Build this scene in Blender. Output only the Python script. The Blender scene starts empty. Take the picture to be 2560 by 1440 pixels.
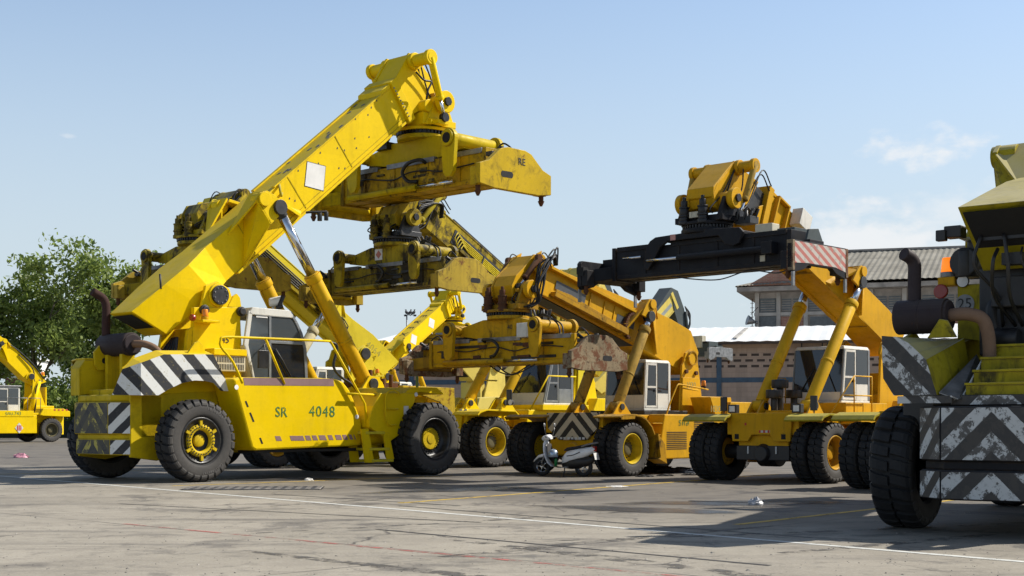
import bpy, bmesh, math, random
from mathutils import Vector as V, Matrix
random.seed(7)
R = math.radians
SC = bpy.context.scene
COL = SC.collection
# camera constants (level camera, lens shift)
FP, CAMH, HY, CX = 3500.0, 1.4, 1060.0, 1280.0


def gpt(px, py, z=0.0):
    """point of the level z seen at a pixel of the 2560 x 1440 photograph"""
    d = FP * (CAMH - z) / (py - HY)
    return V(((px - CX) / FP * d, d, z))


def wpt(px, py, d):
    return V(((px - CX) / FP * d, d, CAMH - (py - HY) / FP * d))


# ------------------------------------------------------------------ materials
MATS = {}


class NT:
    def __init__(s, name):
        s.m = bpy.data.materials.new(name)
        s.m.use_nodes = True
        s.t = s.m.node_tree
        s.b = s.t.nodes['Principled BSDF']
        MATS[name] = s.m

    def n(s, typ, **kw):
        o = s.t.nodes.new(typ)
        for k, v in kw.items():
            setattr(o, k, v)
        return o

    def l(s, a, b):
        s.t.links.new(a, b)

    def coord(s, scale=(1, 1, 1), out='Object', rot=(0, 0, 0)):
        tc = s.n('ShaderNodeTexCoord')
        mp = s.n('ShaderNodeMapping')
        mp.inputs['Scale'].default_value = scale
        mp.inputs['Rotation'].default_value = rot
        s.l(tc.outputs[out], mp.inputs[0])
        return mp.outputs[0]

    def noise(s, vec, scale=1, detail=6, rough=.55, dist=0):
        o = s.n('ShaderNodeTexNoise')
        o.inputs['Scale'].default_value = scale
        o.inputs['Detail'].default_value = detail
        o.inputs['Roughness'].default_value = rough
        o.inputs['Distortion'].default_value = dist
        s.l(vec, o.inputs['Vector'])
        return o.outputs['Fac']

    def ramp(s, fac, a, b, va=0.0, vb=1.0):
        o = s.n('ShaderNodeMapRange')
        o.inputs['From Min'].default_value = a
        o.inputs['From Max'].default_value = b
        o.inputs['To Min'].default_value = va
        o.inputs['To Max'].default_value = vb
        s.l(fac, o.inputs['Value'])
        return o.outputs['Result']

    def math(s, op, a, b=None):
        o = s.n('ShaderNodeMath', operation=op)
        for i, v in enumerate((a, b)):
            if v is None:
                continue
            if isinstance(v, (int, float)):
                o.inputs[i].default_value = v
            else:
                s.l(v, o.inputs[i])
        return o.outputs[0]

    def mix(s, fac, a, b, mode='MIX'):
        o = s.n('ShaderNodeMix', data_type='RGBA', blend_type=mode)
        for i, v in ((0, fac), (6, a), (7, b)):
            if isinstance(v, (int, float)):
                o.inputs[i].default_value = v
            elif isinstance(v, tuple):
                o.inputs[i].default_value = v if len(v) == 4 else (*v, 1)
            else:
                s.l(v, o.inputs[i])
        return o.outputs[2]

    def base(s, c):
        if isinstance(c, tuple):
            s.b.inputs['Base Color'].default_value = (*c, 1)
        else:
            s.l(c, s.b.inputs['Base Color'])

    def rough(s, r):
        if isinstance(r, (int, float)):
            s.b.inputs['Roughness'].default_value = r
        else:
            s.l(r, s.b.inputs['Roughness'])

    def bump(s, h, strength=.2, dist=.02):
        o = s.n('ShaderNodeBump')
        o.inputs['Strength'].default_value = strength
        o.inputs['Distance'].default_value = dist
        s.l(h, o.inputs['Height'])
        s.l(o.outputs[0], s.b.inputs['Normal'])


def plain(name, col, rough=.5, metal=0.0, var=.12, scale=6, bump=0):
    t = NT(name)
    f = t.noise(t.coord(), scale, 6)
    lo = tuple(c * (1 - var * 1.6) for c in col)
    hi = tuple(min(1, c * (1 + var)) for c in col)
    t.base(t.mix(t.ramp(f, .3, .7), lo, hi))
    t.rough(t.ramp(f, .3, .7, max(.03, rough - .08), min(1, rough + .08)))
    t.b.inputs['Metallic'].default_value = metal
    if bump:
        t.bump(f, bump)
    return t.m


def paint(name, col, grime=.4, edge=.6, gcol=(.035, .028, .018), rust=0.0, dust=.3, dcol=(.34, .32, .22), fade=.18, rough=.42):
    """worn machine paint: fading, rain streaks of grime, chips down to rust, dust lying on upward faces"""
    t = NT(name)
    c = t.coord()
    f1 = t.noise(c, .9, 8, .6)
    lo = tuple(x * (1 - fade) for x in col)
    base = t.mix(t.ramp(f1, .35, .7), lo, col)
    fine = t.noise(c, 14, 8, .7)
    base = t.mix(t.ramp(fine, .4, .75, 0, .18), base, tuple(x * .55 for x in col))
    # streaks running down
    st = t.noise(t.coord((5, 5, .45)), 1.3, 7, .62)
    big = t.noise(c, .55, 5, .6)
    g = t.math('MULTIPLY', t.ramp(st, .5, .72), t.ramp(big, .38, .62))
    base = t.mix(t.math('MULTIPLY', g, grime), base, gcol)
    # smudges
    sm = t.noise(c, 2.6, 10, .68, .6)
    base = t.mix(t.ramp(sm, .58 - .1 * grime, .72, 0, .75 * grime), base, gcol)
    # panel to panel tone, rubbed and scraped patches
    pn = t.n('ShaderNodeTexVoronoi', feature='F1', distance='CHEBYCHEV')
    pn.inputs['Scale'].default_value = .8
    t.l(c, pn.inputs['Vector'])
    pv = t.n('ShaderNodeSeparateColor')
    t.l(pn.outputs['Color'], pv.inputs[0])
    base = t.mix(t.ramp(pv.outputs[0], 0, 1, 0, .16 + .2 * grime), base, tuple(x * .62 for x in col))
    sc = t.noise(t.coord((.7, 2.2, 9), rot=(.2, .5, .3)), 2.2, 9, .72, .4)
    base = t.mix(t.ramp(sc, .62, .70, 0, .35 + .3 * grime), base, tuple(x * .45 + .02 for x in col))
    # black grease thrown over the moving parts
    gs = t.noise(t.coord((1, 1, .7)), 1.15, 11, .74, .9)
    gl_ = .69 - .19 * grime
    base = t.mix(t.ramp(gs, gl_, gl_ + .09, 0, min(.92, .1 + grime)), base, (.020, .017, .014))
    # chips
    ch = t.noise(c, 9, 12, .75, .3)
    lim = .69 - .16 * rust
    base = t.mix(t.ramp(ch, lim, lim + .02, 0, .9), base, (.045, .022, .014))
    if rust:
        rr = t.noise(c, 3.2, 12, .72, .4)
        rl = .72 - .3 * rust
        base = t.mix(t.ramp(rr, rl, rl + .06, 0, .85), base, (.13, .045, .02))
    if edge:
        bv = t.n('ShaderNodeBevel', samples=4)
        bv.inputs['Radius'].default_value = .045
        gn = t.n('ShaderNodeNewGeometry')
        vd = t.n('ShaderNodeVectorMath', operation='DOT_PRODUCT')
        t.l(bv.outputs[0], vd.inputs[0]); t.l(gn.outputs['Normal'], vd.inputs[1])
        ed = t.ramp(vd.outputs['Value'], .99, .82)
        en = t.noise(c, 5, 9, .7)
        base = t.mix(t.math('MULTIPLY', t.math('MULTIPLY', ed, t.ramp(en, .42, .6)), edge), base, (.07, .045, .025))
    if dust:
        ge = t.n('ShaderNodeNewGeometry')
        sx = t.n('ShaderNodeSeparateXYZ')
        t.l(ge.outputs['True Normal'], sx.inputs[0])
        up = t.ramp(sx.outputs['Z'], .3, .75)
        d2 = t.noise(c, 1.7, 8, .65)
        base = t.mix(t.math('MULTIPLY', t.math('MULTIPLY', up, t.ramp(d2, .2, .6, .5, 1)), dust), base, dcol)
    t.base(base)
    t.rough(t.ramp(sm, .4, .75, rough, min(1, rough + .4)))
    t.bump(fine, .06, .01)
    t.b.inputs['Specular IOR Level'].default_value = .12
    return t.m


def stripes(name, ca, cb, width, ang=45, chevron=False, chip=.3, chipcol=(.1, .09, .06), u0=0.0, duty=.5, chip2=None):
    """painted bars read from the panel's own UV map (metres on the panel), worn through in places"""
    t = NT(name)
    tc = t.n('ShaderNodeTexCoord')
    sx = t.n('ShaderNodeSeparateXYZ')
    t.l(tc.outputs['UV'], sx.inputs[0])
    u = t.math('SUBTRACT', sx.outputs[0], u0)
    if chevron:
        u = t.math('ABSOLUTE', u)
    a = R(ang)
    d = t.math('ADD', t.math('MULTIPLY', u, math.sin(a)), t.math('MULTIPLY', sx.outputs[1], math.cos(a)))
    c = t.coord()
    wob = t.ramp(t.noise(c, 8, 4), 0, 1, -.012, .012)
    d = t.math('ADD', d, wob)
    fr = t.math('FRACT', t.math('DIVIDE', t.math('ADD', d, 50.0), width))
    s = t.ramp(fr, duty - .015, duty + .015)
    base = t.mix(s, ca, cb)
    n1 = t.noise(c, 4.5, 12, .76, .3)
    lim = .66 - .2 * chip
    base = t.mix(t.ramp(n1, lim, lim + .03, 0, .92), base, chipcol)
    if chip2:
        n2 = t.noise(t.coord((1.3, 1.1, .9)), 2.9, 9, .7, .8)
        base = t.mix(t.math('MULTIPLY', t.ramp(n2, .5, .53), t.math('SUBTRACT', 1.0, s)), base, chip2)
    n3 = t.noise(c, 14, 10, .75)
    base = t.mix(t.ramp(n3, .55, .7, 0, .55), base, chipcol)
    t.base(base)
    t.rough(.6)
    return t.m


def glass(name, tint=(.05, .06, .065), clear=.35):
    t = NT(name)
    tr = t.n('ShaderNodeBsdfTransparent')
    tr.inputs[0].default_value = (.30, .33, .34, 1)
    df = t.n('ShaderNodeBsdfPrincipled')
    df.inputs['Base Color'].default_value = (*tint, 1)
    df.inputs['Roughness'].default_value = .06
    df.inputs['Coat Weight'].default_value = .5
    mx = t.n('ShaderNodeMixShader')
    f = t.noise(t.coord(), 5, 8, .65)
    t.l(t.ramp(f, .3, .8, 1 - clear, 1 - clear * .75), mx.inputs[0])
    t.l(tr.outputs[0], mx.inputs[1])
    t.l(df.outputs[0], mx.inputs[2])
    t.l(mx.outputs[0], t.t.nodes['Material Output'].inputs[0])
    return t.m


def emit(name, col, strength):
    t = NT(name)
    t.base(col)
    t.b.inputs['Emission Color'].default_value = (*col, 1)
    t.b.inputs['Emission Strength'].default_value = strength
    t.rough(.3)
    return t.m


# ------------------------------------------------------------------ mesh building
class MB:
    def __init__(s):
        s.v, s.f, s.sm = [], [], []

    def add(s, vs, fs, smooth=False):
        o = len(s.v)
        s.v += [V(p) for p in vs]
        s.f += [tuple(i + o for i in f) for f in fs]
        s.sm += [smooth] * len(fs)
        return s

    def box(s, a, b):
        """axis aligned, two corners"""
        x0, x1 = sorted((a[0], b[0])); y0, y1 = sorted((a[1], b[1])); z0, z1 = sorted((a[2], b[2]))
        return s.hexa([(x0, y0, z0), (x1, y0, z0), (x1, y1, z0), (x0, y1, z0), (x0, y0, z1), (x1, y0, z1), (x1, y1, z1), (x0, y1, z1)])

    def hexa(s, p):
        return s.add(p, [(3, 2, 1, 0), (4, 5, 6, 7), (0, 1, 5, 4), (1, 2, 6, 5), (2, 3, 7, 6), (3, 0, 4, 7)])

    def ext(s, poly, vec):
        """planar polygon of 3-D points swept along vec"""
        n = len(poly)
        p = [V(q) for q in poly]
        q = [a + V(vec) for a in p]
        fs = [tuple(range(n))[::-1], tuple(range(n, 2 * n))]
        fs += [(i, (i + 1) % n, (i + 1) % n + n, i + n) for i in range(n)]
        return s.add(p + q, fs)

    def xz(s, poly, y0, y1):
        return s.ext([(a, y0, b) for a, b in poly], (0, y1 - y0, 0))

    def yz(s, poly, x0, x1):
        return s.ext([(x0, a, b) for a, b in poly], (x1 - x0, 0, 0))

    def xy(s, poly, z0, z1):
        return s.ext([(a, b, z0) for a, b in poly], (0, 0, z1 - z0))

    def cyl(s, p0, p1, r0, r1=None, n=16, caps=True):
        r1 = r0 if r1 is None else r1
        p0, p1 = V(p0), V(p1)
        a = (p1 - p0).normalized()
        u = a.orthogonal().normalized()
        w = a.cross(u)
        vs = []
        for p, r in ((p0, r0), (p1, r1)):
            for i in range(n):
                t = 2 * math.pi * i / n
                vs.append(p + (u * math.cos(t) + w * math.sin(t)) * r)
        o = len(s.v)
        s.add(vs, [(i, (i + 1) % n, (i + 1) % n + n, i + n) for i in range(n)], True)
        if caps:
            s.f += [tuple(o + i for i in range(n))[::-1], tuple(o + n + i for i in range(n))]
            s.sm += [False, False]
        return s

    def pipe(s, p0, p1, ro, ri, n=20):
        """open tube with a wall"""
        p0, p1 = V(p0), V(p1)
        a = (p1 - p0).normalized(); u = a.orthogonal().normalized(); w = a.cross(u)
        vs = []
        for p, r in ((p0, ro), (p1, ro), (p1, ri), (p0, ri)):
            for i in range(n):
                t = 2 * math.pi * i / n
                vs.append(p + (u * math.cos(t) + w * math.sin(t)) * r)
        fs = []
        for k in range(4):
            k2 = (k + 1) % 4
            fs += [(k * n + i, k * n + (i + 1) % n, k2 * n + (i + 1) % n, k2 * n + i) for i in range(n)]
        return s.add(vs, fs, True)

    def tube(s, pts, r, n=8, closed=False):
        pts = [V(p) for p in pts]
        m = len(pts)
        vs = []
        up = None
        for i, p in enumerate(pts):
            a = (pts[min(i + 1, m - 1)] - pts[max(i - 1, 0)])
            a = a.normalized() if a.length > 1e-9 else V((0, 0, 1))
            if up is None:
                up = a.orthogonal().normalized()
            up = (up - a * up.dot(a))
            up = up.normalized() if up.length > 1e-6 else a.orthogonal().normalized()
            w = a.cross(up)
            rr = r[i] if isinstance(r, (list, tuple)) else r
            for k in range(n):
                t = 2 * math.pi * k / n
                vs.append(p + (up * math.cos(t) + w * math.sin(t)) * rr)
        fs = []
        for i in range(m - 1):
            fs += [(i * n + k, i * n + (k + 1) % n, (i + 1) * n + (k + 1) % n, (i + 1) * n + k) for k in range(n)]
        s.add(vs, fs, True)
        o = len(s.v) - len(vs)
        s.f += [tuple(o + k for k in range(n))[::-1], tuple(o + (m - 1) * n + k for k in range(n))]
        s.sm += [False, False]
        return s

    def lathe(s, prof, c, axis='y', n=32, smooth=True):
        """prof: list of (radius, along axis)"""
        c = V(c)
        vs = []
        for r, h in prof:
            for i in range(n):
                t = 2 * math.pi * i / n
                a, b = math.cos(t) * r, math.sin(t) * r
                vs.append(c + {'y': V((a, h, b)), 'x': V((h, a, b)), 'z': V((a, b, h))}[axis])
        fs = []
        for k in range(len(prof) - 1):
            fs += [(k * n + i, k * n + (i + 1) % n, (k + 1) * n + (i + 1) % n, (k + 1) * n + i) for i in range(n)]
        return s.add(vs, fs, smooth)

    def xform(s, m):
        s.v = [m @ p for p in s.v]
        return s


def smooth_path(pts, n=6):
    """Catmull-Rom through the points"""
    p = [V(q) for q in pts]
    p = [p[0] * 2 - p[1]] + p + [p[-1] * 2 - p[-2]]
    out = []
    for i in range(1, len(p) - 2):
        for k in range(n):
            t = k / n
            a, b, c, d = p[i - 1], p[i], p[i + 1], p[i + 2]
            out.append(.5 * (2 * b + (c - a) * t + (2 * a - 5 * b + 4 * c - d) * t * t + (3 * b - a - 3 * c + d) * t ** 3))
    out.append(p[-2])
    return out


SPLIT = {'door_frame', 'pillar', 'pivot_cap', 'twistlock', 'side_plate', 'mast_post', 'worn_edge', 'fender', 'tow_hole', 'pin', 'pin_hole', 'guide_flap', 'corner_hole', 'dark_panel', 'collar_rib', 'front_fender', 'side_tank', 'marker', 'latch_plate', 'slide_block', 'wiper', 'bolt_hole', 'roof_strip', 'diamond_plate', 'slide_rail', 'hose_bundle', 'grease_shade_strip', 'pipe_clip', 'lamp_lens', 'grab_handle', 'cylinder_foot', 'handrail'}


def pieces(mb):
    """the far apart pieces of a mesh, each as a mesh of its own"""
    n = len(mb.v)
    par = list(range(n))

    def find(a):
        while par[a] != a:
            par[a] = par[par[a]]; a = par[a]
        return a
    for f in mb.f:
        for q in f[1:]:
            par[find(q)] = find(f[0])
    isl = {}
    for i, p in enumerate(mb.v):
        r = find(i)
        lo, hi = isl.setdefault(r, ([1e9] * 3, [-1e9] * 3))
        for k in range(3):
            lo[k] = min(lo[k], p[k]); hi[k] = max(hi[k], p[k])
    ks = list(isl)
    grp = {k: k for k in ks}

    def fg(a):
        while grp[a] != a: a = grp[a]
        return a
    for i, a in enumerate(ks):
        for b in ks[i + 1:]:
            if all(isl[a][0][k] - .02 <= isl[b][1][k] and isl[b][0][k] - .02 <= isl[a][1][k] for k in range(3)):
                grp[fg(a)] = fg(b)
    out = {}
    for f, s_ in zip(mb.f, mb.sm):
        g = fg(find(f[0]))
        m, mp = out.setdefault(g, (MB(), {}))
        idx = []
        for q in f:
            if q not in mp:
                mp[q] = len(m.v); m.v.append(mb.v[q])
            idx.append(mp[q])
        m.f.append(tuple(idx)); m.sm.append(s_)
    return [m for m, _ in out.values()]


def link(name, mb, mat, parent=None, bevel=0.0, uv=None, recalc=True):
    if name in SPLIT and parent and len(mb.f) < 4000:
        ps = pieces(mb)
        if len(ps) > 1:
            first = None
            for m in ps:
                o = link1(name, m, mat, parent, bevel, uv, recalc)
                first = first or o
            return first
    return link1(name, mb, mat, parent, bevel, uv, recalc)


def link1(name, mb, mat, parent=None, bevel=0.0, uv=None, recalc=True):
    me = bpy.data.meshes.new(name)
    me.from_pydata([tuple(p) for p in mb.v], [], mb.f)
    me.polygons.foreach_set('use_smooth', mb.sm)
    if recalc:
        bm = bmesh.new(); bm.from_mesh(me)
        bmesh.ops.recalc_face_normals(bm, faces=bm.faces)
        bm.to_mesh(me); bm.free()
    if uv:
        lay = me.uv_layers.new(name='UVMap')
        o, ua, va = V(uv[0]), V(uv[1]), V(uv[2])
        for lp in me.loops:
            d = me.vertices[lp.vertex_index].co - o
            lay.data[lp.index].uv = (d.dot(ua), d.dot(va))
    me.materials.append(MATS[mat] if isinstance(mat, str) else mat)
    o = bpy.data.objects.new(name, me)
    COL.objects.link(o)
    if parent:
        o.parent = parent
    if bevel:
        b = o.modifiers.new('edge', 'BEVEL')
        b.width = bevel; b.segments = 2; b.limit_method = 'ANGLE'; b.angle_limit = R(40)
        b.use_clamp_overlap = True
        b.harden_normals = False
    return o


def tag(o, label=None, cat=None, group=None, kind=None):
    for k, v in (('label', label), ('category', cat), ('group', group), ('kind', kind)):
        if v:
            o[k] = v
    return o


def empty(name, loc, rz=0.0):
    o = bpy.data.objects.new(name, None)
    COL.objects.link(o)
    o.location = loc
    o.rotation_euler = (0, 0, rz)
    o.empty_display_size = .2
    return o


def glyphs(body, size, extrude=.002, stencil=False, spacing=1.0):
    """a mesh of flat letters in the XY plane, centred"""
    cu = bpy.data.curves.new('lettering', 'FONT')
    cu.body = body; cu.size = size; cu.extrude = extrude; cu.align_x = 'CENTER'; cu.align_y = 'CENTER'
    cu.space_character = spacing
    cu.resolution_u = 3
    o = bpy.data.objects.new('lettering', cu)
    COL.objects.link(o)
    dg = bpy.context.evaluated_depsgraph_get()
    me = bpy.data.meshes.new_from_object(o.evaluated_get(dg))
    mb = MB()
    mb.v = [v.co.copy() for v in me.vertices]
    mb.f = [tuple(p.vertices) for p in me.polygons]
    mb.sm = [False] * len(mb.f)
    bpy.data.objects.remove(o)
    bpy.data.curves.remove(cu)
    bpy.data.meshes.remove(me)
    return mb


def letters(name, body, size, at, right, up, mat, parent, spacing=1.0):
    """text standing on a plane: at = centre, right / up = directions"""
    r, u = V(right).normalized(), V(up).normalized()
    u = (u - r * u.dot(r)).normalized()
    w = r.cross(u)
    m = Matrix(((r.x, u.x, w.x, at[0]), (r.y, u.y, w.y, at[1]), (r.z, u.z, w.z, at[2]), (0, 0, 0, 1)))
    mb = glyphs(body, size, spacing=spacing).xform(m)
    return link(name, mb, mat, parent, recalc=False)


class Mach:
    """one machine: an Empty on the ground under its axle, heading = direction of its local x"""
    def __init__(s, name, origin, heading, k, label, cat='reach stacker', group=None):
        s.a = R(heading); s.k = k
        s.c, s.s = math.cos(s.a), math.sin(s.a)
        s.o = V((origin[0], origin[1], 0))
        s.root = empty(name, s.o, s.a)
        tag(s.root, label, cat, group)

    def P(s, px, py, x=None, y=None, z=None):
        """local point where the ray of a photograph pixel meets a local plane (x, y or z in metres)"""
        d = V(((px - CX) / FP, 1.0, (HY - py) / FP))
        o = V((0, 0, CAMH)) - s.o
        lo = V((o.x * s.c + o.y * s.s, -o.x * s.s + o.y * s.c, CAMH))
        ld = V((d.x * s.c + d.y * s.s, -d.x * s.s + d.y * s.c, d.z))
        if x is not None: t = (x - lo.x) / ld.x
        elif y is not None: t = (y - lo.y) / ld.y
        else: t = (z - lo.z) / ld.z
        return lo + ld * t

    def PX(s, pts, **kw):
        return [s.P(a, b, **kw) for a, b in pts]

    def add(s, name, mb, mat, parent=None, bevel=.012, **kw):
        return link(name, mb, mat, parent or s.root, bevel, **kw)


def P_fix(self, px, py, x=None, y=None, z=None, wall=None):
    """local point (in the machine's own units) seen at a pixel, on a plane x, y or z, or on the upright plane through two plan points"""
    k = self.k
    d = V(((px - CX) / FP, 1.0, (HY - py) / FP))
    o = V((0, 0, CAMH)) - self.o
    lo = V((o.x * self.c + o.y * self.s, -o.x * self.s + o.y * self.c, CAMH)) / k
    ld = V((d.x * self.c + d.y * self.s, -d.x * self.s + d.y * self.c, d.z)) / k
    if wall:
        (x0, y0), (x1, y1) = wall
        n = V((y1 - y0, x0 - x1, 0))
        t = n.dot(V((x0, y0, 0)) - lo) / n.dot(ld)
    elif x is not None: t = (x - lo.x) / ld.x
    elif y is not None: t = (y - lo.y) / ld.y
    else: t = (z - lo.z) / ld.z
    return lo + ld * t


Mach.P = P_fix
_init = Mach.__init__


def _init2(self, name, origin, heading, k, label, cat='reach stacker', group=None):
    _init(self, name, origin, heading, k, label, cat, group)
    self.root.scale = (k, k, k)


Mach.__init__ = _init2
# ------------------------------------------------------------------ material library
paint('yellow_bright', (.88, .60, .0), grime=.16, dust=.42, dcol=(.30, .27, .09), fade=.10)
paint('yellow_amber', (.56, .345, .006), grime=.85, edge=.85, dust=.25, rust=.2)
paint('yellow_worn_shaded', (.64, .465, .004), grime=.6, edge=.8, dust=.3, dcol=(.3, .27, .1))  # base darkened for the shaded rear of the yoke, grime and wear on top
paint('ochre_beam', (.62, .35, .008), grime=.66, edge=.9, dust=.25, rust=.15)
paint('yellow_ochre', (.52, .275, .012), grime=.85, edge=.8, dust=.25, rust=.2, fade=.25)
paint('yellow_warm', (.68, .36, .006), grime=.38, dust=.25, rust=.1)
paint('yellow_dirty_shaded', (.50, .365, .015), grime=1.0, edge=.9, dust=.4, rust=.25, fade=.3)  # real dirt; its dark tone also serves as painted shade on one head
paint('yellow_lemon', (.76, .60, .03), grime=.2, dust=.35)
paint('yellow_pale', (.74, .58, .13), grime=.2, dust=.3)
paint('yellow_olive', (.46, .37, .018), grime=.5, dust=.3, dcol=(.36, .35, .24), rust=.05)
paint('yellow_cylinder', (.72, .42, .008), grime=.3, dust=.1)
paint('yellow_rust', (.58, .40, .03), grime=.5, rust=.62, dust=.15)
paint('brown_cylinder', (.46, .29, .05), grime=.75, rust=.35, dust=.2)
paint('scraped_yellow', (.52, .36, .04), grime=.7, rust=.45, dust=.2, fade=.35)
paint('scraped_plate', (.34, .26, .16), grime=.8, rust=.75, dust=.2, fade=.4)
paint('black_beam', (.018, .018, .021), grime=.3, gcol=(.05, .045, .04), rust=.05, dust=.35, dcol=(.13, .13, .13), rough=.4)
paint('grimy_beam', (.34, .25, .02), grime=1.25, edge=.9, gcol=(.02, .022, .03), rust=.25, dust=.3, dcol=(.2, .2, .19))
paint('grey_head', (.085, .1, .1), grime=.35, dust=.5, dcol=(.2, .21, .21))
paint('rusty_steel', (.12, .055, .03), grime=.5, rust=.5, dust=.15, rough=.7)
paint('burnt_pipe', (.24, .15, .10), grime=.5, rust=.35, dust=.0, rough=.6)
paint('muffler_iron', (.045, .035, .038), grime=.3, rust=.25, dust=.35, dcol=(.12, .1, .09), rough=.55)
paint('white_cab', (.72, .70, .63), grime=.28, dust=.1, rust=.06, fade=.12)
paint('beige_grille', (.62, .57, .44), grime=.4, dust=.1, rust=.1)
paint('cream_cylinder', (.66, .58, .36), grime=.35, dust=.1)
paint('purple_film', (.32, .20, .19), grime=.2, dust=.1)
plain('black_steel', (.018, .017, .017), .5, 0, .3, 9)
plain('dark_void', (.006, .006, .007), .85)
plain('slew_black', (.012, .011, .012), .42, .2, .3, 20)
plain('hose_black', (.010, .010, .011), .5)
plain('chrome', (.62, .63, .65), .16, 1.0, .06)
plain('steel_grey', (.22, .22, .22), .45, .5, .25)
plain('white_plate', (.74, .72, .68), .6, 0, .08, 3)
plain('white_tile', (.82, .82, .80), .5)
plain('cab_grey', (.17, .18, .185), .5)
plain('seat_black', (.02, .02, .022), .8)
plain('ink_black', (.012, .012, .013), .6)
plain('ink_green', (.06, .20, .045), .65, 0, .4, 30)
plain('ink_grey', (.30, .27, .08), .65, 0, .25, 20)
plain('ink_red', (.5, .03, .02), .6)
plain('red_lamp', (.28, .02, .015), .25)
plain('amber_lamp', (.85, .26, .01), .2)
emit('amber_glow', (.95, .20, .005), .75)
plain('lens_clear', (.7, .7, .68), .12)
plain('mirror_back', (.015, .015, .016), .35)
plain('number_white', (.6, .6, .58), .6)
glass('cab_glass', (.10, .115, .125), .42)  # grey-blue of the reflected sky put into the tint
glass('dark_glass', (.022, .025, .03), .15)


def tyre_mat(name, lo, hi, amount):
    t = NT(name)
    c = t.coord()
    f = t.noise(c, 3.2, 8, .65)
    g = t.noise(c, 22, 6, .6)
    base = t.mix(t.ramp(f, .3, .75, 0, amount), lo, hi)
    base = t.mix(t.ramp(g, .45, .75, 0, .3), base, hi)
    # the side wall carries dust, the tread is rubbed clean
    ge = t.n('ShaderNodeSeparateXYZ')
    t.l(c, ge.inputs[0])
    t.base(base)
    t.rough(.78)
    t.bump(g, .25, .01)
    return t.m


tyre_mat('tyre_black', (.007, .007, .008), (.030, .028, .027), .5)
tyre_mat('tyre_dusty', (.036, .033, .030), (.080, .072, .063), .6)
plain('rim_black', (.02, .019, .018), .42, 0, .4, 14)
paint('rim_yellow', (.66, .46, .012), grime=.5, rust=.1, dust=0)
paint('rim_orange', (.60, .32, .015), grime=.6, rust=.2, dust=0)
paint('rim_grime', (.15, .13, .07), grime=.6, rust=.2, dust=0)

MESH = {}


def tyre_mesh(Rr, w, N=26, dusty=True, lug=1.0):
    """a rock tyre, axis along y, blocks wrapped over both shoulders"""
    key = ('tyre', Rr, w, N, dusty)
    if key in MESH:
        return MESH[key]
    mb = MB()
    half = [(.56, .37), (.575, .42), (.61, .465), (.66, .492), (.72, .502), (.78, .505), (.83, .5), (.875, .48), (.915, .44), (.925, .38), (.93, .2)]
    prof = [(r * Rr, -y * w) for r, y in half] + [(r * Rr, y * w) for r, y in half[::-1]]
    mb.lathe(prof, (0, 0, 0), 'y', 64)
    n_body = len(mb.f)
    path = [(.990, .03), (.997, .18), (.998, .30), (.982, .40), (.952, .465), (.912, .505), (.868, .518), (.84, .506)]
    low = [(.915, .03), (.915, .2), (.915, .33), (.905, .42), (.89, .46), (.87, .475), (.85, .485), (.835, .49)]
    for sd in (-1, 1):
        for i in range(N):
            jit = random.uniform(-.01, .01)
            a = 2 * math.pi * (i + (.5 if sd > 0 else 0) + jit) / N
            vs, fs = [], []
            for j, ((r, y), (r2, y2)) in enumerate(zip(path, low)):
                hw = (2 * math.pi / N) * (.30 + .05 * min(j, 4) / 4) * lug
                sk = (.35 - .35 * min(j, 4) / 4) * (2 * math.pi / N) * sd
                for rr, yy, da in ((r, y, -hw), (r, y, hw), (r2, y2, hw * 1.18), (r2, y2, -hw * 1.18)):
                    t = a + da + sk
                    vs.append((math.cos(t) * rr * Rr, sd * yy * w, math.sin(t) * rr * Rr))
            n = len(path)
            for j in range(n - 1):
                b, c = j * 4, (j + 1) * 4
                for q in range(4):
                    q2 = (q + 1) % 4
                    fs.append((b + q, b + q2, c + q2, c + q))
            fs += [(3, 2, 1, 0), tuple((n - 1) * 4 + q for q in range(4))]
            mb.add(vs, fs)
    o = link('wheel', mb, 'tyre_black')
    me = o.data
    me.materials.append(MATS['tyre_dusty'])
    if dusty:
        for p in me.polygons:
            c = p.center
            if abs(c.y) > .455 * w and math.hypot(c.x, c.z) < .975 * Rr:
                p.material_index = 1
    bpy.data.objects.remove(o)
    MESH[key] = me
    return me


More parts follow.
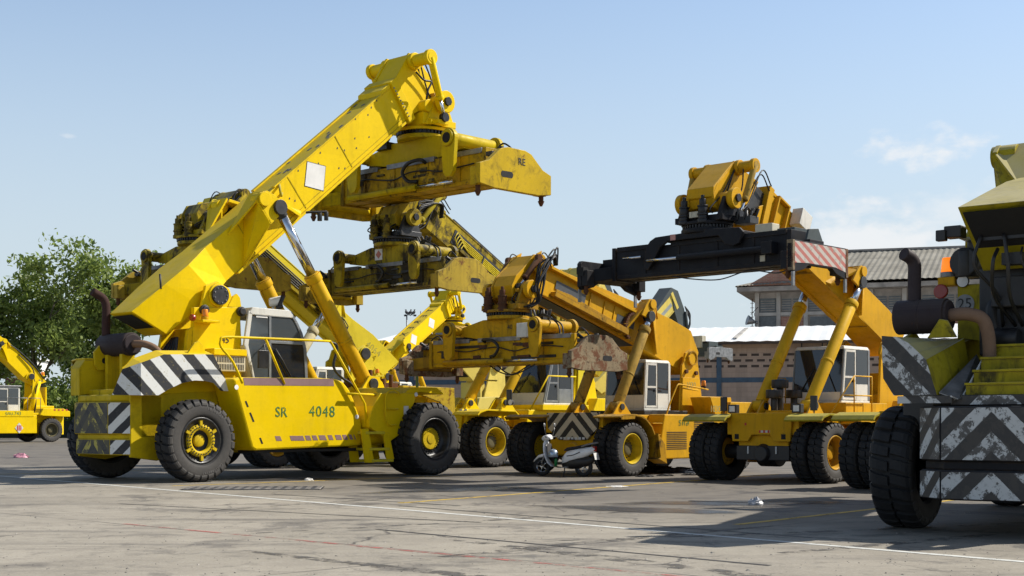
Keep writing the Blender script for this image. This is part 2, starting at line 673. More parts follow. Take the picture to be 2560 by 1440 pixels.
def rim_mesh(style, Rr, w, side):
    key = ('rim', style, Rr, w, side)
    if key in MESH:
        return MESH[key]
    a, b = MB(), MB()
    s = side

    def la(m, prof, n=40):
        m.lathe([(r * Rr, s * y * w) for r, y in prof], (0, 0, 0), 'y', n)
    if style == 'steer':      # clamped rim with a hollow hub
        la(a, [(.575, .40), (.56, .435), (.525, .43), (.50, .36), (.46, .33), (.40, .31), (.37, .20), (.2, .15), (0.001, .15)])
        la(b, [(.395, .30), (.395, .40), (.36, .425), (.30, .425), (.265, .40), (.255, .27)])
        for i in range(6):
            t = 2 * math.pi * (i + .2) / 6
            u, v = V((math.cos(t), 0, math.sin(t))), V((-math.sin(t), 0, math.cos(t)))
            c = u * .415 * Rr + V((0, s * .40 * w, 0))
            q = [c + u * du * Rr + v * dv * Rr + V((0, s * dy * w, 0)) for dy in (-.05, .05) for du, dv in ((-.05, -.035), (.07, -.035), (.07, .035), (-.05, .035))]
            b.hexa(q)
        for i in range(28):
            t = 2 * math.pi * i / 28
            p = V((math.cos(t) * .33 * Rr, s * .42 * w, math.sin(t) * .33 * Rr))
            a.cyl(p, p + V((0, s * .035 * w, 0)), .018 * Rr, n=6)
            p = V((math.cos(t) * .385 * Rr, s * .40 * w, math.sin(t) * .385 * Rr))
            a.cyl(p, p + V((0, s * .03 * w, 0)), .017 * Rr, n=6)
        la(b, [(.15, .15), (.15, .27), (.13, .29), (.001, .29)], 20)
        mats = ('rim_black', 'rim_yellow')
    elif style == 'drive':    # black dish, yellow hub cap
        la(a, [(.575, .40), (.56, .435), (.535, .43), (.52, .36), (.50, .30), (.485, .10), (.44, .03), (.3, .02), (.001, .02)])
        b.lathe([(r_ * Rr, s * y_ * w) for r_, y_ in ((.30, .02), (.30, .10), (.285, .12), (.14, .122), (.135, .15), (.001, .152))], (0, 0, 0), 'y', 28, False)
        for i in range(24):
            t = 2 * math.pi * i / 24
            p = V((math.cos(t) * .36 * Rr, s * .02 * w, math.sin(t) * .36 * Rr))
            a.cyl(p, p + V((0, s * .07 * w, 0)), .022 * Rr, n=6)
            p = V((math.cos(t) * .26 * Rr, s * .175 * w, math.sin(t) * .26 * Rr))
            b.cyl(p, p + V((0, s * .02 * w, 0)), .014 * Rr, n=6)
        mats = ('rim_black', 'rim_yellow')
    else:                     # deep painted dish
        la(a, [(.575, .40), (.56, .44), (.53, .435), (.515, .38), (.495, .34), (.48, -.1), (.44, -.16), (.3, -.18), (.001, -.18)])
        la(b, [(.24, -.18), (.24, .02), (.225, .05), (.12, .06), (.001, .065)], 26)
        for i in range(18):
            t = 2 * math.pi * i / 18
            p = V((math.cos(t) * .33 * Rr, -s * .18 * w, math.sin(t) * .33 * Rr))
            b.cyl(p, p + V((0, s * .09 * w, 0)), .024 * Rr, n=6)
        mats = {'dish': ('rim_orange', 'rim_orange'), 'dish_grime': ('rim_grime', 'rim_grime'), 'dish_dark': ('rim_yellow', 'rim_grime')}[style]
    n_a = len(a.f)
    a.add(b.v, [f for f in b.f])
    a.sm = a.sm[:n_a] + b.sm
    o = link('rim', a, mats[0])
    me = o.data
    me.materials.append(MATS[mats[1]])
    for i, p in enumerate(me.polygons):
        if i >= n_a:
            p.material_index = 1
    bpy.data.objects.remove(o)
    MESH[key] = me
    return me


def wheel(M, x, y, side, style='dish', Rr=.825, w=.46, rim=True, dusty=True, steer=0, N=26, z=None):
    o = bpy.data.objects.new('wheel', tyre_mesh(Rr, w, N, dusty))
    COL.objects.link(o)
    o.parent = M.root
    o.location = (x, y, (Rr if z is None else z))
    o.rotation_euler = (0, random.uniform(0, 6.28), R(steer))
    if rim:
        r = bpy.data.objects.new('rim', rim_mesh(style, Rr, w, side))
        COL.objects.link(r)
        r.parent = o
    return o


def hose(M, name, pts, r=.018, mat='hose_black', parent=None):
    return M.add(name, MB().tube(smooth_path(pts, 7), r, 7), mat, parent, 0)


def lift(M, foot, top, mat, r=.155, frac=.66, rod='chrome'):
    """hydraulic lift cylinder: barrel with collars, bright rod, eyes at both ends"""
    f, t = V(foot), V(top)
    a = (t - f).normalized()
    L = (t - f).length
    side = V((0, 1, 0))
    e = f + a * L * frac
    mb = MB().cyl(f + a * .12, e, r, n=24)
    mb.cyl(e - a * .02, e + a * .14, r * 1.16, n=24)
    mb.cyl(e + a * .14, e + a * .17, r * .98, n=24)
    mb.cyl(f - side * .13, f + side * .13, r * 1.05, n=20)
    mb.cyl(f + a * L * frac * .42, f + a * L * frac * .44, r * 1.07, n=24)
    o = M.add('lift_cylinder', mb, mat, bevel=.006)
    M.add('piston_rod', MB().cyl(e + a * .1, t - a * .1, r * .66, n=24), rod, o, 0)
    M.add('rod_eye', MB().cyl(t - side * .13, t + side * .13, r * 1.0, n=20).cyl(t - a * .22, t - a * .08, r * .75, n=16), 'black_steel', o, .006)
    # feed pipe along the barrel
    off = a.cross(side).normalized() * (r + .03)
    M.add('feed_pipe', MB().tube([f + a * .3 + off, e - a * .1 + off, e + off * .9], .022, 6), mat, o, 0)
    return o


class Boom:
    """boom frame: s along the boom from its pin, t square to it"""
    def __init__(s, pin, ang):
        s.p, s.c, s.n = pin, math.cos(R(ang)), math.sin(R(ang))

    def __call__(s, a, b, y=0.0):
        return V((s.p[0] + a * s.c - b * s.n, y, s.p[1] + a * s.n + b * s.c))

    def xz(s, pts):
        return [(s(a, b).x, s(a, b).z) for a, b in pts]


def spreader(M, c, ym, mbm, hm, endm, half=3.2, style='yoke', shift=0.0, ring_r=.62, mark=None, endl=1.22, lamp=True):
    """container spreader under a slew ring at c (units of the machine): telescopic beam along y with end beams"""
    x, y0, z = c
    ys = y0 + shift
    # main beam -> root part of the spreader
    hl = half - .62
    zt = -.66 if style == 'yoke' else -.62
    zr, zb = z, -1.40
    if style == 'black':
        z, zb = z + .32, -1.42
    b = MB()
    for sx in (-1, 1):
        b.box((x + sx * .06, ys - hl, z + zb), (x + sx * .42, ys + hl, z + zt))
    b.box((x - .06, ys - hl + .05, z + zb + .02), (x + .06, ys + hl - .05, z + zt - .08))
    for yy in (-hl - .02, hl + .02):
        b.box((x - .47, ys + yy - .06, z + zb - .04), (x + .47, ys + yy + .06, z + zt + .05))
    for sx in (-1, 1):
        b.box((x + sx * .42, ys - hl + .1, z + zb - .01), (x + sx * .46, ys + hl - .1, z + zb + .09))
    for yy in (-1.7, -.6, .6, 1.7):
        for sx in (-1, 1):
            b.box((x + sx * .42, ys + yy - .03, z - 1.35), (x + sx * .445, ys + yy + .03, z + zt - .07))
    b.box((x - .445, ys - 1.3, z - 1.2), (x - .425, ys - .2, z - 1.0))
    main = M.add('spreader', b, mbm, bevel=.012)
    # slide rails along the top edges
    r = MB()
    for sx in (-1, 1):
        for a0, a1 in ((-hl + .08, -1.2), (-.85, .85), (1.2, hl - .08)):
            r.box((x + sx * .30, ys + a0, z + zt + .004), (x + sx * .43, ys + a1, z + zt + .06))
            r.box((x + sx * .432, ys + a0, z + zt - .06), (x + sx * .455, ys + a1, z + zt + .06))
    M.add('slide_rail', r, 'steel_grey' if style != 'black' else 'black_beam', main, .004)
    # telescopic arms + end beams
    for sy in (-1, 1):
        a = MB()
        p = [(-.33, -1.36), (.33, -1.36), (.33, -.82), (-.33, -.82)]
        a.box((x - .33, ys + sy * (hl - .1), z - 1.34), (x + .33, ys + sy * (half - .1), z - .84))
        # gusset sloping from arm to the end beam
        a.ext([(x - .95, ys + sy * (half - .12), z - 1.5), (x + .95, ys + sy * (half - .12), z - 1.5), (x + .33, ys + sy * (half - .62), z - 1.38), (x - .33, ys + sy * (half - .62), z - 1.38)], (0, 0, .34))
        M.add('telescopic_arm', a, mbm if style == 'black' else hm, main, .012)
        e = MB()
        ye0, ye1 = ys + sy * (half - .14), ys + sy * half
        if style == 'black':
            pl = [(-endl, -1.62), (-endl + .12, -1.72), (-.75, -1.62), (-.55, -1.5), (.55, -1.5), (.75, -1.62), (endl - .12, -1.72), (endl, -1.62), (endl, -1.02), (endl - .08, -.94), (-endl + .08, -.94), (-endl, -1.02)]
        else:
            pl = [(-endl, -1.6), (-.75, -1.66), (.75, -1.66), (endl, -1.6), (endl, -1.14), (.92, -1.04), (.52, -.72), (.3, -.66), (-.3, -.66), (-.52, -.72), (-.92, -1.04), (-endl, -1.14)]
        e.xz([(x + u, z + v) for u, v in pl], ye0, ye1)
        e.box((x - endl + .02, ys + sy * (half - .34), z - 1.62), (x - endl + .3, ye0, z - 1.2))
        e.box((x + endl - .3, ys + sy * (half - .34), z - 1.62), (x + endl - .02, ye0, z - 1.2))
        eb = M.add('end_beam', e, endm, main, .012)
        s_ = MB()
        ym2 = ye1 + sy * .004
        for sx in (-.32,):
            pts = []
            for q in range(16):
                t = 2 * math.pi * q / 16
                pts.append((x + sx + (.13 if math.cos(t) > 0 else -.13) + math.cos(t) * .075, ye1 - sy * .06, z - 1.3 + math.sin(t) * .075))
            s_.ext(pts, (0, sy * .064, 0))
        M.add('slot', s_, 'dark_void', eb, 0)
        # twist locks and guide flippers at the corners
        t = MB()
        for sx in (-1, 1):
            px_ = x + sx * (endl - .14)
            t.cyl((px_, ys + sy * (half - .2), z - 1.6), (px_, ys + sy * (half - .2), z - 1.74), .06, n=10)
            t.cyl((px_, ys + sy * (half - .2), z - 1.74), (px_, ys + sy * (half - .2), z - 1.86), .085, .03, n=10)
        M.add('twistlock', t, 'rusty_steel', eb, .004)
    # carrier with hanger arms
    if style == 'yoke':
        y = MB()
        prof = [(-1.75, -.50), (-1.75, -.28), (-.75, -.06), (.75, -.06), (1.75, -.28), (1.75, -.50), (.9, -.62), (-.9, -.62)]
        y.yz([(y0 + u, z + v) for u, v in prof], x - .34, x + .34)
        y.cyl((x, y0, z - .08), (x, y0, z + .03), ring_r * 1.05, n=36)
        yk = M.add('carrier_yoke', y, ym, main, .014)
        for sy in (-1, 1):
            h = MB()
            yy = y0 + sy * 1.72
            for sx in (-1, 1):
                xx = x + sx * .72
                pl = []
                for q in range(13):
                    t = math.pi * q / 12
                    pl.append((math.cos(t) * .235, -.33 + math.sin(t) * .235))
                pl += [(-.17, -1.12), (-.08, -1.24), (.08, -1.24), (.17, -1.12)]
                h.ext([(xx, yy + u, z + v) for u, v in pl], (sx * .12, 0, 0))
                h.pipe((xx + sx * .10, yy, z - .33), (xx + sx * .17, yy, z - .33), .2, .125)
            h.cyl((x - .72, yy, z - .33), (x + .72, yy, z - .33), .155, n=22)
            h.cyl((x - .80, yy, z - .33), (x - .70, yy, z - .33), .20, n=22)
            h.cyl((x + .70, yy, z - .33), (x + .80, yy, z - .33), .20, n=22)
            ha = M.add('hanger_arm', h, ym, yk, .01)
            d = MB()
            for sx in (-1, 1):
                d.cyl((x + sx * .885, yy, z - .33), (x + sx * .897, yy, z - .33), .122, n=18)
            M.add('pin_hole', d, 'dark_void', main, 0)
    else:
        y = MB()
        y.cyl((x, y0, zr - .1), (x, y0, zr + .03), ring_r * 1.1, n=36)
        y.xy([(x - .5, y0 - 1.25), (x + .5, y0 - 1.25), (x + .5, y0 + 1.25), (x - .5, y0 + 1.25)], zr - .2, zr - .1)
        pl = [(-1.62, -1.2), (-1.5, -1.28), (-1.28, -1.0), (-1.1, -.70), (-.85, -.56), (.75, -.56), (.95, -.80), (1.2, -.86), (1.38, -.80), (1.5, -.52), (1.38, -.40), (.5, -.36), (-1.25, -.42), (-1.42, -.5), (-1.55, -.65)]
        for sx in (-1, 1):
            y.ext([(x + sx * .5, y0 + u, z + v) for u, v in pl], (sx * .1, 0, 0))
        yk = M.add('carrier_yoke', y, ym, main, .02)
        M.add('side_shift_rod', MB().cyl((x + .62, y0 - 1.5, z - 1.02), (x + .62, y0 - .5, z - 1.02), .045, n=12).cyl((x + .62, y0 - 2.3, z - .9), (x + .62, y0 - 1.7, z - .9), .03), 'chrome', main, 0)
        M.add('side_shift_cylinder', MB().cyl((x + .62, y0 - .5, z - 1.02), (x + .62, y0 + 2.3, z - 1.02), .085, n=14).box((x + .42, y0 + 2.1, z - 1.15), (x + .72, y0 + 2.4, z - .85)), 'black_beam', main, .006)
    # extension cylinder low on the sides
    if style == 'yoke':
        for sx in (-1, 1):
            M.add('telescope_cylinder', MB().cyl((x + sx * .53, ys - sx * 2.2, z - 1.3), (x + sx * .53, ys + sx * .3, z - 1.3), .075, n=14), ym, main, 0)
            M.add('telescope_rod', MB().cyl((x + sx * .53, ys + sx * .3, z - 1.3), (x + sx * .53, ys + sx * 1.6, z - 1.3), .042, n=12), 'chrome', main, 0)
    # hoses, valve block and clutter on the top
    random.seed(int(abs(x * 91 + z * 37)) + 3)
    for i in range(2 if style == 'yoke' else 0):
        yy = y0 + 2.25 + .12 * i
        hose(M, 'hose', [(x - .1, y0 + 1.0, z - .1), (x + .1, y0 + 1.45, z + .02 - .05 * i), (x + .25, yy - .15, z - .3), (x + .3, yy, z - .66)], .024, parent=main)
    if style == 'yoke':
        for sx in (-1, 1):
            g_ = MB()                              # grease channels, latch plates and cable clips on the beam faces
            xf = x + sx * .445
            for q in range(7):
                y_ = ys + random.uniform(-hl + .3, hl - .3); z_ = z + random.uniform(-1.3, zt - .15)
                w_, h_ = random.uniform(.06, .3), random.uniform(.02, .07)
                g_.box((xf - sx * .03, y_ - w_, z_ - h_), (xf + sx * random.uniform(.004, .03), y_ + w_, z_ + h_))
            M.add('latch_plate', g_, random.choice(('black_steel', 'grimy_beam', 'rusty_steel')), main, .004)
            c_ = MB()
            p_ = [(xf + sx * .03, ys - hl + .3, z - .95)]
            for q in range(8):
                p_.append((xf + sx * (.03 + .03 * (q % 2)), ys - hl + .3 + (2 * hl - .6) * (q + 1) / 8, z - .95 - .06 * math.sin(q * 1.9) + random.uniform(-.03, .03)))
            c_.tube(smooth_path(p_, 4), .018, 6)
            M.add('cable', c_, 'hose_black', main, 0)
            lp_ = [(xf, y0 - .55, z - .72), (xf + sx * .14, y0 - .5, z - .66), (xf + sx * .16, y0 - .1, z - .7), (xf + sx * .15, y0 + .12, z - .9), (xf + sx * .12, y0 - .05, z - 1.12), (xf + sx * .04, y0 - .3, z - 1.15)]
            M.add('hose', MB().tube(smooth_path(lp_, 6), .045, 8), 'hose_black', main, 0)
        u_ = MB()
        for q in range(5):
            y_ = ys + random.uniform(-hl + .4, hl - .4)
            u_.box((x - .3, y_ - .1, z + zt - .02), (x + .25, y_ + random.uniform(.05, .3), z + zt + random.uniform(.06, .16)))
        M.add('slide_block', u_, 'black_steel', main, .006)
        for sy in (-1, 1):
            e_ = MB().cyl((x - .2, ys + sy * (half - .3), z - .84), (x - .2, ys + sy * (half - .3), z - .6), .07, n=10).box((x - .6, ys + sy * (half - .42), z - .86), (x + .5, ys + sy * (half - .22), z - .76)).cyl((x + .3, ys + sy * (half - .3), z - .8), (x + .6, ys + sy * (half - .3), z - .66), .05, n=8)
            M.add('lock_linkage', e_, 'black_steel', main, .004)
            M.add('hose', MB().tube(smooth_path([(x + .1, ys + sy * (hl - .2), z + zt), (x + .15, ys + sy * (hl + .05), z + zt + .22), (x + .2, ys + sy * (half - .25), z - .66), (x + .3, ys + sy * (half - .2), z - .82)], 5), .022, 6), 'hose_black', main, 0)
    vb = MB()
    for i in range(9):
        a = V((x - .3 + random.uniform(-.25, .25), y0 + 1.0 + random.uniform(-.25, .25), z - .1))
        vb.cyl(a, a + V((random.uniform(-.1, .1), random.uniform(-.1, .1), .28)), .035, n=6)
    vb.box((x - .5, y0 + .8, z - .2), (x - .1, y0 + 1.25, z - .02))
    M.add('valve_block', vb, 'black_steel', main, .004)
    return main


def slew_head(M, tip, c, ym, ring_r=.62, dark='slew_black', base=None, tube_r=.15, half=1.0, damp=None, lowm=None, motors=True, dend=(-.2, .36), dtop=(0, 0), tpo=(-.75, 1.7)):
    """tilting head hung from the boom tip (two corner points bottom / top) over the slew ring at c"""
    x, y, z = c
    tb, tt_ = tip
    lp = (x - .05, z + .78)                      # lower pin
    tp = (x + tpo[0], z + tpo[1])                      # top tube
    h = MB()
    out = [(tp[0] - .22, tp[1] - .02), (tp[0] - .1, tp[1] + .17), (tp[0] + .14, tp[1] + .15), (tp[0] + .45, tp[1] - .16), (lp[0] + .18, lp[1] + .42),
           (lp[0] + .36, lp[1] + .12), (lp[0] + .3, lp[1] - .2), (lp[0] - .02, lp[1] - .3), (lp[0] - .36, lp[1] - .14), (max(tb.x + .1, lp[0] - 1.2), tb.z + .1), (tt_.x - .02, tt_.z)]
    h.xz(out, y - .36, y + .36)
    cx_, cz_ = (tp[0] + lp[0]) / 2, (tp[1] + lp[1]) / 2
    for sy in (-1, 1):                            # cheek plates
        h.xz([(p[0] + (p[0] - cx_) * .05, p[1] + (p[1] - cz_) * .04) for p in out], y + sy * .36, y + sy * .43)
    h.cyl((tp[0], y - half, tp[1]), (tp[0], y + half, tp[1]), tube_r, n=22)
    for sy in (-1, 1):
        h.cyl((tp[0], y + sy * (half - .02), tp[1]), (tp[0], y + sy * (half + .1), tp[1]), tube_r * 1.25, n=22)
        h.cyl((tp[0], y + sy * .43, tp[1]), (tp[0], y + sy * .55, tp[1]), tube_r * 1.35, n=22)
    h.cyl((lp[0], y - .78, lp[1]), (lp[0], y + .78, lp[1]), .2, n=22)
    for sy in (-1, 1):
        h.cyl((lp[0], y + sy * .74, lp[1]), (lp[0], y + sy * .9, lp[1]), .27, n=22)
    head = M.add('tilt_head', h, ym, bevel=.014)
    # black pins
    p = MB()
    for sy in (-1, 1):
        p.cyl((lp[0], y + sy * .9, lp[1]), (lp[0], y + sy * .96, lp[1]), .11, n=8)
    M.add('pin', p, dark, head, .004)
    # base above the slew ring with triangular brackets
    b = MB()
    b.cyl((x, y, z + .12), (x, y, z + .2), ring_r * 1.12, n=36)
    b.box((x - .45, y - .75, z + .2), (x + .4, y + .75, z + .36))
    for sy in (-1, 1):
        b.xz([(lp[0] - .5, z + .2), (lp[0] + .5, z + .2), (lp[0] + .16, lp[1] + .12), (lp[0] - .16, lp[1] + .12)], y + sy * .56, y + sy * .68)
    base_o = M.add('slew_base', b, base or ym, head, .012)
    M.add('slew_ring', MB().cyl((x, y, z + .03), (x, y, z + .12), ring_r, n=48), dark, head, .004)
    # teeth
    tt = MB()
    for i in range(44):
        a = 2 * math.pi * i / 44
        u = V((math.cos(a), math.sin(a), 0)); q = V((x, y, z + .04)) + u * ring_r
        tt.hexa([q + u * du + V((-u.y, u.x, 0)) * dv + V((0, 0, dz)) for dz in (0, .07) for du, dv in ((0, -.025), (.05, -.02), (.05, .02), (0, .025))])
    M.add('ring_gear', tt, dark, head, 0)
    # slew motors
    for my in ((-.36, .22) if motors else ()):
        m = MB()
        q = V((x + .52, y + my, z + .14))
        for r_, h0, h1 in ((.15, 0, .1), (.12, .1, .2), (.145, .2, .25), (.125, .25, .42), (.14, .42, .46), (.09, .46, .62), (.05, .62, .72)):
            m.cyl(q + V((0, 0, h0)), q + V((0, 0, h1)), r_, n=16)
        M.add('slew_motor', m, lowm or dark, head, .005)
    # tilt dampers on both sides
    for sy in (-1, 1):
        a = V((tp[0] + dtop[0], y + sy * (half + .05), tp[1] + dtop[1])); e = V((x + dend[0], y + sy * (half - .05), z + dend[1]))
        d = (e - a).normalized(); L = (e - a).length
        dm = M.add('tilt_damper', MB().cyl(a, a + d * L * .68, .085, n=16).cyl(a - V((0, .06, 0)), a + V((0, .06, 0)), .12, n=14).cyl(a + d * L * .64, a + d * L * .7, .1, n=16), damp or ym, head, .004)
        M.add('damper_rod', MB().cyl(a + d * L * .68, e, .045, n=12), 'chrome', dm, 0)
        M.add('damper_eye', MB().cyl(e - V((0, .07, 0)), e + V((0, .07, 0)), .11, n=14), dark, dm, 0)
        b2 = MB().box((e.x - .2, min(e.y, y + sy * .6), z + .2), (e.x + .16, max(e.y, y + sy * .6), z + .3))
        b2.xform(Matrix.Translation((0, 0, dend[1] - .36))); M.add('damper_bracket', b2, base or ym, head, .006)
    # loops of hose, a hanging bundle at the side of the head
    for i in range(5 if motors else 0):
        sy = 1 if i % 2 else -1
        yy = y + sy * (.47 + .03 * i)
        q = [V((tt_.x - .5, yy, tt_.z - .25 + .06 * i)), V((tt_.x + .05, yy + sy * .06, tt_.z + .12 + .05 * i)), V(((tt_.x + lp[0]) / 2, yy + sy * .1, (tt_.z + lp[1]) / 2 - .25 - .05 * i)), V((lp[0] - .25 + .06 * i, yy + sy * .04, lp[1] - .42)), V((x - .15 + .1 * i, yy, z + .34))]
        hose(M, 'hose', q, .019, parent=head)
    random.seed(int(abs(x * 53 + z * 17)))
    for i in range(6):
        yy = y + random.choice((-1, 1)) * random.uniform(.44, .7)
        a = V((tp[0] - .1, yy, tp[1] - .1)); e = V((x + random.uniform(-.3, .4), yy * .9, z + .4))
        md = (a + e) / 2 + V((random.uniform(-.15, .35), random.uniform(-.1, .1), random.uniform(-.1, .1)))
        hose(M, 'hose', [a, a + V((.2, 0, .1)), md, e + V((.1, 0, .12)), e], .02, parent=head)
    return head


SECT = [((-1.73, .85), (-1.36, 0), .41), ((-.80, .86), (-.35, -.02), .52), ((-.1, .86), (.05, -.02), .55), ((.55, .86), (.55, .0), .41), ((7.45, .86), (7.45, 0), .41)]


def boom(M, pin, ang, ym, sect=None, collar=True, lug_s=2.15, lug_t=.98, y=0.0, out=.54, flange=True, lm=None):
    """the boom: box beam with a widened tail round the pin, cylinder brackets and end collar; returns frame and tip corners"""
    B = Boom(pin, ang)
    sect = sect or SECT
    vs, fs = [], []
    for (ts, tt), (bs, bt), hw in sect:
        vs += [B(ts, tt, y + hw), B(ts, tt, y - hw), B(bs, bt, y - hw), B(bs, bt, y + hw)]
    n = len(sect)
    for i in range(n - 1):
        for q in range(4):
            a, b = i * 4 + q, i * 4 + (q + 1) % 4
            fs.append((a, b, b + 4, a + 4))
    fs += [(3, 2, 1, 0), tuple((n - 1) * 4 + q for q in range(4))]
    bo = M.add('boom', MB().add(vs, fs), ym, bevel=.012)
    (ts, tt), (bs, bt), hw = sect[-1]
    Lb = ts
    t0 = sect[0]
    d = MB()                                      # dark plate on the solid end, painting the shade inside the tail
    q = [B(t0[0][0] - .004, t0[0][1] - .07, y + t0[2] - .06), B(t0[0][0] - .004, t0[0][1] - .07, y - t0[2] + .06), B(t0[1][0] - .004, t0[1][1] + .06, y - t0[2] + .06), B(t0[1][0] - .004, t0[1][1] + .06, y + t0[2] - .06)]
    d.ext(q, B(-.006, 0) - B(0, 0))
    M.add('tail_shade_plate', d, 'dark_void', bo, 0)
    if flange:
        e = MB()
        for sy in (-1, 1):
            e.xz(B.xz([(.9, bt - .06), (Lb - .2, bt - .06), (Lb - .2, bt), (.9, bt)]), y + sy * (hw - .12), y + sy * (hw + .03))
            e.xz(B.xz([(2.9, tt), (Lb - .5, tt), (Lb - .5, tt + .035), (2.9, tt + .035)]), y + sy * (hw - .08), y + sy * (hw + .02))
        M.add('edge_flange', e, ym, bo, .004)
    if collar:
        c = MB()
        c.xz(B.xz([(Lb - .16, bt - .1), (Lb + .08, bt - .1), (Lb + .14, tt + .13), (Lb - .1, tt + .13)]), y - hw - .07, y + hw + .07)
        c.xz(B.xz([(Lb - .5, tt), (Lb - .12, tt), (Lb - .12, tt + .1), (Lb - .42, tt + .1)]), y - hw - .02, y + hw + .02)
        for sy in (-1, 1):
            c.xz(B.xz([(Lb + .1, .1), (Lb + .34, .2), (Lb + .3, .7), (Lb + .12, .85)]), y + sy * (hw - .05), y + sy * hw)
        M.add('end_collar', c, ym, bo, .012)
    lb = sect[-2][1][1]
    for sy in (-1, 1):
        l = MB()
        y0, y1 = y + sy * hw, y + sy * (hw + out)
        up = B(0, .05) - B(0, 0)
        l.ext([B(lug_s - .95, .72, y0), B(lug_s + .1, lug_t + .1, y0), B(lug_s + .1, lug_t + .1, y1), B(lug_s - .14, lug_t + .06, y1)], up)
        l.ext([B(lug_s + .08, lug_t + .05, y0), B(lug_s + 1.0, lb + .02, y0), B(lug_s + .86, lb, y0 + sy * .12), B(lug_s + .2, lug_t - .1, y1)], B(.06, .04) - B(0, 0))
        l.xz(B.xz([(lug_s - .2, lug_t - .52), (lug_s + .42, lug_t - .5), (lug_s + .3, lug_t - .1), (lug_s + .19, lug_t + .1), (lug_s, lug_t + .17), (lug_s - .19, lug_t + .1)]), y1 - sy * .07, y1)
        l.ext([B(lug_s - .17, lug_t, y1), B(lug_s - .2, lug_t - .5, y1), B(lug_s - 1.05, lb + .02, y0 + sy * .12), B(lug_s - 1.05, lb, y0), B(lug_s - .22, lug_t, y0)], B(.05, 0) - B(0, 0))
        l.cyl(B(lug_s, lug_t, y1 - sy * .3), B(lug_s, lug_t, y1 + sy * .05), .155, n=20)
        M.add('cylinder_bracket', l, lm or ym, bo, .008)
    return B, bo, (B(Lb, bt), B(Lb, tt))


def mast(M, ym, pin, y=0.0, x0=-5.75, x1=-4.0, zb=1.7, gap=.6, disc=True):
    """two upright plates that carry the boom pin"""
    b = MB()
    px_, pz = pin
    for sy in (-1, 1):
        pl = [(x0, zb), (x1, zb), (x1 - .12, pz - .25), (px_ + .42, pz - .16), (px_ + .3, pz + .16), (px_, pz + .3), (px_ - .3, pz + .18), (px_ - .42, pz - .3)]
        b.xz(pl, y + sy * gap, y + sy * (gap + .08))
        b.cyl((px_, y + sy * (gap - .05), pz), (px_, y + sy * (gap + .14), pz), .24, n=24)
    b.box((x0 + .1, y - gap, zb), (x0 + .2, y + gap, pz - .7))
    o = M.add('mast', b, ym, bevel=.012)
    if disc:
        d = MB()
        for sy in (-1, 1):
            d.cyl((px_, y + sy * (gap + .14), pz), (px_, y + sy * (gap + .2), pz), .205, n=24)
        M.add('pivot_cap', d, 'black_steel', o, .006)
    return o


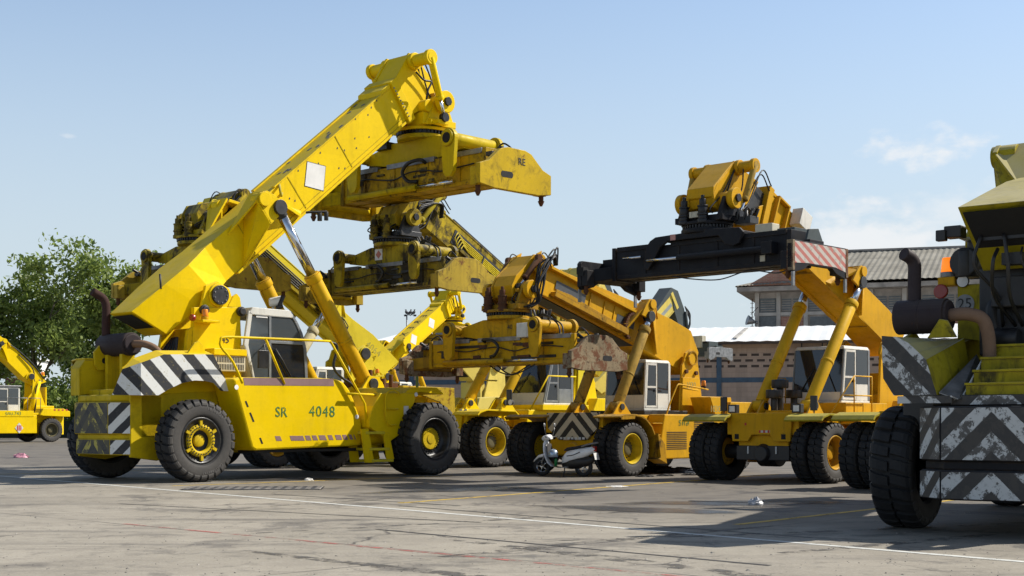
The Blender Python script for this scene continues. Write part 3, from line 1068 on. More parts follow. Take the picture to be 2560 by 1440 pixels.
def cab(M, x0=-3.5, x1=-1.9, y0=-.75, y1=.75, z0=2.05, z1=3.6, body='white_cab', gl='cab_glass', slope=.28, frame=None, low=.45, door=True, lowm=None, pil=None, sidem=None):
    """operator cab; front is +x.  Roof, pillars and lower panels as one shell, panes and doors as parts"""
    fr = frame or body
    w = .055
    b = MB()
    xr = x1 - slope                                # roof front edge
    rf = MB().hexa([(x0, y0, z1 - .1), (xr, y0, z1 - .1), (xr, y1, z1 - .1), (x0, y1, z1 - .1), (x0 + .05, y0 + .05, z1), (xr - .05, y0 + .05, z1), (xr - .05, y1 - .05, z1), (x0 + .05, y1 - .05, z1)])
    b.box((x0, y0, z0), (x1, y1, z0 + .07))
    o = M.add('cab', b, body, bevel=.02)
    M.add('roof', rf, body, o, .02)
    b = MB()
    for yy in (y0, y1 - w):
        b.hexa([(x1 - w, yy, z0 + .07), (x1, yy, z0 + .07), (x1, yy + w, z0 + .07), (x1 - w, yy + w, z0 + .07), (xr - w, yy, z1 - .1), (xr, yy, z1 - .1), (xr, yy + w, z1 - .1), (xr - w, yy + w, z1 - .1)])
        b.box((x0, yy, z0 + .07), (x0 + .12, yy + w, z1 - .1))
    M.add('pillar', b, pil or body, o, .015)
    f = lambda z: x1 - slope * (z - z0) / (z1 - .1 - z0)
    zl = z0 + low
    p = MB()                                       # lower panels: front, back
    p.hexa([(f(z0 + .07) - .03, y0 + w, z0 + .07), (f(z0 + .07) - .005, y0 + w, z0 + .07), (f(z0 + .07) - .005, y1 - w, z0 + .07), (f(z0 + .07) - .03, y1 - w, z0 + .07),
            (f(zl) - .03, y0 + w, zl), (f(zl) - .005, y0 + w, zl), (f(zl) - .005, y1 - w, zl), (f(zl) - .03, y1 - w, zl)])
    p.box((x0 + .01, y0 + w, z0 + .07), (x0 + .04, y1 - w, z0 + .8))
    M.add('lower_panel', p, lowm or body, o, .006)
    g = MB()
    za = z1 - .1
    g.ext([(f(zl) - .012, y0 + w, zl), (f(zl) - .012, y1 - w, zl), (f(za) - .012, y1 - w, za), (f(za) - .012, y0 + w, za)], (-.012, 0, 0))
    M.add('windshield', g, gl, o, 0)
    wp = MB().tube([(f(zl) + .012, y0 + .3, zl), (f(zl + .7) + .012, y0 + .7, zl + .7)], .012, 6).tube([(f(zl) + .012, y1 - .2, zl), (f(zl + .7) + .012, y1 - .55, zl + .7)], .012, 6)
    M.add('wiper', wp, 'black_steel', o, 0)
    xm = x0 + .12 + (x1 - x0) * .42                # rear edge of the door
    for sy, yy in ((-1, y0), (1, y1)):
        yi = yy - sy * .02
        g = MB().xz([(x0 + .13, z0 + .55), (xm - .04, z0 + .55), (xm - .04, za), (x0 + .13, za)], yi - .006, yi + .006)
        M.add('side_window', g, gl, o, 0)
        M.add('side_panel', MB().xz([(x0 + .12, z0 + .07), (xm - .03, z0 + .07), (xm - .03, z0 + .55), (x0 + .12, z0 + .55)], yi - .012, yi + .012), sidem or lowm or body, o, .004)
        d = MB()
        q = [(xm, z0 + .09), (f(z0 + .09) - w - .01, z0 + .09), (f(za) - w - .01, za - .01), (xm, za - .01)]
        zi, zj = z0 + .16, za - .08
        qi = [(xm + .06, zi), (f(zi) - w - .08, zi), (f(zj) - w - .08, zj), (xm + .06, zj)]
        for k in range(4):
            k2 = (k + 1) % 4
            d.xz([q[k], q[k2], qi[k2], qi[k]], yi - .016, yi + .016)
        zm = z0 + .72
        d.xz([(xm + .05, zm), (f(zm) - w - .07, zm), (f(zm + .06) - w - .07, zm + .06), (xm + .05, zm + .06)], yi - .014, yi + .014)
        do = M.add('door', d, fr, o, .004)
        M.add('door_window', MB().xz(qi, yi - .005, yi + .005), gl, o, 0)
        M.add('handle', MB().box((xm + .09, yi + sy * .016, zm - .12), (xm + .16, yi + sy * .05, zm - .04)), 'black_steel', o, .004)
    yc = (y0 + y1) / 2
    s = MB().box((x0 + .45, yc - .26, z0 + .3), (x0 + .9, yc + .26, z0 + .48)).hexa([(x0 + .34, yc - .24, z0 + .45), (x0 + .48, yc - .24, z0 + .45), (x0 + .48, yc + .24, z0 + .45), (x0 + .34, yc + .24, z0 + .45), (x0 + .22, yc - .22, z0 + 1.1), (x0 + .34, yc - .22, z0 + 1.1), (x0 + .34, yc + .22, z0 + 1.1), (x0 + .22, yc + .22, z0 + 1.1)])
    s.box((x0 + .5, yc - .1, z0 + .07), (x0 + .8, yc + .1, z0 + .3))
    M.add('seat', s, 'seat_black', o, .03)
    wv = MB().tube([(x1 - .5 + .06 * math.cos(t) , yc + .19 * math.sin(t), z0 + .75 + .17 * math.cos(t)) for t in [i * math.pi / 8 for i in range(17)]], .016, 6).cyl((x1 - .45, yc, z0 + .75), (x1 - .25, yc, z0 + .1), .04)
    M.add('steering_wheel', wv, 'black_steel', o, 0)
    return o


def rail(M, name, segs, mat, r=.022, parent=None):
    mb = MB()
    for pts in segs:
        mb.tube(pts, r, 8)
    return M.add(name, mb, mat, parent, 0)


def beacon(M, p, r=.075, h=.15, glow=False, parent=None, mat='yellow_warm'):
    b = M.add('beacon', MB().cyl(p, (p[0], p[1], p[2] + .07), r * 1.05, n=16), mat, parent, .004)
    M.add('lamp_dome', MB().cyl((p[0], p[1], p[2] + .07), (p[0], p[1], p[2] + .07 + h), r, r * .82, n=16), 'amber_glow' if glow else 'amber_lamp', b, .008)
    return b


def worklamp(M, p, d, r=.08, parent=None, lens='lens_clear', body='black_steel'):
    p, d = V(p), V(d).normalized()
    b = M.add('work_lamp', MB().cyl(p - d * .1, p, r * .7, r, n=16), body, parent, .004)
    M.add('lens', MB().cyl(p, p + d * .01, r * .9, n=16), lens, b, 0)
    return b
# ------------------------------------------------------------------ camera, sun, sky
cam = bpy.data.cameras.new('camera')
co = bpy.data.objects.new('camera', cam)
COL.objects.link(co)
co.location = (0, 0, CAMH)
co.rotation_euler = (R(90), 0, 0)
cam.sensor_width = 36.0
cam.lens = 36.0 * FP / 2560.0
cam.shift_y = (HY - 720.0) / 2560.0
cam.clip_end = 6000
SC.camera = co
SC.view_settings.view_transform = 'Standard'
SC.view_settings.look = 'None'
SC.view_settings.gamma = 1
SC.view_settings.exposure = 0.42

SUN_EL, SUN_AZ = 44.0, 14.0           # azimuth measured from +X (right) towards +Y (away)
sd = V((math.cos(R(SUN_EL)) * math.cos(R(SUN_AZ)), math.cos(R(SUN_EL)) * math.sin(R(SUN_AZ)), math.sin(R(SUN_EL))))
lt = bpy.data.lights.new('sun', 'SUN')
lt.energy = 5.0
lt.angle = R(.5)
lt.color = (1.0, .95, .86)
so = bpy.data.objects.new('sun', lt)
so.rotation_euler = (-sd).to_track_quat('-Z', 'Y').to_euler()
so.location = (20, 10, 40)
COL.objects.link(so)

w = bpy.data.worlds.new('World')
SC.world = w
w.use_nodes = True
nt = w.node_tree
bg = nt.nodes['Background']
sk = nt.nodes.new('ShaderNodeTexSky')
sk.sky_type = 'NISHITA'
sk.sun_disc = False
sk.sun_elevation = R(SUN_EL)
sk.sun_rotation = R(90 - SUN_AZ)
sk.altitude = 0
sk.air_density = 1.0
sk.dust_density = .7
sk.ozone_density = 1.6
tc = nt.nodes.new('ShaderNodeTexCoord')


def wn(typ, **kw):
    o = nt.nodes.new(typ)
    for k_, v_ in kw.items():
        setattr(o, k_, v_)
    return o


def wmath(op, a, b=None, c=None):
    o = wn('ShaderNodeMath', operation=op)
    for i, v_ in enumerate((a, b, c)):
        if v_ is None: continue
        if isinstance(v_, (int, float)): o.inputs[i].default_value = v_
        else: nt.links.new(v_, o.inputs[i])
    return o.outputs[0]


# clouds in the sky: soft billows with flat feet low over the roofs to the north-east
nz = wn('ShaderNodeTexNoise')
nz.inputs['Scale'].default_value = 32
nz.inputs['Detail'].default_value = 9
nz.inputs['Roughness'].default_value = .58
mp = wn('ShaderNodeMapping')
mp.inputs['Scale'].default_value = (1, 1, 1.9)
nt.links.new(tc.outputs['Generated'], mp.inputs[0])
nt.links.new(mp.outputs[0], nz.inputs['Vector'])


def cloud(az, el, ra, re, foot, gain):
    """a soft cloud round a sky direction: az from +Y to the right, el up, half sizes in degrees"""
    sx = wn('ShaderNodeSeparateXYZ')
    nt.links.new(tc.outputs['Generated'], sx.inputs[0])
    a = wmath('ARCTAN2', sx.outputs[0], sx.outputs[1])
    e = wmath('ARCSINE', sx.outputs[2])
    da = wmath('DIVIDE', wmath('SUBTRACT', a, R(az)), R(ra))
    de = wmath('DIVIDE', wmath('SUBTRACT', e, R(el)), R(re))
    up = wmath('MAXIMUM', de, 0.0)
    dn = wmath('MULTIPLY', wmath('MINIMUM', de, 0.0), foot)
    d2 = wmath('ADD', wmath('MULTIPLY', da, da), wmath('ADD', wmath('MULTIPLY', up, up), wmath('MULTIPLY', dn, dn)))
    f = wmath('SUBTRACT', 1.0, wmath('SQRT', d2))
    f = wmath('ADD', f, wmath('MULTIPLY', wmath('SUBTRACT', nz.outputs['Fac'], .5), 2.9))
    mr = wn('ShaderNodeMapRange', interpolation_type='SMOOTHSTEP')
    mr.inputs['From Min'].default_value = .05
    mr.inputs['From Max'].default_value = 1.0
    mr.inputs['To Max'].default_value = gain
    nt.links.new(f, mr.inputs['Value'])
    return mr.outputs[0]


cl = cloud(16.3, 10.7, 2.4, .9, .75, .9)
cl = wmath('MAXIMUM', cl, cloud(13.9, 7.4, 4.6, 1.7, .5, .85))
cl = wmath('MAXIMUM', cl, cloud(18.5, 7.6, 6.5, 1.9, .5, .5))
cl = wmath('MAXIMUM', cl, cloud(-17.6, 11.1, .35, .12, 1, .3))
cl = wmath('MAXIMUM', cl, cloud(40, 14, 9, 3, .6, .7))
cl = wmath('MAXIMUM', cl, cloud(-48, 11, 10, 3, .6, .7))
mxw = wn('ShaderNodeMix', data_type='RGBA')
nt.links.new(cl, mxw.inputs[0])
# milky air: the blue pales towards the horizon
sz_ = wn('ShaderNodeSeparateXYZ')
nt.links.new(tc.outputs['Generated'], sz_.inputs[0])
hz = wn('ShaderNodeMapRange', interpolation_type='SMOOTHERSTEP')
hz.inputs['From Min'].default_value = -.02
hz.inputs['From Max'].default_value = .42
hz.inputs['To Min'].default_value = .93
hz.inputs['To Max'].default_value = .08
nt.links.new(sz_.outputs[2], hz.inputs['Value'])
gain = wn('ShaderNodeMix', data_type='RGBA', blend_type='MULTIPLY')
gain.inputs[0].default_value = 1
nt.links.new(sk.outputs[0], gain.inputs[6])
gz = wn('ShaderNodeMapRange', interpolation_type='SMOOTHSTEP')
gz.inputs['From Min'].default_value = .3
gz.inputs['From Max'].default_value = .8
gz.inputs['To Min'].default_value = 1.3
gz.inputs['To Max'].default_value = .6
nt.links.new(sz_.outputs[2], gz.inputs['Value'])
nt.links.new(gz.outputs[0], gain.inputs[7])
milk = wn('ShaderNodeMix', data_type='RGBA')
nt.links.new(hz.outputs[0], milk.inputs[0])
nt.links.new(gain.outputs[2], milk.inputs[6])
milk.inputs[7].default_value = (4.6, 5.25, 5.7, 1)
nt.links.new(milk.outputs[2], mxw.inputs[6])
mxw.inputs[7].default_value = (6.7, 6.8, 6.9, 1)
nt.links.new(mxw.outputs[2], bg.inputs[0])
bg.inputs[1].default_value = 0.10

# ------------------------------------------------------------------ ground
t = NT('yard_concrete')
c = t.coord((1, 1, 1))
HD = R(47)
cr = t.coord((1, 1, 1), rot=(0, 0, -HD))          # along the slab rows
n1 = t.noise(c, .16, 8, .62, .4)
n2 = t.noise(c, 1.1, 8, .62)
n3 = t.noise(c, 7, 8, .7)
n4 = t.noise(c, 34, 6, .78)
n5 = t.noise(c, 2.8, 12, .78, .3)
base = t.mix(t.ramp(n1, .3, .7), (.215, .190, .148), (.370, .330, .265))
base = t.mix(t.ramp(n2, .42, .72, 0, .45), base, (.165, .142, .112))
base = t.mix(t.ramp(n3, .5, .75, 0, .35), base, (.40, .365, .31))
base = t.mix(t.ramp(n4, .52, .68, 0, .5), base, (.09, .08, .066))
base = t.mix(t.ramp(n4, .48, .34, 0, .3), base, (.48, .44, .38))
base = t.mix(t.ramp(n5, .53, .62, 0, .5), base, (.11, .098, .08))
# tyre rubber and oil smears, long along the lanes
sm = t.noise(t.coord((.10, .9, 1), rot=(0, 0, R(-42))), 1.2, 7, .6, .3)
base = t.mix(t.ramp(sm, .56, .74, 0, .6), base, (.055, .050, .046))
sm2 = t.noise(t.coord((.16, 1.3, 1), rot=(0, 0, R(38))), .8, 7, .6, .3)
base = t.mix(t.ramp(sm2, .58, .72, 0, .5), base, (.06, .055, .05))
oil = t.noise(c, .55, 12, .72, .8)
base = t.mix(t.ramp(oil, .62, .70, 0, .75), base, (.045, .041, .04))
# slab joints every few metres
sx = t.n('ShaderNodeSeparateXYZ')
t.l(cr, sx.inputs[0])
wob = t.ramp(t.noise(c, 1.6, 6), 0, 1, -.035, .035)
jt = None
for ax, per, off in ((0, 8.2, 1.9), (1, 9.6, 3.1)):
    fr_ = t.math('FRACT', t.math('DIVIDE', t.math('ADD', t.math('ADD', sx.outputs[ax], wob), 500 + off), per))
    d_ = t.math('ABSOLUTE', t.math('SUBTRACT', fr_, .5))
    ln = t.ramp(d_, .016 / per, .034 / per, .8, 0)
    jt = ln if jt is None else t.math('MAXIMUM', jt, ln)
jt = t.math('MULTIPLY', jt, t.ramp(t.noise(c, .8, 4), .35, .6, .25, 1))
base = t.mix(jt, base, (.03, .027, .024))
# the parking bays beyond the white line are blackened by years of oil and rubber
pa, pb = gpt(0, 1190), gpt(2560, 1405)
ld = (pb - pa).normalized()
sxy = t.n('ShaderNodeSeparateXYZ')
t.l(t.coord(), sxy.inputs[0])
dist = t.math('ADD', t.math('MULTIPLY', t.math('SUBTRACT', sxy.outputs[0], pa.x), -ld.y), t.math('MULTIPLY', t.math('SUBTRACT', sxy.outputs[1], pa.y), ld.x))
dist = t.math('ADD', dist, t.math('MULTIPLY', t.math('SUBTRACT', t.noise(c, .35, 7, .6), .5), 9.0))
bay = t.math('MULTIPLY', t.ramp(dist, -.5, 4.5), t.ramp(dist, 70, 30))
base = t.mix(t.math('MULTIPLY', bay, t.ramp(n2, .3, .62, .7, .97)), base, (.115, .100, .082))
st2 = t.noise(t.coord((.5, .5, 1)), 1.0, 13, .76, .5)
base = t.mix(t.math('MULTIPLY', t.ramp(st2, .53, .60), t.ramp(dist, -12, 6, .25, .85)), base, (.05, .045, .042))
# hair cracks and tar seams
vo = t.n('ShaderNodeTexVoronoi', feature='DISTANCE_TO_EDGE')
vo.inputs['Scale'].default_value = .23
dvec = t.n('ShaderNodeVectorMath', operation='ADD')
nv = t.n('ShaderNodeTexNoise'); nv.inputs['Scale'].default_value = .9; nv.inputs['Detail'].default_value = 6
t.l(c, nv.inputs['Vector']); t.l(c, dvec.inputs[0]); t.l(nv.outputs['Color'], dvec.inputs[1]); t.l(dvec.outputs[0], vo.inputs['Vector'])
ck = t.math('MULTIPLY', t.ramp(vo.outputs['Distance'], .002, .006, 1, 0), t.ramp(t.noise(c, .4, 4), .45, .6))
base = t.mix(t.math('MULTIPLY', ck, .8), base, (.035, .03, .027))
t.base(base)
t.rough(t.ramp(oil, .58, .70, .8, .42))
t.bump(t.math('SUBTRACT', n3, jt), .25, .02)

gm = MB()
S = 2600
gm.add([(-S, -60, 0), (S, -60, 0), (S, S, 0), (-S, S, 0)], [(0, 1, 2, 3)])
g = link('ground', gm, 'yard_concrete')
tag(g, kind='structure')


def worn_line(name, col, wear, wearcol=(.16, .145, .12), sc=3):
    t = NT(name)
    c = t.coord()
    n = t.noise(c, sc, 10, .75)
    out = t.n('ShaderNodeMixShader')
    tr = t.n('ShaderNodeBsdfTransparent')
    t.l(t.ramp(n, wear - .05, wear + .05), out.inputs[0])
    t.l(t.b.outputs[0], out.inputs[1])
    t.l(tr.outputs[0], out.inputs[2])
    t.l(out.outputs[0], t.t.nodes['Material Output'].inputs[0])
    t.base(t.mix(t.ramp(t.noise(c, 9, 8), .4, .7, 0, .4), col, wearcol))
    t.rough(.7)
    return t.m


worn_line('line_white', (.60, .60, .56), .62)
worn_line('line_yellow', (.62, .40, .03), .58)
worn_line('line_red', (.42, .10, .08), .48, sc=3)


def marking(name, a, b, w, mat, z=.004):
    a, b = V(a), V(b)
    d = (b - a).normalized()
    s = V((-d.y, d.x, 0)) * w / 2
    n = max(2, int((b - a).length / 1.5))
    mb = MB()
    vs, fs = [], []
    for i in range(n + 1):
        p = a + (b - a) * i / n
        vs += [p + s * random.uniform(.9, 1.1), p - s * random.uniform(.9, 1.1)]
    fs = [(2 * i, 2 * i + 1, 2 * i + 3, 2 * i + 2) for i in range(n)]
    mb.add([(p.x, p.y, z) for p in vs], fs)
    o = link(name, mb, mat, recalc=False)
    tag(o, kind='structure')
    return o


def gl(p, q, ext0=0, ext1=0):
    a, b = gpt(*p), gpt(*q)
    d = (b - a).normalized()
    return a - d * ext0, b + d * ext1


a, b = gl((0, 1190), (2560, 1405), 25, 8)
marking('road_marking', a, b, .13, 'line_white')
for p, q, e0, e1 in (((430, 1215), (1130, 1190), 0, 0), ((1000, 1258), (1560, 1215), 0, 9), ((1840, 1312), (1990, 1295), 0, 14), ((60, 1184), (340, 1177), 6, 4)):
    a, b = gl(p, q, e0, e1)
    marking('parking_line', a, b, .14, 'line_yellow')
worn_line('tar_seam', (.022, .02, .018), .66, (.05, .045, .04), sc=4)
for p, q in (((1040, 1268), (1800, 1327)), ((345, 1262), (1000, 1296)), ((1000, 1329), (1640, 1388)), ((720, 1238), (1010, 1256))):
    a, b = gl(p, q, .5, 1.5)
    marking('tar_seam', a, b, .075, 'tar_seam', .0028)
a, b = gl((310, 1310), (1600, 1432), 0, 3)
marking('red_line', a, b, .085, 'line_red')
# ------------------------------------------------------------------ shared lower works
PIN = (-4.69, 3.86)
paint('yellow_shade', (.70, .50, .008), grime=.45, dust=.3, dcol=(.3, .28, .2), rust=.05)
stripes('bar_fender', (.02, .02, .022), (.66, .66, .62), .40, 45, chip=.25, chipcol=(.30, .24, .05), chip2=None)
stripes('bar_chevron', (.020, .020, .022), (.46, .38, .06), .30, 45, True, chip=1.0, chipcol=(.05, .045, .032), duty=.5)
stripes('bar_corner', (.018, .018, .02), (.66, .66, .62), .30, -45, chip=.3, chipcol=(.12, .11, .1))
stripes('bar_grey', (.035, .032, .03), (.50, .51, .50), .34, 45, True, chip=.8, chipcol=(.05, .044, .038))
stripes('bar_grey_side', (.035, .032, .03), (.50, .51, .50), .27, -45, chip=.8, chipcol=(.05, .044, .038))
stripes('bar_cream', (.014, .013, .013), (.52, .45, .32), .34, 45, True, chip=.2, chipcol=(.2, .15, .08))
stripes('bar_red', (.42, .12, .09), (.46, .42, .37), .20, 28, chip=.5, chipcol=(.26, .23, .2))


def front_wheels(M, style, dusty=True, ys=(1.72, 2.24), skip=(), Rr=.825, dy=0.0):
    for sy in (-1, 1):
        for i, yy in enumerate(ys):
            if (sy, i) in skip:
                continue
            wheel(M, 0, sy * yy + dy, sy, style, Rr=Rr, rim=(i == 1 or True), dusty=dusty)


# ------------------------------------------------------------------ the bright yellow machine in front
oA = at_origin = None


def origin_for(px, py, local, heading, k):
    g_ = gpt(px, py)
    a = R(heading)
    x, y = local[0] * k, local[1] * k
    return (g_.x - (x * math.cos(a) - y * math.sin(a)), g_.y - (x * math.sin(a) + y * math.cos(a)))


A = Mach('reach_stacker', origin_for(487, 1205, (-5.87, -1.6), 47, 1.21), 47, 1.21,
         'bright yellow reach stacker numbered 4048, large white diamond plate on its raised boom', group='yellow reach stackers in the yard')


paint('scraped_gold', (.60, .40, .008), grime=.8, edge=.9, rust=.3, dust=.2)


worn_line('stencil_green', (.035, .17, .04), .56, (.12, .22, .03), sc=11)


def build_A(M):
    Y = 'yellow_bright'
    P, PX = M.P, M.PX
    # wheels
    wheel(M, -5.87, -1.62, -1, 'steer', w=.5, N=27)
    wheel(M, -5.87, 1.68, 1, 'steer', w=.5, steer=-6, N=27)
    for yy, sd_ in ((-2.2, -1), (-1.68, -1), (1.5, 1), (2.02, 1)):
        wheel(M, 0, yy, sd_, 'drive', w=.48, N=27)
    # raised lettering on the near rear tyre
    tyre_text(M, (-5.87, -1.62 - .258, .825), .655, [('18.00-25', 62, .085), ('Continental', 292, .075)])
    # --- counterweight
    cwp = [(-6.4, -.98), (-6.95, -.98), (-7.23, -.64), (-7.23, .64), (-6.95, .98), (-6.4, .98)]
    b = MB().xy(cwp, .95, 1.60).xy([(x if x > -7 else x + .04, y) for x, y in cwp], .54, .86)
    b.xy([(x + .06, y * .97) for x, y in cwp], .84, .97)
    b.xy([(-6.45, -.94), (-6.9, -.94), (-7.15, -.6), (-7.15, .6), (-6.9, .94), (-6.45, .94)], 1.60, 1.74)
    cw = M.add('counterweight', b, 'yellow_shade', bevel=.03)
    for z0, z1 in ((.97, 1.58), (.56, .84)):
        dx = 0 if z0 > .9 else .04
        q = [(-7.236 + dx, -.62, z0), (-7.236 + dx, .62, z0), (-7.236 + dx, .62, z1), (-7.236 + dx, -.62, z1)]
        M.add('chevron_plate', MB().ext(q, (.004, 0, 0)), 'bar_chevron', cw, 0, uv=((-7.23, 0, z0 - .12), (0, -1, 0), (0, 0, 1)))
        q = [(-6.955, -.984, z0), (-7.234 + dx, -.644, z0), (-7.234 + dx, -.644, z1), (-6.955, -.984, z1)]
        M.add('corner_stripes', MB().ext(q, (.003, .003, 0)), 'bar_corner', cw, 0, uv=((-7.23, -.64, z0), (.63, -.77, 0), (0, 0, 1)))
    b = MB().xz([(-6.95, .5), (-6.35, .42), (-5.9, .5), (-5.9, 1.05), (-6.25, 1.1), (-6.25, 1.72), (-6.95, 1.74)], -1.0, -.93)
    b.xz([(-6.95, .5), (-6.35, .42), (-5.9, .5), (-5.9, 1.05), (-6.25, 1.1), (-6.25, 1.72), (-6.95, 1.74)], .93, 1.0)
    M.add('side_plate', b, 'yellow_shade', cw)
    # --- rear fender, near side: a chamfered rear leaf and a side leaf, both striped, under a sloping top
    W1, W2 = ((-7.5, -1.0), (-6.66, -1.9)), None
    F1 = [(280, 987), (306, 923), (360, 904), (360, 995), (396, 987)]
    rear = [P(px_, py_, wall=W1[0:2]) for px_, py_ in ((280, 987), (306, 923), (352, 907), (352, 988))]
    e = rear[2]
    side_px = [(352, 907), (410, 886), (533, 886), (578, 978), (552, 977), (533, 957), (510, 952), (486, 951), (453, 958), (420, 974), (396, 988), (352, 988)]
    yS = e.y
    side = [P(px_, py_, y=yS) for px_, py_ in side_px]
    side[0], side[-1] = V(rear[2]), V(rear[3])
    f = MB().ext(side, (0, .04, 0)).ext(rear, (.03, .03, 0))
    # top plates
    hi = [V((p.x + (.12 if i else .3), -1.02, p.z + .1)) for i, p in enumerate((rear[1], rear[2], side[1], side[2]))]
    lo = [rear[1], rear[2], side[1], side[2]]
    for i in range(3):
        f.add([lo[i], lo[i + 1], hi[i + 1], hi[i]], [(0, 1, 2, 3)])
    f.add([lo[3], side[3], V((side[3].x, -1.02, side[3].z)), hi[3]], [(0, 1, 2, 3)])
    f.ext([hi[0], hi[1], hi[2], hi[3], V((side[3].x, -1.02, side[3].z)), V((hi[0].x, -1.02, 1.72))], (0, .03, 0))
    fo = M.add('rear_fender', f, Y, bevel=.008)
    un = V((W1[1][0] - W1[0][0], W1[1][1] - W1[0][1], 0)).normalized()
    nn = V((un.y, -un.x, 0))
    if nn.y > 0: nn = -nn
    sp = MB().ext([p + nn * .004 for p in rear], -nn * .003)
    M.add('stripe_panel', sp, 'bar_fender', fo, 0, uv=(e, un, (0, 0, 1)))
    sp = MB().ext([p + V((0, -.004, 0)) for p in side], (0, .003, 0))
    M.add('stripe_panel', sp, 'bar_fender', fo, 0, uv=(e, (1, 0, 0), (0, 0, 1)))
    # inner wheel arch and well
    a = MB()
    a.box((-6.7, -1.0, .9), (-4.9, -.94, 2.4))
    M.add('wheel_arch', a, 'yellow_shade', fo, 0)
    # lifting eye on the fender top
    q = P(490, 885, y=-1.3)
    le = MB().xz([(q.x - .28, q.z - .08), (q.x + .28, q.z - .08), (q.x + .12, q.z + .2), (q.x + .04, q.z + .26), (q.x - .06, q.z + .22)], -1.34, -1.28)
    M.add('lifting_eye', le, Y, fo, .006)
    # --- rear fender, far side (its inner face shows)
    f = MB()
    f.xz([(-7.12, 1.74), (-7.12, 2.30), (-6.98, 2.46), (-5.55, 2.56), (-5.3, 2.2), (-6.1, 2.05), (-6.8, 1.78)], .64, .68)
    f.xy([(-7.0, .64), (-7.0, 1.0), (-6.7, 1.7), (-5.4, 1.9), (-5.4, .64)], 2.47, 2.51)
    f.ext([(-7.12, .64, 1.74), (-7.12, .98, 1.74), (-7.12, .98, 2.30), (-7.12, .64, 2.30)], (.04, 0, 0))
    f.ext([(-7.12, .64, 2.30), (-7.12, .98, 2.30), (-6.98, 1.0, 2.49), (-6.98, .64, 2.49)], (.02, 0, -.02))
    f.ext([(-7.12, .98, 1.74), (-6.7, 1.7, 1.74), (-6.7, 1.7, 2.45), (-7.12, .98, 2.35)], (.03, -.03, 0))
    f.ext([(-6.7, 1.7, 1.9), (-5.4, 1.9, 2.0), (-5.4, 1.9, 2.47), (-6.7, 1.7, 2.47)], (0, -.03, 0))
    M.add('rear_fender', f, 'yellow_shade', bevel=.02)
    # rounded dusty engine cover edge next to it, bracket with three holes
    q = P(273, 893, y=.59)
    le = MB().xz([(q.x - .34, q.z - .18), (q.x - .36, q.z + .1), (q.x - .12, q.z + .36), (q.x + .1, q.z + .36), (q.x + .36, q.z + .06), (q.x + .32, q.z - .2), (q.x + .24, q.z - .28), (q.x - .26, q.z - .28)], .56, .62)
    lo_ = M.add('lifting_plate', le, 'yellow_shade', bevel=.01)
    hl = MB()
    for dx, dz, r in ((0, .22, .055), (-.13, -.08, .06), (.17, -.08, .06)):
        hl.cyl((q.x + dx, .555, q.z + dz), (q.x + dx, .55, q.z + dz), r, n=16)
    M.add('bolt_hole', hl, 'dark_void', lo_, 0)
    # --- engine deck, muffler, stack
    d = MB().box((-6.9, -.9, 1.62), (-3.9, .78, 1.86)).box((-6.3, -.6, 1.86), (-5.0, .6, 2.15))
    M.add('rear_deck', d, 'yellow_shade', bevel=.02)
    m0, m1 = P(262, 862, y=.55), P(348, 866, y=-.05)
    mz = 2.78
    mf = MB().cyl((m0.x + .12, .75, mz), (m0.x + .12, -.3, mz), .235, n=28).cyl((m0.x + .12, -.30, mz), (m0.x + .12, -.34, mz), .20, n=28)
    mu = M.add('muffler', mf, 'muffler_iron', bevel=.02)
    mx = m0.x + .12
    paint('stack_dark', (.06, .032, .028), grime=.4, rust=.3, dust=0, rough=.7)
    st = smooth_path([(mx - .05, .62, mz + .1), (mx - .05, .62, mz + .5), (mx - .05, .62, mz + .82), (mx - .12, .64, mz + .98), (mx - .34, .66, mz + 1.1)], 5)
    M.add('exhaust_stack', MB().tube(st, .085, 14), 'stack_dark', mu, 0)
    ep = smooth_path([(mx, -.34, mz), (mx + .12, -.62, mz - .02), (mx + .3, -.78, mz - .18), (mx + .36, -.8, mz - .6)], 6)
    M.add('exhaust_pipe', MB().tube(ep, .075, 14), 'burnt_pipe', mu, 0)
    sup = MB().box((mx - .15, .4, 1.86), (mx + .15, .5, mz - .2)).box((mx - .15, -.15, 1.86), (mx + .15, -.05, mz - .2))
    M.add('muffler_bracket', sup, 'yellow_shade', mu)
    # --- mast, pin, cab deck
    ms = mast(M, Y, PIN, x0=-5.25, x1=-4.05, zb=1.8, gap=.62)
    q0 = [P(a_, b_, y=-.72) for a_, b_ in ((485, 768), (600, 768), (605, 880), (480, 880))]
    b = MB().ext([V((p.x, -.72, p.z)) for p in q0], (0, .1, 0))
    q = P(585, 745, y=-.72)
    b.xz([(q.x - .16, q.z - .2), (q.x + .2, q.z - .2), (q.x + .16, q.z + .02), (q.x + .08, q.z + .1), (q.x - .02, q.z + .04)], -.72, -.66)
    b.xz([(-5.7, 1.8), (-5.25, 1.8), (-5.15, 3.3), (-5.4, 3.3)], .2, .3)
    b.xz([(-5.6, 1.8), (-5.22, 1.8), (-5.22, 3.2), (-5.42, 3.1)], -.70, -.60)
    M.add('mast_cheek', b, Y, ms)
    for px_, py_ in ((508, 775), (600, 779)):
        q = P(px_, py_, y=-.72)
        M.add('pin_cap', MB().cyl((q.x, -.72, q.z), (q.x, -.80, q.z), .105, n=20).cyl((q.x, -.80, q.z), (q.x, -.84, q.z), .075, n=16), 'black_steel', ms, .01)
    q = P(507, 800, y=-.9)
    M.add('lamp_shelf', MB().box((q.x - .1, -1.05, q.z - .05), (q.x + .32, -.72, q.z)), Y, ms, .006)
    beacon(M, (q.x + .04, -.92, q.z), parent=ms)
    q = P(498, 795, y=-.9)
    M.add('tail_lamp', MB().cyl((q.x - .12, -.9, q.z), (q.x - .2, -.9, q.z), .07, n=16), 'red_lamp', ms, .01)
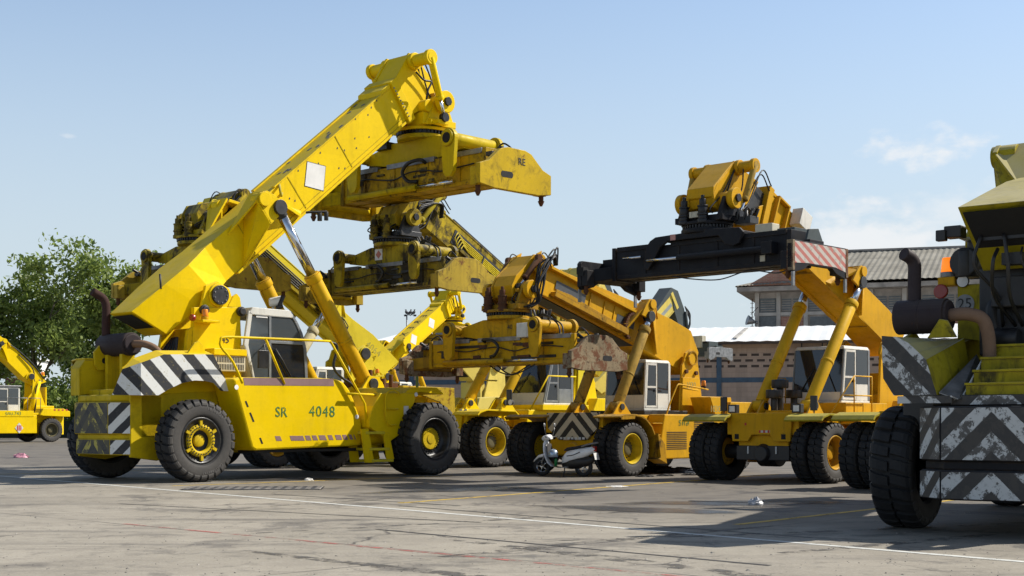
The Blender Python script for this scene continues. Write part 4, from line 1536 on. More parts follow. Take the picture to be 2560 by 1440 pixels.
    letters('number_lettering', '45"', .2, P(567, 850, y=-.725) + V((0, -.002, 0)), (1, 0, 0), (0, 0, 1), 'ink_black', ms)
    # --- air conditioner with louvres
    q = [P(a_, b_, y=-1.02) for a_, b_ in ((532, 872), (617, 866), (617, 884), (532, 889))]
    ac0, ac1 = P(538, 885, y=-1.0), P(614, 930, y=-1.0)
    b = MB().box((ac0.x, -1.0, ac1.z), (ac1.x, -.72, ac0.z - .02))
    ac = M.add('air_conditioner', b, 'beige_grille', bevel=.02)
    M.add('shelf', MB().box((ac0.x - .05, -1.03, ac0.z - .02), (ac1.x + .02, -.72, ac0.z + .12)), Y, ac)
    b = MB()
    L = ac1.x - ac0.x
    for rr in range(2):
        for i in range(17):
            xx = ac0.x + L * (.06 + .9 * i / 17)
            zz = ac1.z + (ac0.z - ac1.z) * (.10 + .43 * rr)
            b.box((xx, -1.004, zz), (xx + L * .026, -.995, zz + (ac0.z - ac1.z) * .33))
    M.add('louvre_slot', b, 'dark_void', ac, 0)
    # --- cab (grey framed, curved front)
    cb = MB()
    yc0, yc1 = -.86, .62
    prof = [P(a_, b_, y=yc0) for a_, b_ in ((632, 946), (610, 862), (622, 775), (632, 770), (724, 777), (732, 785), (745, 806), (757, 833), (767, 873), (770, 946))]
    prof = [(p.x, p.z) for p in prof]
    x_back = prof[1][0]
    roof = [prof[2], prof[3], prof[4], (prof[4][0] - .02, prof[4][1] - .1), (prof[2][0], prof[2][1] - .1)]
    cb.xz([(prof[2][0] - .02, prof[2][1] - .09), (prof[3][0], prof[3][1] + .02), (prof[4][0], prof[4][1] + .01), (prof[5][0] + .02, prof[5][1] - .03), (prof[5][0], prof[5][1] - .09)], yc0, yc1)
    for yy in (yc0, yc1 - .06):
        # rear pillar
        cb.xz([prof[0], prof[1], prof[2], (prof[2][0] + .1, prof[2][1] - .06), (prof[1][0] + .12, prof[1][1]), (prof[0][0] + .06, prof[0][1])], yy, yy + .06)
    cb.box((prof[0][0], yc0, prof[0][1] - .05), (prof[9][0], yc1, prof[0][1]))
    cb.xz([prof[0], prof[1], (prof[1][0] + .05, prof[1][1]), (prof[0][0] + .05, prof[0][1])], yc0, yc1)
    cab_o = M.add('cab', cb, 'white_cab', bevel=.015)
    # dark grey front frame
    fr = MB()
    n = [5, 6, 7, 8, 9]
    for yy in (yc0 + .003, yc1 - .06):
        for i in range(4, 9):
            p0, p1 = prof[i], prof[i + 1]
            fr.xz([p0, p1, (p1[0] - .075, p1[1]), (p0[0] - .075, p0[1] - (.06 if i == 4 else 0))], yy, yy + .055)
    zt = prof[2][1] - .11
    xm = P(676, 850, y=yc0).x
    zb = prof[0][1]
    zm = P(700, 856, y=yc0).z
    fr.xz([(xm - .03, zb), (xm + .03, zb), (xm + .03, zt), (xm - .03, zt)], yc0 + .004, yc0 + .05)
    fr.xz([(prof[0][0] + .1, zt), (prof[4][0], zt), (prof[4][0], zt + .05), (prof[2][0] + .06, zt + .05)], yc0 + .004, yc0 + .05)
    fr.xz([(xm, zm - .03), (prof[8][0] - .05, zm - .03), (prof[8][0] - .06, zm + .03), (xm, zm + .03)], yc0 + .002, yc0 + .05)
    frame = M.add('door_frame', fr, 'cab_grey', cab_o, .006)
    g1 = [(prof[0][0] + .05, zb), (prof[1][0] + .1, prof[1][1]), (prof[2][0] + .1, zt), (xm - .03, zt), (xm - .03, zb)]
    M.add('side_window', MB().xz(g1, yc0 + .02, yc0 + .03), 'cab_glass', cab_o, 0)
    g2 = [(xm + .03, zb), (xm + .03, zm)] + [(xm + .03, zm), (prof[8][0] - .07, zm)][1:] + [(prof[9][0] - .07, zb)]
    M.add('door_window', MB().xz([(xm + .03, zb), (xm + .03, zm - .03), (prof[8][0] - .07, zm - .03), (prof[9][0] - .07, zb)], yc0 + .02, yc0 + .03), 'dark_glass', cab_o, 0)
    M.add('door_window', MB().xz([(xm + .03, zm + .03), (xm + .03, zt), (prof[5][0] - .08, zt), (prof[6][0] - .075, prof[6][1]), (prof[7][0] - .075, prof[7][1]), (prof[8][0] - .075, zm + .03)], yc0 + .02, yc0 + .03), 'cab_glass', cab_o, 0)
    gw = MB()
    for i in range(5, 9):
        p0, p1 = prof[i], prof[i + 1]
        gw.ext([(p0[0] - .03, yc0 + .06, p0[1]), (p1[0] - .03, yc0 + .06, p1[1]), (p1[0] - .03, yc1 - .06, p1[1]), (p0[0] - .03, yc1 - .06, p0[1])], (-.01, 0, 0))
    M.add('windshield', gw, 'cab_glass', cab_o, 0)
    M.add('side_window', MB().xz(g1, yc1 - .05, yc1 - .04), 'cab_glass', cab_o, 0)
    s = MB().box((xm - .55, -.4, zb + .3), (xm - .1, .15, zb + .48)).box((xm - .68, -.38, zb + .45), (xm - .52, .13, zb + 1.15)).box((xm - .45, -.25, zb), (xm - .2, 0, zb + .3)).box((xm + .35, -.5, zb), (xm + .6, .3, zb + .7))
    M.add('seat', s, 'seat_black', cab_o, .03)
    # wiper arm, mirror behind the glass, sticker
    q0, q1 = P(688, 872, y=yc0 - .01), P(727, 942, y=yc0 - .01)
    M.add('wiper', MB().tube([q0, q0.lerp(q1, .4) + V((.02, 0, 0)), q1], .02, 6), 'black_steel', cab_o, 0)
    q = P(658, 897, y=yc0 - .2)
    M.add('mirror', MB().box((q.x - .13, q.y - .03, q.z - .2), (q.x + .13, q.y + .03, q.z + .18)).tube([q + V((.05, 0, .15)), q + V((.1, .1, .3)), V((xm, yc0, zm + .05))], .014, 6), 'mirror_back', cab_o, .03)
    q = P(650, 787, y=yc0 + .015)
    M.add('sticker', MB().box((q.x - .1, yc0 + .012, q.z - .06), (q.x + .2, yc0 + .016, q.z + .07)), 'white_plate', cab_o, 0)
    # roof lamps
    q = P(683, 768, y=-.3)
    lamp = M.add('roof_lamp', MB().cyl((q.x - .1, -.3, q.z + .1), (q.x + .14, -.42, q.z + .13), .09, .13, n=16).cyl((q.x, -.3, q.z - .08), (q.x, -.3, q.z + .1), .03), 'white_cab', cab_o, .01)
    q = P(703, 768, y=-.5)
    M.add('roof_aerial', MB().cyl((q.x - .1, -.5, q.z - .06), (q.x + .05, -.5, q.z + .24), .035, .05, n=10).cyl((q.x - .12, -.5, q.z - .02), (q.x + .02, -.5, q.z + .02), .05, n=10), 'black_steel', cab_o, .004)
    # --- side tank
    yT = -1.78
    top = [(583, 947), (607, 943), (834, 946), (858, 954), (874, 975), (885, 1000), (905, 1060), (903, 1113), (890, 1115), (640, 1126), (630, 1120), (600, 1010)]
    tk = [P(a_, b_, y=yT) for a_, b_ in top]
    b = MB().ext(tk, (0, .75, 0))
    tank = M.add('side_tank', b, Y, bevel=.04)
    # underside lip with a dark chassis beam
    M.add('chassis_frame', MB().box((-6.6, -.75, .55), (.6, .75, 1.25)).box((-4.8, -1.0, .62), (-.9, 1.0, 1.0)).box((-4.6, 1.0, .75), (-1.2, 1.75, 1.85)), 'yellow_shade', bevel=.02)
    M.add('belly_plate', MB().box((-4.4, -1.6, .56), (-1.0, -1.0, .63)).cyl((-.0, -1.4, .82), (0, 1.4, .82), .2, n=20).box((-.35, -.45, .5), (.35, .45, 1.15)).cyl((-5.87, -1.4, .8), (-5.87, 1.4, .8), .14, n=16), 'black_steel', bevel=.01)
    def plate(name, pts, mat, parent=tank, off=.004):
        q = [P(a_, b_, y=yT) + V((0, -off, 0)) for a_, b_ in pts]
        return M.add(name, MB().ext(q, (0, .003, 0)), mat, parent, 0)
    plate('faded_band', ((608, 944), (833, 947), (835, 965), (611, 963)), 'purple_film')
    for x0_, x1_ in ((687, 700), (724, 757), (762, 774), (779, 790), (796, 812), (819, 829), (837, 851), (855, 865), (871, 878), (883, 885)):
        plate('faded_band', ((x0_, 1090 + (x0_ - 700) * -.02), (x1_, 1090 + (x0_ - 700) * -.02), (x1_ + 5, 1102 - (x0_ - 700) * .018), (x0_ + 4, 1102 - (x0_ - 700) * .018)), 'purple_film')
    letters('stencil_lettering', 'SR', .30, P(703, 1031, y=yT) + V((0, -.006, 0)), (1, 0, -.01), (0, 0, 1), 'stencil_green', tank)
    letters('stencil_lettering', '4048', .33, P(805, 1030, y=yT) + V((0, -.006, 0)), (1, 0, -.01), (0, 0, 1), 'stencil_green', tank, 1.12)
    for (x0_, y0_), ln in (((612, 1003), 14), ((623, 1032), 22), ((648, 1095), 14)):
        plate('slot', ((x0_, y0_), (x0_ + 4, y0_ - 1), (x0_ + 4 + ln * .42, y0_ + ln), (x0_ + ln * .42, y0_ + ln + 1)), 'dark_void')
    # rounded handhold stiffener edge
    # --- step / ladder between tank and front fender
    b = MB()
    yS0 = -2.05
    for yy in (yS0, yS0 + .48):
        for pl in (((903, 1072), (922, 1072), (936, 1157), (913, 1157)), ((958, 1080), (973, 1082), (986, 1147), (968, 1152))):
            q = [P(a_, b_, y=yS0) for a_, b_ in pl]
            b.ext([V((p.x, yy, p.z)) for p in q], (0, .035, 0))
    lad = M.add('access_step', b, Y, bevel=.006)
    for (x0_, x1_, yy_) in ((914, 962, 1079), (924, 974, 1120), (930, 984, 1149)):
        q0, q1 = P(x0_, yy_, y=yS0), P(x1_, yy_ - 2, y=yS0)
        M.add('tread', MB().box((q0.x, yS0 - .01, q0.z - .06), (q1.x, yS0 + .49, q0.z)), 'yellow_lemon', lad, .008)
    q0, q1 = P(912, 1094, y=-1.75), P(965, 1094, y=-1.75)
    M.add('air_tank', MB().cyl((q0.x - .1, -1.6, q0.z), (q1.x, -1.6, q0.z), .16, n=22), Y, lad, .02)
    # --- front box beside the wheel, wheel guard
    yG = -2.02
    gd = [P(a_, b_, y=yG) for a_, b_ in ((952, 982), (1040, 982), (1038, 1000), (1013, 1077), (976, 1104), (924, 1068), (924, 1050), (934, 1015))]
    b = MB().ext(gd, (0, .9, 0))
    b.hexa([V((gd[0].x, yG + .1, gd[0].z)), V((gd[1].x, yG + .1, gd[1].z)), V((gd[1].x, -1.1, gd[1].z)), V((gd[0].x, -1.1, gd[0].z)), V((gd[0].x + .1, yG + .3, gd[0].z + .12)), V((gd[1].x - .02, yG + .3, gd[1].z + .12)), V((gd[1].x - .02, -1.1, gd[1].z + .12)), V((gd[0].x + .1, -1.1, gd[0].z + .12))])
    wg = M.add('wheel_guard', b, Y, bevel=.02)
    # handrail loop on the guard
    lp = smooth_path([P(a_, b_, y=yG - .07) for a_, b_ in ((1000, 985), (985, 975), (968, 982), (964, 1010), (966, 1045), (975, 1062), (990, 1062))], 5)
    M.add('grab_handle', MB().tube(lp, .02, 8).tube([P(967, 1022, y=yG - .05), P(995, 1023, y=yG - .05)], .02, 8), Y, wg, 0)
    q = P(1015, 1026, y=yG)
    M.add('paper_notice', MB().box((q.x - .07, yG - .006, q.z - .1), (q.x + .07, yG - .002, q.z + .1)), 'white_plate', wg, 0)
    # front fender over the dual wheels, rusty headboard
    a = MB()
    pr = []
    for i in range(8):
        t_ = R(52 + i * 13)
        pr.append((math.cos(t_) * 1.08 - .02, .83 + math.sin(t_) * 1.08))
    lipn = [P(a_, b_, y=-2.0) for a_, b_ in ((1000, 990), (1030, 968), (1092, 969), (1112, 986), (1098, 986), (1050, 980), (1012, 1001))]
    lipn = [(p.x, p.z) for p in lipn]
    a.xz(lipn, -2.0, -1.3)
    a.xz(lipn, 1.3, 2.0)
    M.add('front_fender', a, Y, bevel=.012)
    b = MB().box((-.95, -1.12, 1.2), (.95, 1.12, 2.0)).box((.9, -1.1, .95), (1.02, 1.1, 2.02))
    hb = M.add('front_deck', b, Y, bevel=.02)
    r0, r1, r2, r3 = (P(a_, b_, y=-1.75) for a_, b_ in ((1042, 966), (1136, 972), (1135, 1020), (1042, 968)))
    rp = [P(a_, b_, y=-1.3) for a_, b_ in ((1000, 963), (1136, 970), (1138, 1030), (1126, 1040), (1100, 1005), (1060, 990), (1000, 985))]
    b = MB().ext(rp, (0, .06, 0))
    b.box((rp[1].x - .06, -1.24, 1.5), (rp[1].x, 1.3, rp[1].z))
    b.ext([V((p.x, 1.24, p.z)) for p in rp], (0, .06, 0))
    M.add('headboard', b, 'yellow_rust', hb, .008)
    # lift cylinder feet: plate bracket with eye
    for sy in (-1, 1):
        q = V((-.78, sy * .95, 2.07))
        b = MB().xz([(q.x - .55, 1.7), (q.x + .5, 1.7), (q.x + .3, 2.1), (q.x + .16, 2.24), (q.x - .1, 2.26), (q.x - .3, 2.0)], q.y + .16, q.y + .22).xz([(q.x - .55, 1.7), (q.x + .5, 1.7), (q.x + .3, 2.1), (q.x + .16, 2.24), (q.x - .1, 2.26), (q.x - .3, 2.0)], q.y - .22, q.y - .16)
        M.add('cylinder_foot', b, Y, hb, .008)
        M.add('foot_pin', MB().cyl((q.x, q.y - .27, q.z), (q.x, q.y + .27, q.z), .13, n=18), 'black_steel', hb, .01)
    # pipes, boxes on the front deck
    q = P(1043, 960, y=-1.5)
    M.add('marker_rod', MB().cyl((q.x, -1.5, 2.0), (q.x - .02, -1.5, 2.78), .032, n=10), plain('rod_blue', (.03, .09, .10), .5), hb, 0)
    b = MB()
    for i in range(5):
        b.cyl((-1.0 + i * .32, -.6 - .08 * (i % 2), 2.0), (-1.0 + i * .32, -.6 - .08 * (i % 2), 2.22 + .1 * (i % 3)), .05 + .015 * (i % 2), n=12)
    b.box((-.5, -.4, 2.0), (.7, .4, 2.14))
    M.add('valve_bank', b, 'rusty_steel', hb, .006)
    # railing
    yR = -1.9
    R0 = [P(a_, b_, y=yR) for a_, b_ in ((606, 958), (582, 905), (553, 868), (552, 852), (562, 843), (640, 845), (826, 853))]
    R1 = [P(a_, b_, y=yR) for a_, b_ in ((826, 853), (893, 975), (912, 1010), (918, 1080))]
    R2 = [P(664, 847, y=yR), P(711, 960, y=yT)]
    rail(M, 'handrail', [smooth_path(R0, 4), R1, R2, [P(866, 984, y=yR), P(938, 987, y=yR)]], Y, .027)
    hose(M, 'hose', [P(a_, b_, y=-1.3) for a_, b_ in ((826, 855), (840, 862), (842, 878), (834, 915), (850, 940), (880, 962), (905, 992))], .03)
    for i in range(5):
        yy = -.5 + .12 * i
        hose(M, 'hose', [(-5.55 + .05 * i, yy, 2.95), (-5.6, yy - .03, 2.6), (-5.5 + .06 * i, yy, 2.2), (-5.4, yy + .1, 1.95)], .03)
    # --- boom, head, spreader
    B, bo, tip = boom(M, PIN, 39.3, Y, out=.5)
    # diamond plate
    c_ = B(4.05, .44, -.418)
    dd = MB().ext([B(4.05 + a_, .44 + b_, -.419) for a_, b_ in ((-.40, -.0), (-.02, -.37), (.38, .02), (.0, .38))], (0, .003, 0))
    M.add('diamond_rim', MB().ext([B(4.05 + a_ * 1.05, .44 + b_ * 1.05, -.416) for a_, b_ in ((-.40, -.0), (-.02, -.37), (.38, .02), (.0, .38))], (0, .003, 0)), 'ink_black', bo, 0)
    M.add('diamond_plate', dd, 'white_plate', bo, 0)
    # handle and hook on the side, lamp bracket, aerial on the tail
    h0 = B(2.95, .74, -.41)
    M.add('grab_handle', MB().tube(smooth_path([B(3.05, .84, -.42), B(2.9, .8, -.56), B(2.82, .68, -.58), B(2.98, .66, -.44)], 4), .03, 8), 'yellow_olive', bo, 0)
    q = B(3.25, -.02, -.40)
    lb = MB().tube([q, q + V((.1, -.05, .02)), q + V((.42, -.16, .05)), q + V((.5, -.2, .06))], .03, 8).cyl(q + V((.34, -.14, .02)), q + V((.34, -.14, -.16)), .055, n=10).cyl(q + V((.48, -.2, .05)), q + V((.48, -.2, -.14)), .05, n=10)
    M.add('lamp_bracket', lb, 'black_steel', bo, .004)
    q = P(398, 720, y=-.43)
    M.add('aerial', MB().tube([q + V((0, 0, 0)), q + V((.05, -.02, -.06)), q + V((0, -.06, -.02)), q + V((-.02, -.06, .28))], .022, 8), 'black_steel', bo, 0)
    # weld seams, small notices, bolts
    sm_ = MB()
    for s_ in (1.55, 3.35, 5.1):
        sm_.ext([B(s_, .03, -.4125), B(s_ + .022, .03, -.4125), B(s_ + .022, .85, -.4125), B(s_, .85, -.4125)], (0, -.006, 0))
    sm_.ext([B(1.6, .09, -.4125), B(7.2, .09, -.4125), B(7.2, .105, -.4125), B(1.6, .105, -.4125)], (0, -.006, 0))
    M.add('weld_seam', sm_, 'yellow_worn_shaded', bo, 0)
    for px_, py_ in ((591, 968), (1040, 986), (892, 1042)):
        q = P(px_, py_, y=yT if px_ < 1000 else yG)
        M.add('round_notice', MB().cyl(q + V((0, -.002, 0)), q + V((0, -.008, 0)), .05, n=16), 'white_tile', tank, 0)
    bt_ = MB()
    for i in range(10):
        q = B(7.36, .06 + i * .085, -.485)
        bt_.cyl(q, q + V((0, -.02, 0)), .018, n=6)
    for i in range(9):
        a_ = 2 * math.pi * i / 9
        bt_.cyl((PIN[0] + math.cos(a_) * .16, -.82, PIN[1] + math.sin(a_) * .16), (PIN[0] + math.cos(a_) * .16, -.835, PIN[1] + math.sin(a_) * .16), .016, n=6)
    M.add('bolt', bt_, 'steel_grey', bo, 0)
    # scuffs on the top plate: dark holes and stains
    st_ = MB()
    random.seed(11)
    for i in range(16):
        s_, yy = random.uniform(2.9, 6.7), random.uniform(-.3, .3)
        st_.ext([B(s_ + math.cos(t_) * random.uniform(.03, .09), .862, yy + math.sin(t_) * random.uniform(.03, .07)) for t_ in [i_ * .785 for i_ in range(8)]], B(0, .003) - B(0, 0))
    M.add('paint_scar', st_, plain('scar_grey', (.10, .11, .13), .7), bo, 0)
    sc_ = MB()
    for s_, t_ in ((3.7, .8), (4.5, .78), (5.0, .6), (5.15, .45), (4.75, .22), (5.6, .5), (6.3, .72), (6.5, .8), (6.0, .3), (5.9, .85), (4.3, .62), (5.5, .3), (3.1, .45), (3.2, .33), (6.75, .86), (4.9, .12)):
        sc_.ext([B(s_ + a_, min(.84, t_) + b_, -.4135) for a_, b_ in ((-.03, 0), (0, -.025), (.03, .01), (.01, .022))], (0, .002, 0))
    M.add('paint_scar', sc_, 'ink_black', bo, 0)
    RC = (1.9, 0.0, 8.22)
    hd = slew_head(M, tip, RC, Y, motors=False)
    b = MB().box((RC[0] - .58, -.62, RC[2] + .2), (RC[0] + .1, .62, RC[2] + .5)).cyl((RC[0] - .42, -.66, RC[2] + .66), (RC[0] - .42, .66, RC[2] + .66), .16, n=20)
    M.add('head_yoke', b, Y, hd, .02)
    mk_ = MB().box((RC[0] - .587, -.03, RC[2] + .22), (RC[0] - .581, .03, RC[2] + .48))
    M.add('red_mark', mk_, 'ink_red', hd, 0)
    q = P(1092, 253, y=-.5)
    b = MB().box((q.x - .16, -.56, q.z - .13), (q.x + .18, -.42, q.z + .17))
    lb = M.add('lamp_box', b, plain('lamp_box_orange', (.50, .26, .015), .6), hd, .008)
    M.add('lamp_front', MB().box((q.x + .18, -.62, q.z - .15), (q.x + .24, -.36, q.z + .2)), 'black_steel', lb, .006)
    hose(M, 'hose', [P(a_, b_, y=-.8) for a_, b_ in ((1040, 180), (1060, 200), (1078, 205), (1070, 225), (1066, 248))], .025, parent=hd)
    sp = spreader(M, RC, 'yellow_worn_shaded', 'yellow_amber', 'yellow_worn_shaded', 'scraped_gold', half=3.15)
    letters('lettering', 'RE', .23, (RC[0] + .18, -3.156, RC[2] - .95), (1, 0, 0), (0, 0, 1), 'ink_black', sp)
    letters('lettering', '20', .14, (RC[0] - .45, 2.0, RC[2] - 1.0), (0, -1, 0), (0, 0, 1), 'ink_black', sp)
    # lift cylinders
    for sy in (-1, 1):
        e_ = B(2.38, .62)
        lift(M, (-.78, sy * .95, 2.07), (e_.x, sy * .86, e_.z), 'yellow_cylinder', r=.165, frac=.60)


def tyre_text(M, c, rad, items):
    mb = MB()
    for body, mid, size in items:
        adv = size * .62 / rad
        for i, ch in enumerate(body):
            a = R(mid) - (i - (len(body) - 1) / 2) * adv
            g_ = glyphs(ch, size, .001)
            u = V((math.sin(a), 0, -math.cos(a)))     # reading direction
            n_ = V((math.cos(a), 0, math.sin(a)))
            w_ = u.cross(n_)
            o = V(c) + n_ * rad
            mb.add([o + u * p.x + n_ * p.y + w_ * p.z for p in g_.v], g_.f)
    return M.add('tyre_lettering', mb, plain('rubber_lettering', (.17, .16, .15), .7), None, 0, recalc=False)


build_A(A)
# ------------------------------------------------------------------ machines that face the camera


def chassis_front(M, Y, style, dual=(1.24, 1.77), left=None, w=.45, rim='dish', front='plain', dirty=False, fender=None, dusty=True, tank=True, dy=0.0, wdy=0.0, rearw=True):
    fe = fender or Y
    for sy in (-1, 1):
        for yy in (dual if sy > 0 or not left else left):
            wheel(M, 0, sy * yy + wdy, sy, rim, w=w, dusty=dusty and yy == (dual if sy > 0 or not left else left)[1])
    if rearw:
        for sy in (-1, 1):
            wheel(M, -5.87, sy * 1.6, sy, rim, w=.45, dusty=True)
    # frame, deck, axle
    b = MB().box((-6.9, -.8, .6), (.45, .8, 1.3)).box((-6.2, -1.15, 1.3), (.5, 1.15, 1.86))
    fr = M.add('chassis_frame', b, Y, bevel=.02)
    ax = MB().cyl((0, -1.5, .83), (0, 1.5, .83), .2, n=20).cyl((.05, -.3, .78), (.05, .3, .78), .36, n=24).box((-.3, -.85, .6), (.5, .85, 1.0))
    ax.cyl((.4, 0, .78), (.62, 0, .78), .3, .2, n=24)
    M.add('axle', ax, 'black_steel' if front == 'plain' else Y, fr, .02)
    # front plate
    pl = [(-1.0, 1.9), (1.0, 1.9), (.93, 1.12), (.42, 1.12), (.3, 1.3), (-.3, 1.3), (-.42, 1.12), (-.93, 1.12)]
    if front == 'chevron':
        pl = [(-1.05, 1.92), (1.05, 1.92), (1.0, 1.45), (.55, 1.08), (-.55, 1.08), (-1.0, 1.45)]
    fp = M.add('front_plate', MB().yz([(y_ + wdy, z_) for y_, z_ in pl], .5, .58), Y if front == 'plain' else 'bar_cream', fr, .01, uv=((.58, wdy, 1.0), (0, 1, 0), (0, 0, 1)))
    if front == 'chevron':
        M.add('bumper_beam', MB().box((.3, -.95 + wdy, .62), (.52, .95 + wdy, 1.1)), Y, fr, .02)
        d = MB()
        for i in range(7):
            d.box((.582, -.5 + i * .15 + wdy, 1.1), (.586, -.4 + i * .15 + wdy, 1.17))
        M.add('reflector_row', d, 'number_white', fp, 0)
    else:
        d = MB()
        for i in range(5):
            d.box((.582, -.05 + i * .07, 1.36), (.586, .01 + i * .07, 1.42))
        M.add('reflector_row', d, 'number_white', fp, 0)
        d = MB()
        for i in range(3):
            d.box((.583, -.055 + i * .14, 1.355), (.587, -.0 + i * .14, 1.425))
        d.box((.583, -.52, 1.56), (.587, -.46, 1.63))
        M.add('red_reflector', d, 'ink_red', fp, 0)
        d = MB()
        for yy in (-.78, .72):
            d.box((.575, yy - .07, 1.18), (.583, yy + .07, 1.32))
        M.add('tow_hole', d, 'dark_void', fp, 0)
        for sy in (-1, 1):
            M.add('hose', MB().box((.5, sy * .45 - .02, .78), (.53, sy * .45 + .02, .98)), 'number_white', fr, 0)
    # fenders over the duals
    for sy in (-1, 1):
        f = MB()
        prof = [(-1.0, 1.70), (-.82, 1.84), (.55, 1.88), (.85, 1.80), (.95, 1.70), (.92, 1.66), (.8, 1.75), (.52, 1.82), (-.8, 1.79), (-.97, 1.66)]
        if style == 'arch':
            arc = [(math.cos(R(a)) * 1.07, .83 + math.sin(R(a)) * 1.04) for a in (90, 105, 120, 140, 160, 180, 196)]
            arc2 = [(math.cos(R(a)) * 1.02, .83 + math.sin(R(a)) * .98) for a in (196, 180, 160, 140, 120, 105, 90)]
            prof = [(.75, 1.80), (.5, 1.87)] + arc + arc2 + [(.5, 1.82), (.74, 1.75)]
        wo_ = (left[1] if left and sy < 0 else dual[1]) + .32
        y0, y1 = sorted((sy * .95 + wdy, sy * wo_ + wdy))
        f.xz(prof, y0, y1)
        if style == 'arch':
            f.xz([(-.0, 1.87), (.7, 1.82), (.7, 1.70), (.05, 1.72)], y1 - .02 if sy > 0 else y0, y1 if sy > 0 else y0 + .02)
            f.xz([(-1.12, .55), (-1.04, .5), (-1.45, .35), (-1.35, .95), (-.98, 1.3)], *(sorted((sy * 1.6 + wdy, sy * 2.1 + wdy))))
        M.add('front_fender', f, fe, fr, .012)
    # cylinder feet
    for sy in (-1, 1):
        q = (-.6, sy * .8 + dy, 2.1)
        b = MB()
        for o_ in (-.2, .14):
            b.xz([(q[0] - .5, 1.84), (q[0] + .45, 1.84), (q[0] + .18, 2.16), (q[0] + .05, 2.27), (q[0] - .12, 2.24), (q[0] - .3, 2.05)], q[1] + o_, q[1] + o_ + .06)
        M.add('cylinder_foot', b, Y, fr, .008)
        M.add('foot_pin', MB().cyl((q[0], q[1] - .25, q[2]), (q[0], q[1] + .25, q[2]), .1, n=16), 'black_steel', fr, .008)
    # tank / engine side with grilles
    if tank:
        for sy in (-1, 1):
            b = MB()
            pr = [(-1.42, .48), (-4.9, .48), (-5.05, .8), (-5.05, 1.88), (-1.75, 1.88)]
            b.xz(pr, *sorted((sy * 1.15, sy * 1.78)))
            t_ = M.add('side_tank', b, Y, fr, .04)
            g_ = MB()
            for i in range(10):
                zz = .78 + i * .058
                g_.box((-2.9, sy * 1.782, zz), (-1.85, sy * 1.788, zz + .026))
            M.add('grille', g_, 'dark_void', t_, 0)
            g_ = MB()
            for i in range(12):
                zz = 1.0 + i * .062
                g_.box((-4.4, sy * 1.782, zz), (-3.3, sy * 1.788, zz + .028))
            M.add('grille', g_, 'dark_void', t_, 0)
    else:
        M.add('side_tank', MB().box((-4.8, 1.15, .6), (-1.8, 1.75, 1.85)).box((-4.8, -1.75, .6), (-1.8, -1.15, 1.85)), Y, fr, .04)
    # steps behind the wheel
    for sy in (-1, 1):
        s = MB()
        for i in range(4):
            s.box((-1.75, sy * 1.2, .5 + i * .36), (-1.2, sy * 1.75, .53 + i * .36))
        s.box((-1.8, sy * 1.15, .45), (-1.76, sy * 1.2, 1.85)).box((-1.2, sy * 1.15, .45), (-1.16, sy * 1.2, 1.85))
        M.add('access_step', s, Y, fr, .006)
    # engine hood and counterweight behind
    M.add('engine_hood', MB().box((-6.7, -.62, 1.86), (-5.3, .62, 2.5)), Y, fr, .04)
    M.add('counterweight', MB().xy([(-6.4, -1.3), (-6.95, -1.3), (-7.25, -.9), (-7.25, .9), (-6.95, 1.3), (-6.4, 1.3)], .5, 1.75), Y, fr, .03)
    for sy in (-1, 1):
        M.add('rear_fender', MB().xz([(-7.2, 1.74), (-7.2, 2.1), (-6.7, 2.3), (-5.2, 2.3), (-4.95, 1.86), (-5.2, 1.8), (-6.8, 1.74)], *sorted((sy * .9, sy * 1.9))), Y, fr, .03)
    return fr


def mirrors_lamps(M, Y, fr, wdy=0.0):
    for sy in (-1, 1):
        y = sy * 1.45 + wdy
        M.add('mirror', MB().box((.2, y - .1, 1.96), (.26, y + .1, 2.36)).cyl((.22, y, 1.84), (.22, y, 2.0), .018, n=8), 'mirror_back', fr, .02)
        b = M.add('head_lamp', MB().box((.28, y + sy * -.42 - .14, 1.9), (.44, y + sy * -.42 + .14, 2.14)), 'black_steel', fr, .012)
        M.add('lens', MB().box((.44, y + sy * -.42 - .09, 1.94), (.446, y + sy * -.42 + .09, 2.1)), 'lens_clear', b, 0)


GRP = 'yellow reach stackers in the yard'
HF = 227


# ---- the amber machine with the brown stained spreader
D = Mach('reach_stacker', origin_for(1556, 1190, (0, 1.5), HF, .89), HF, .89,
         'amber reach stacker numbered 1030 with black and cream chevrons between its front wheels', group=GRP)


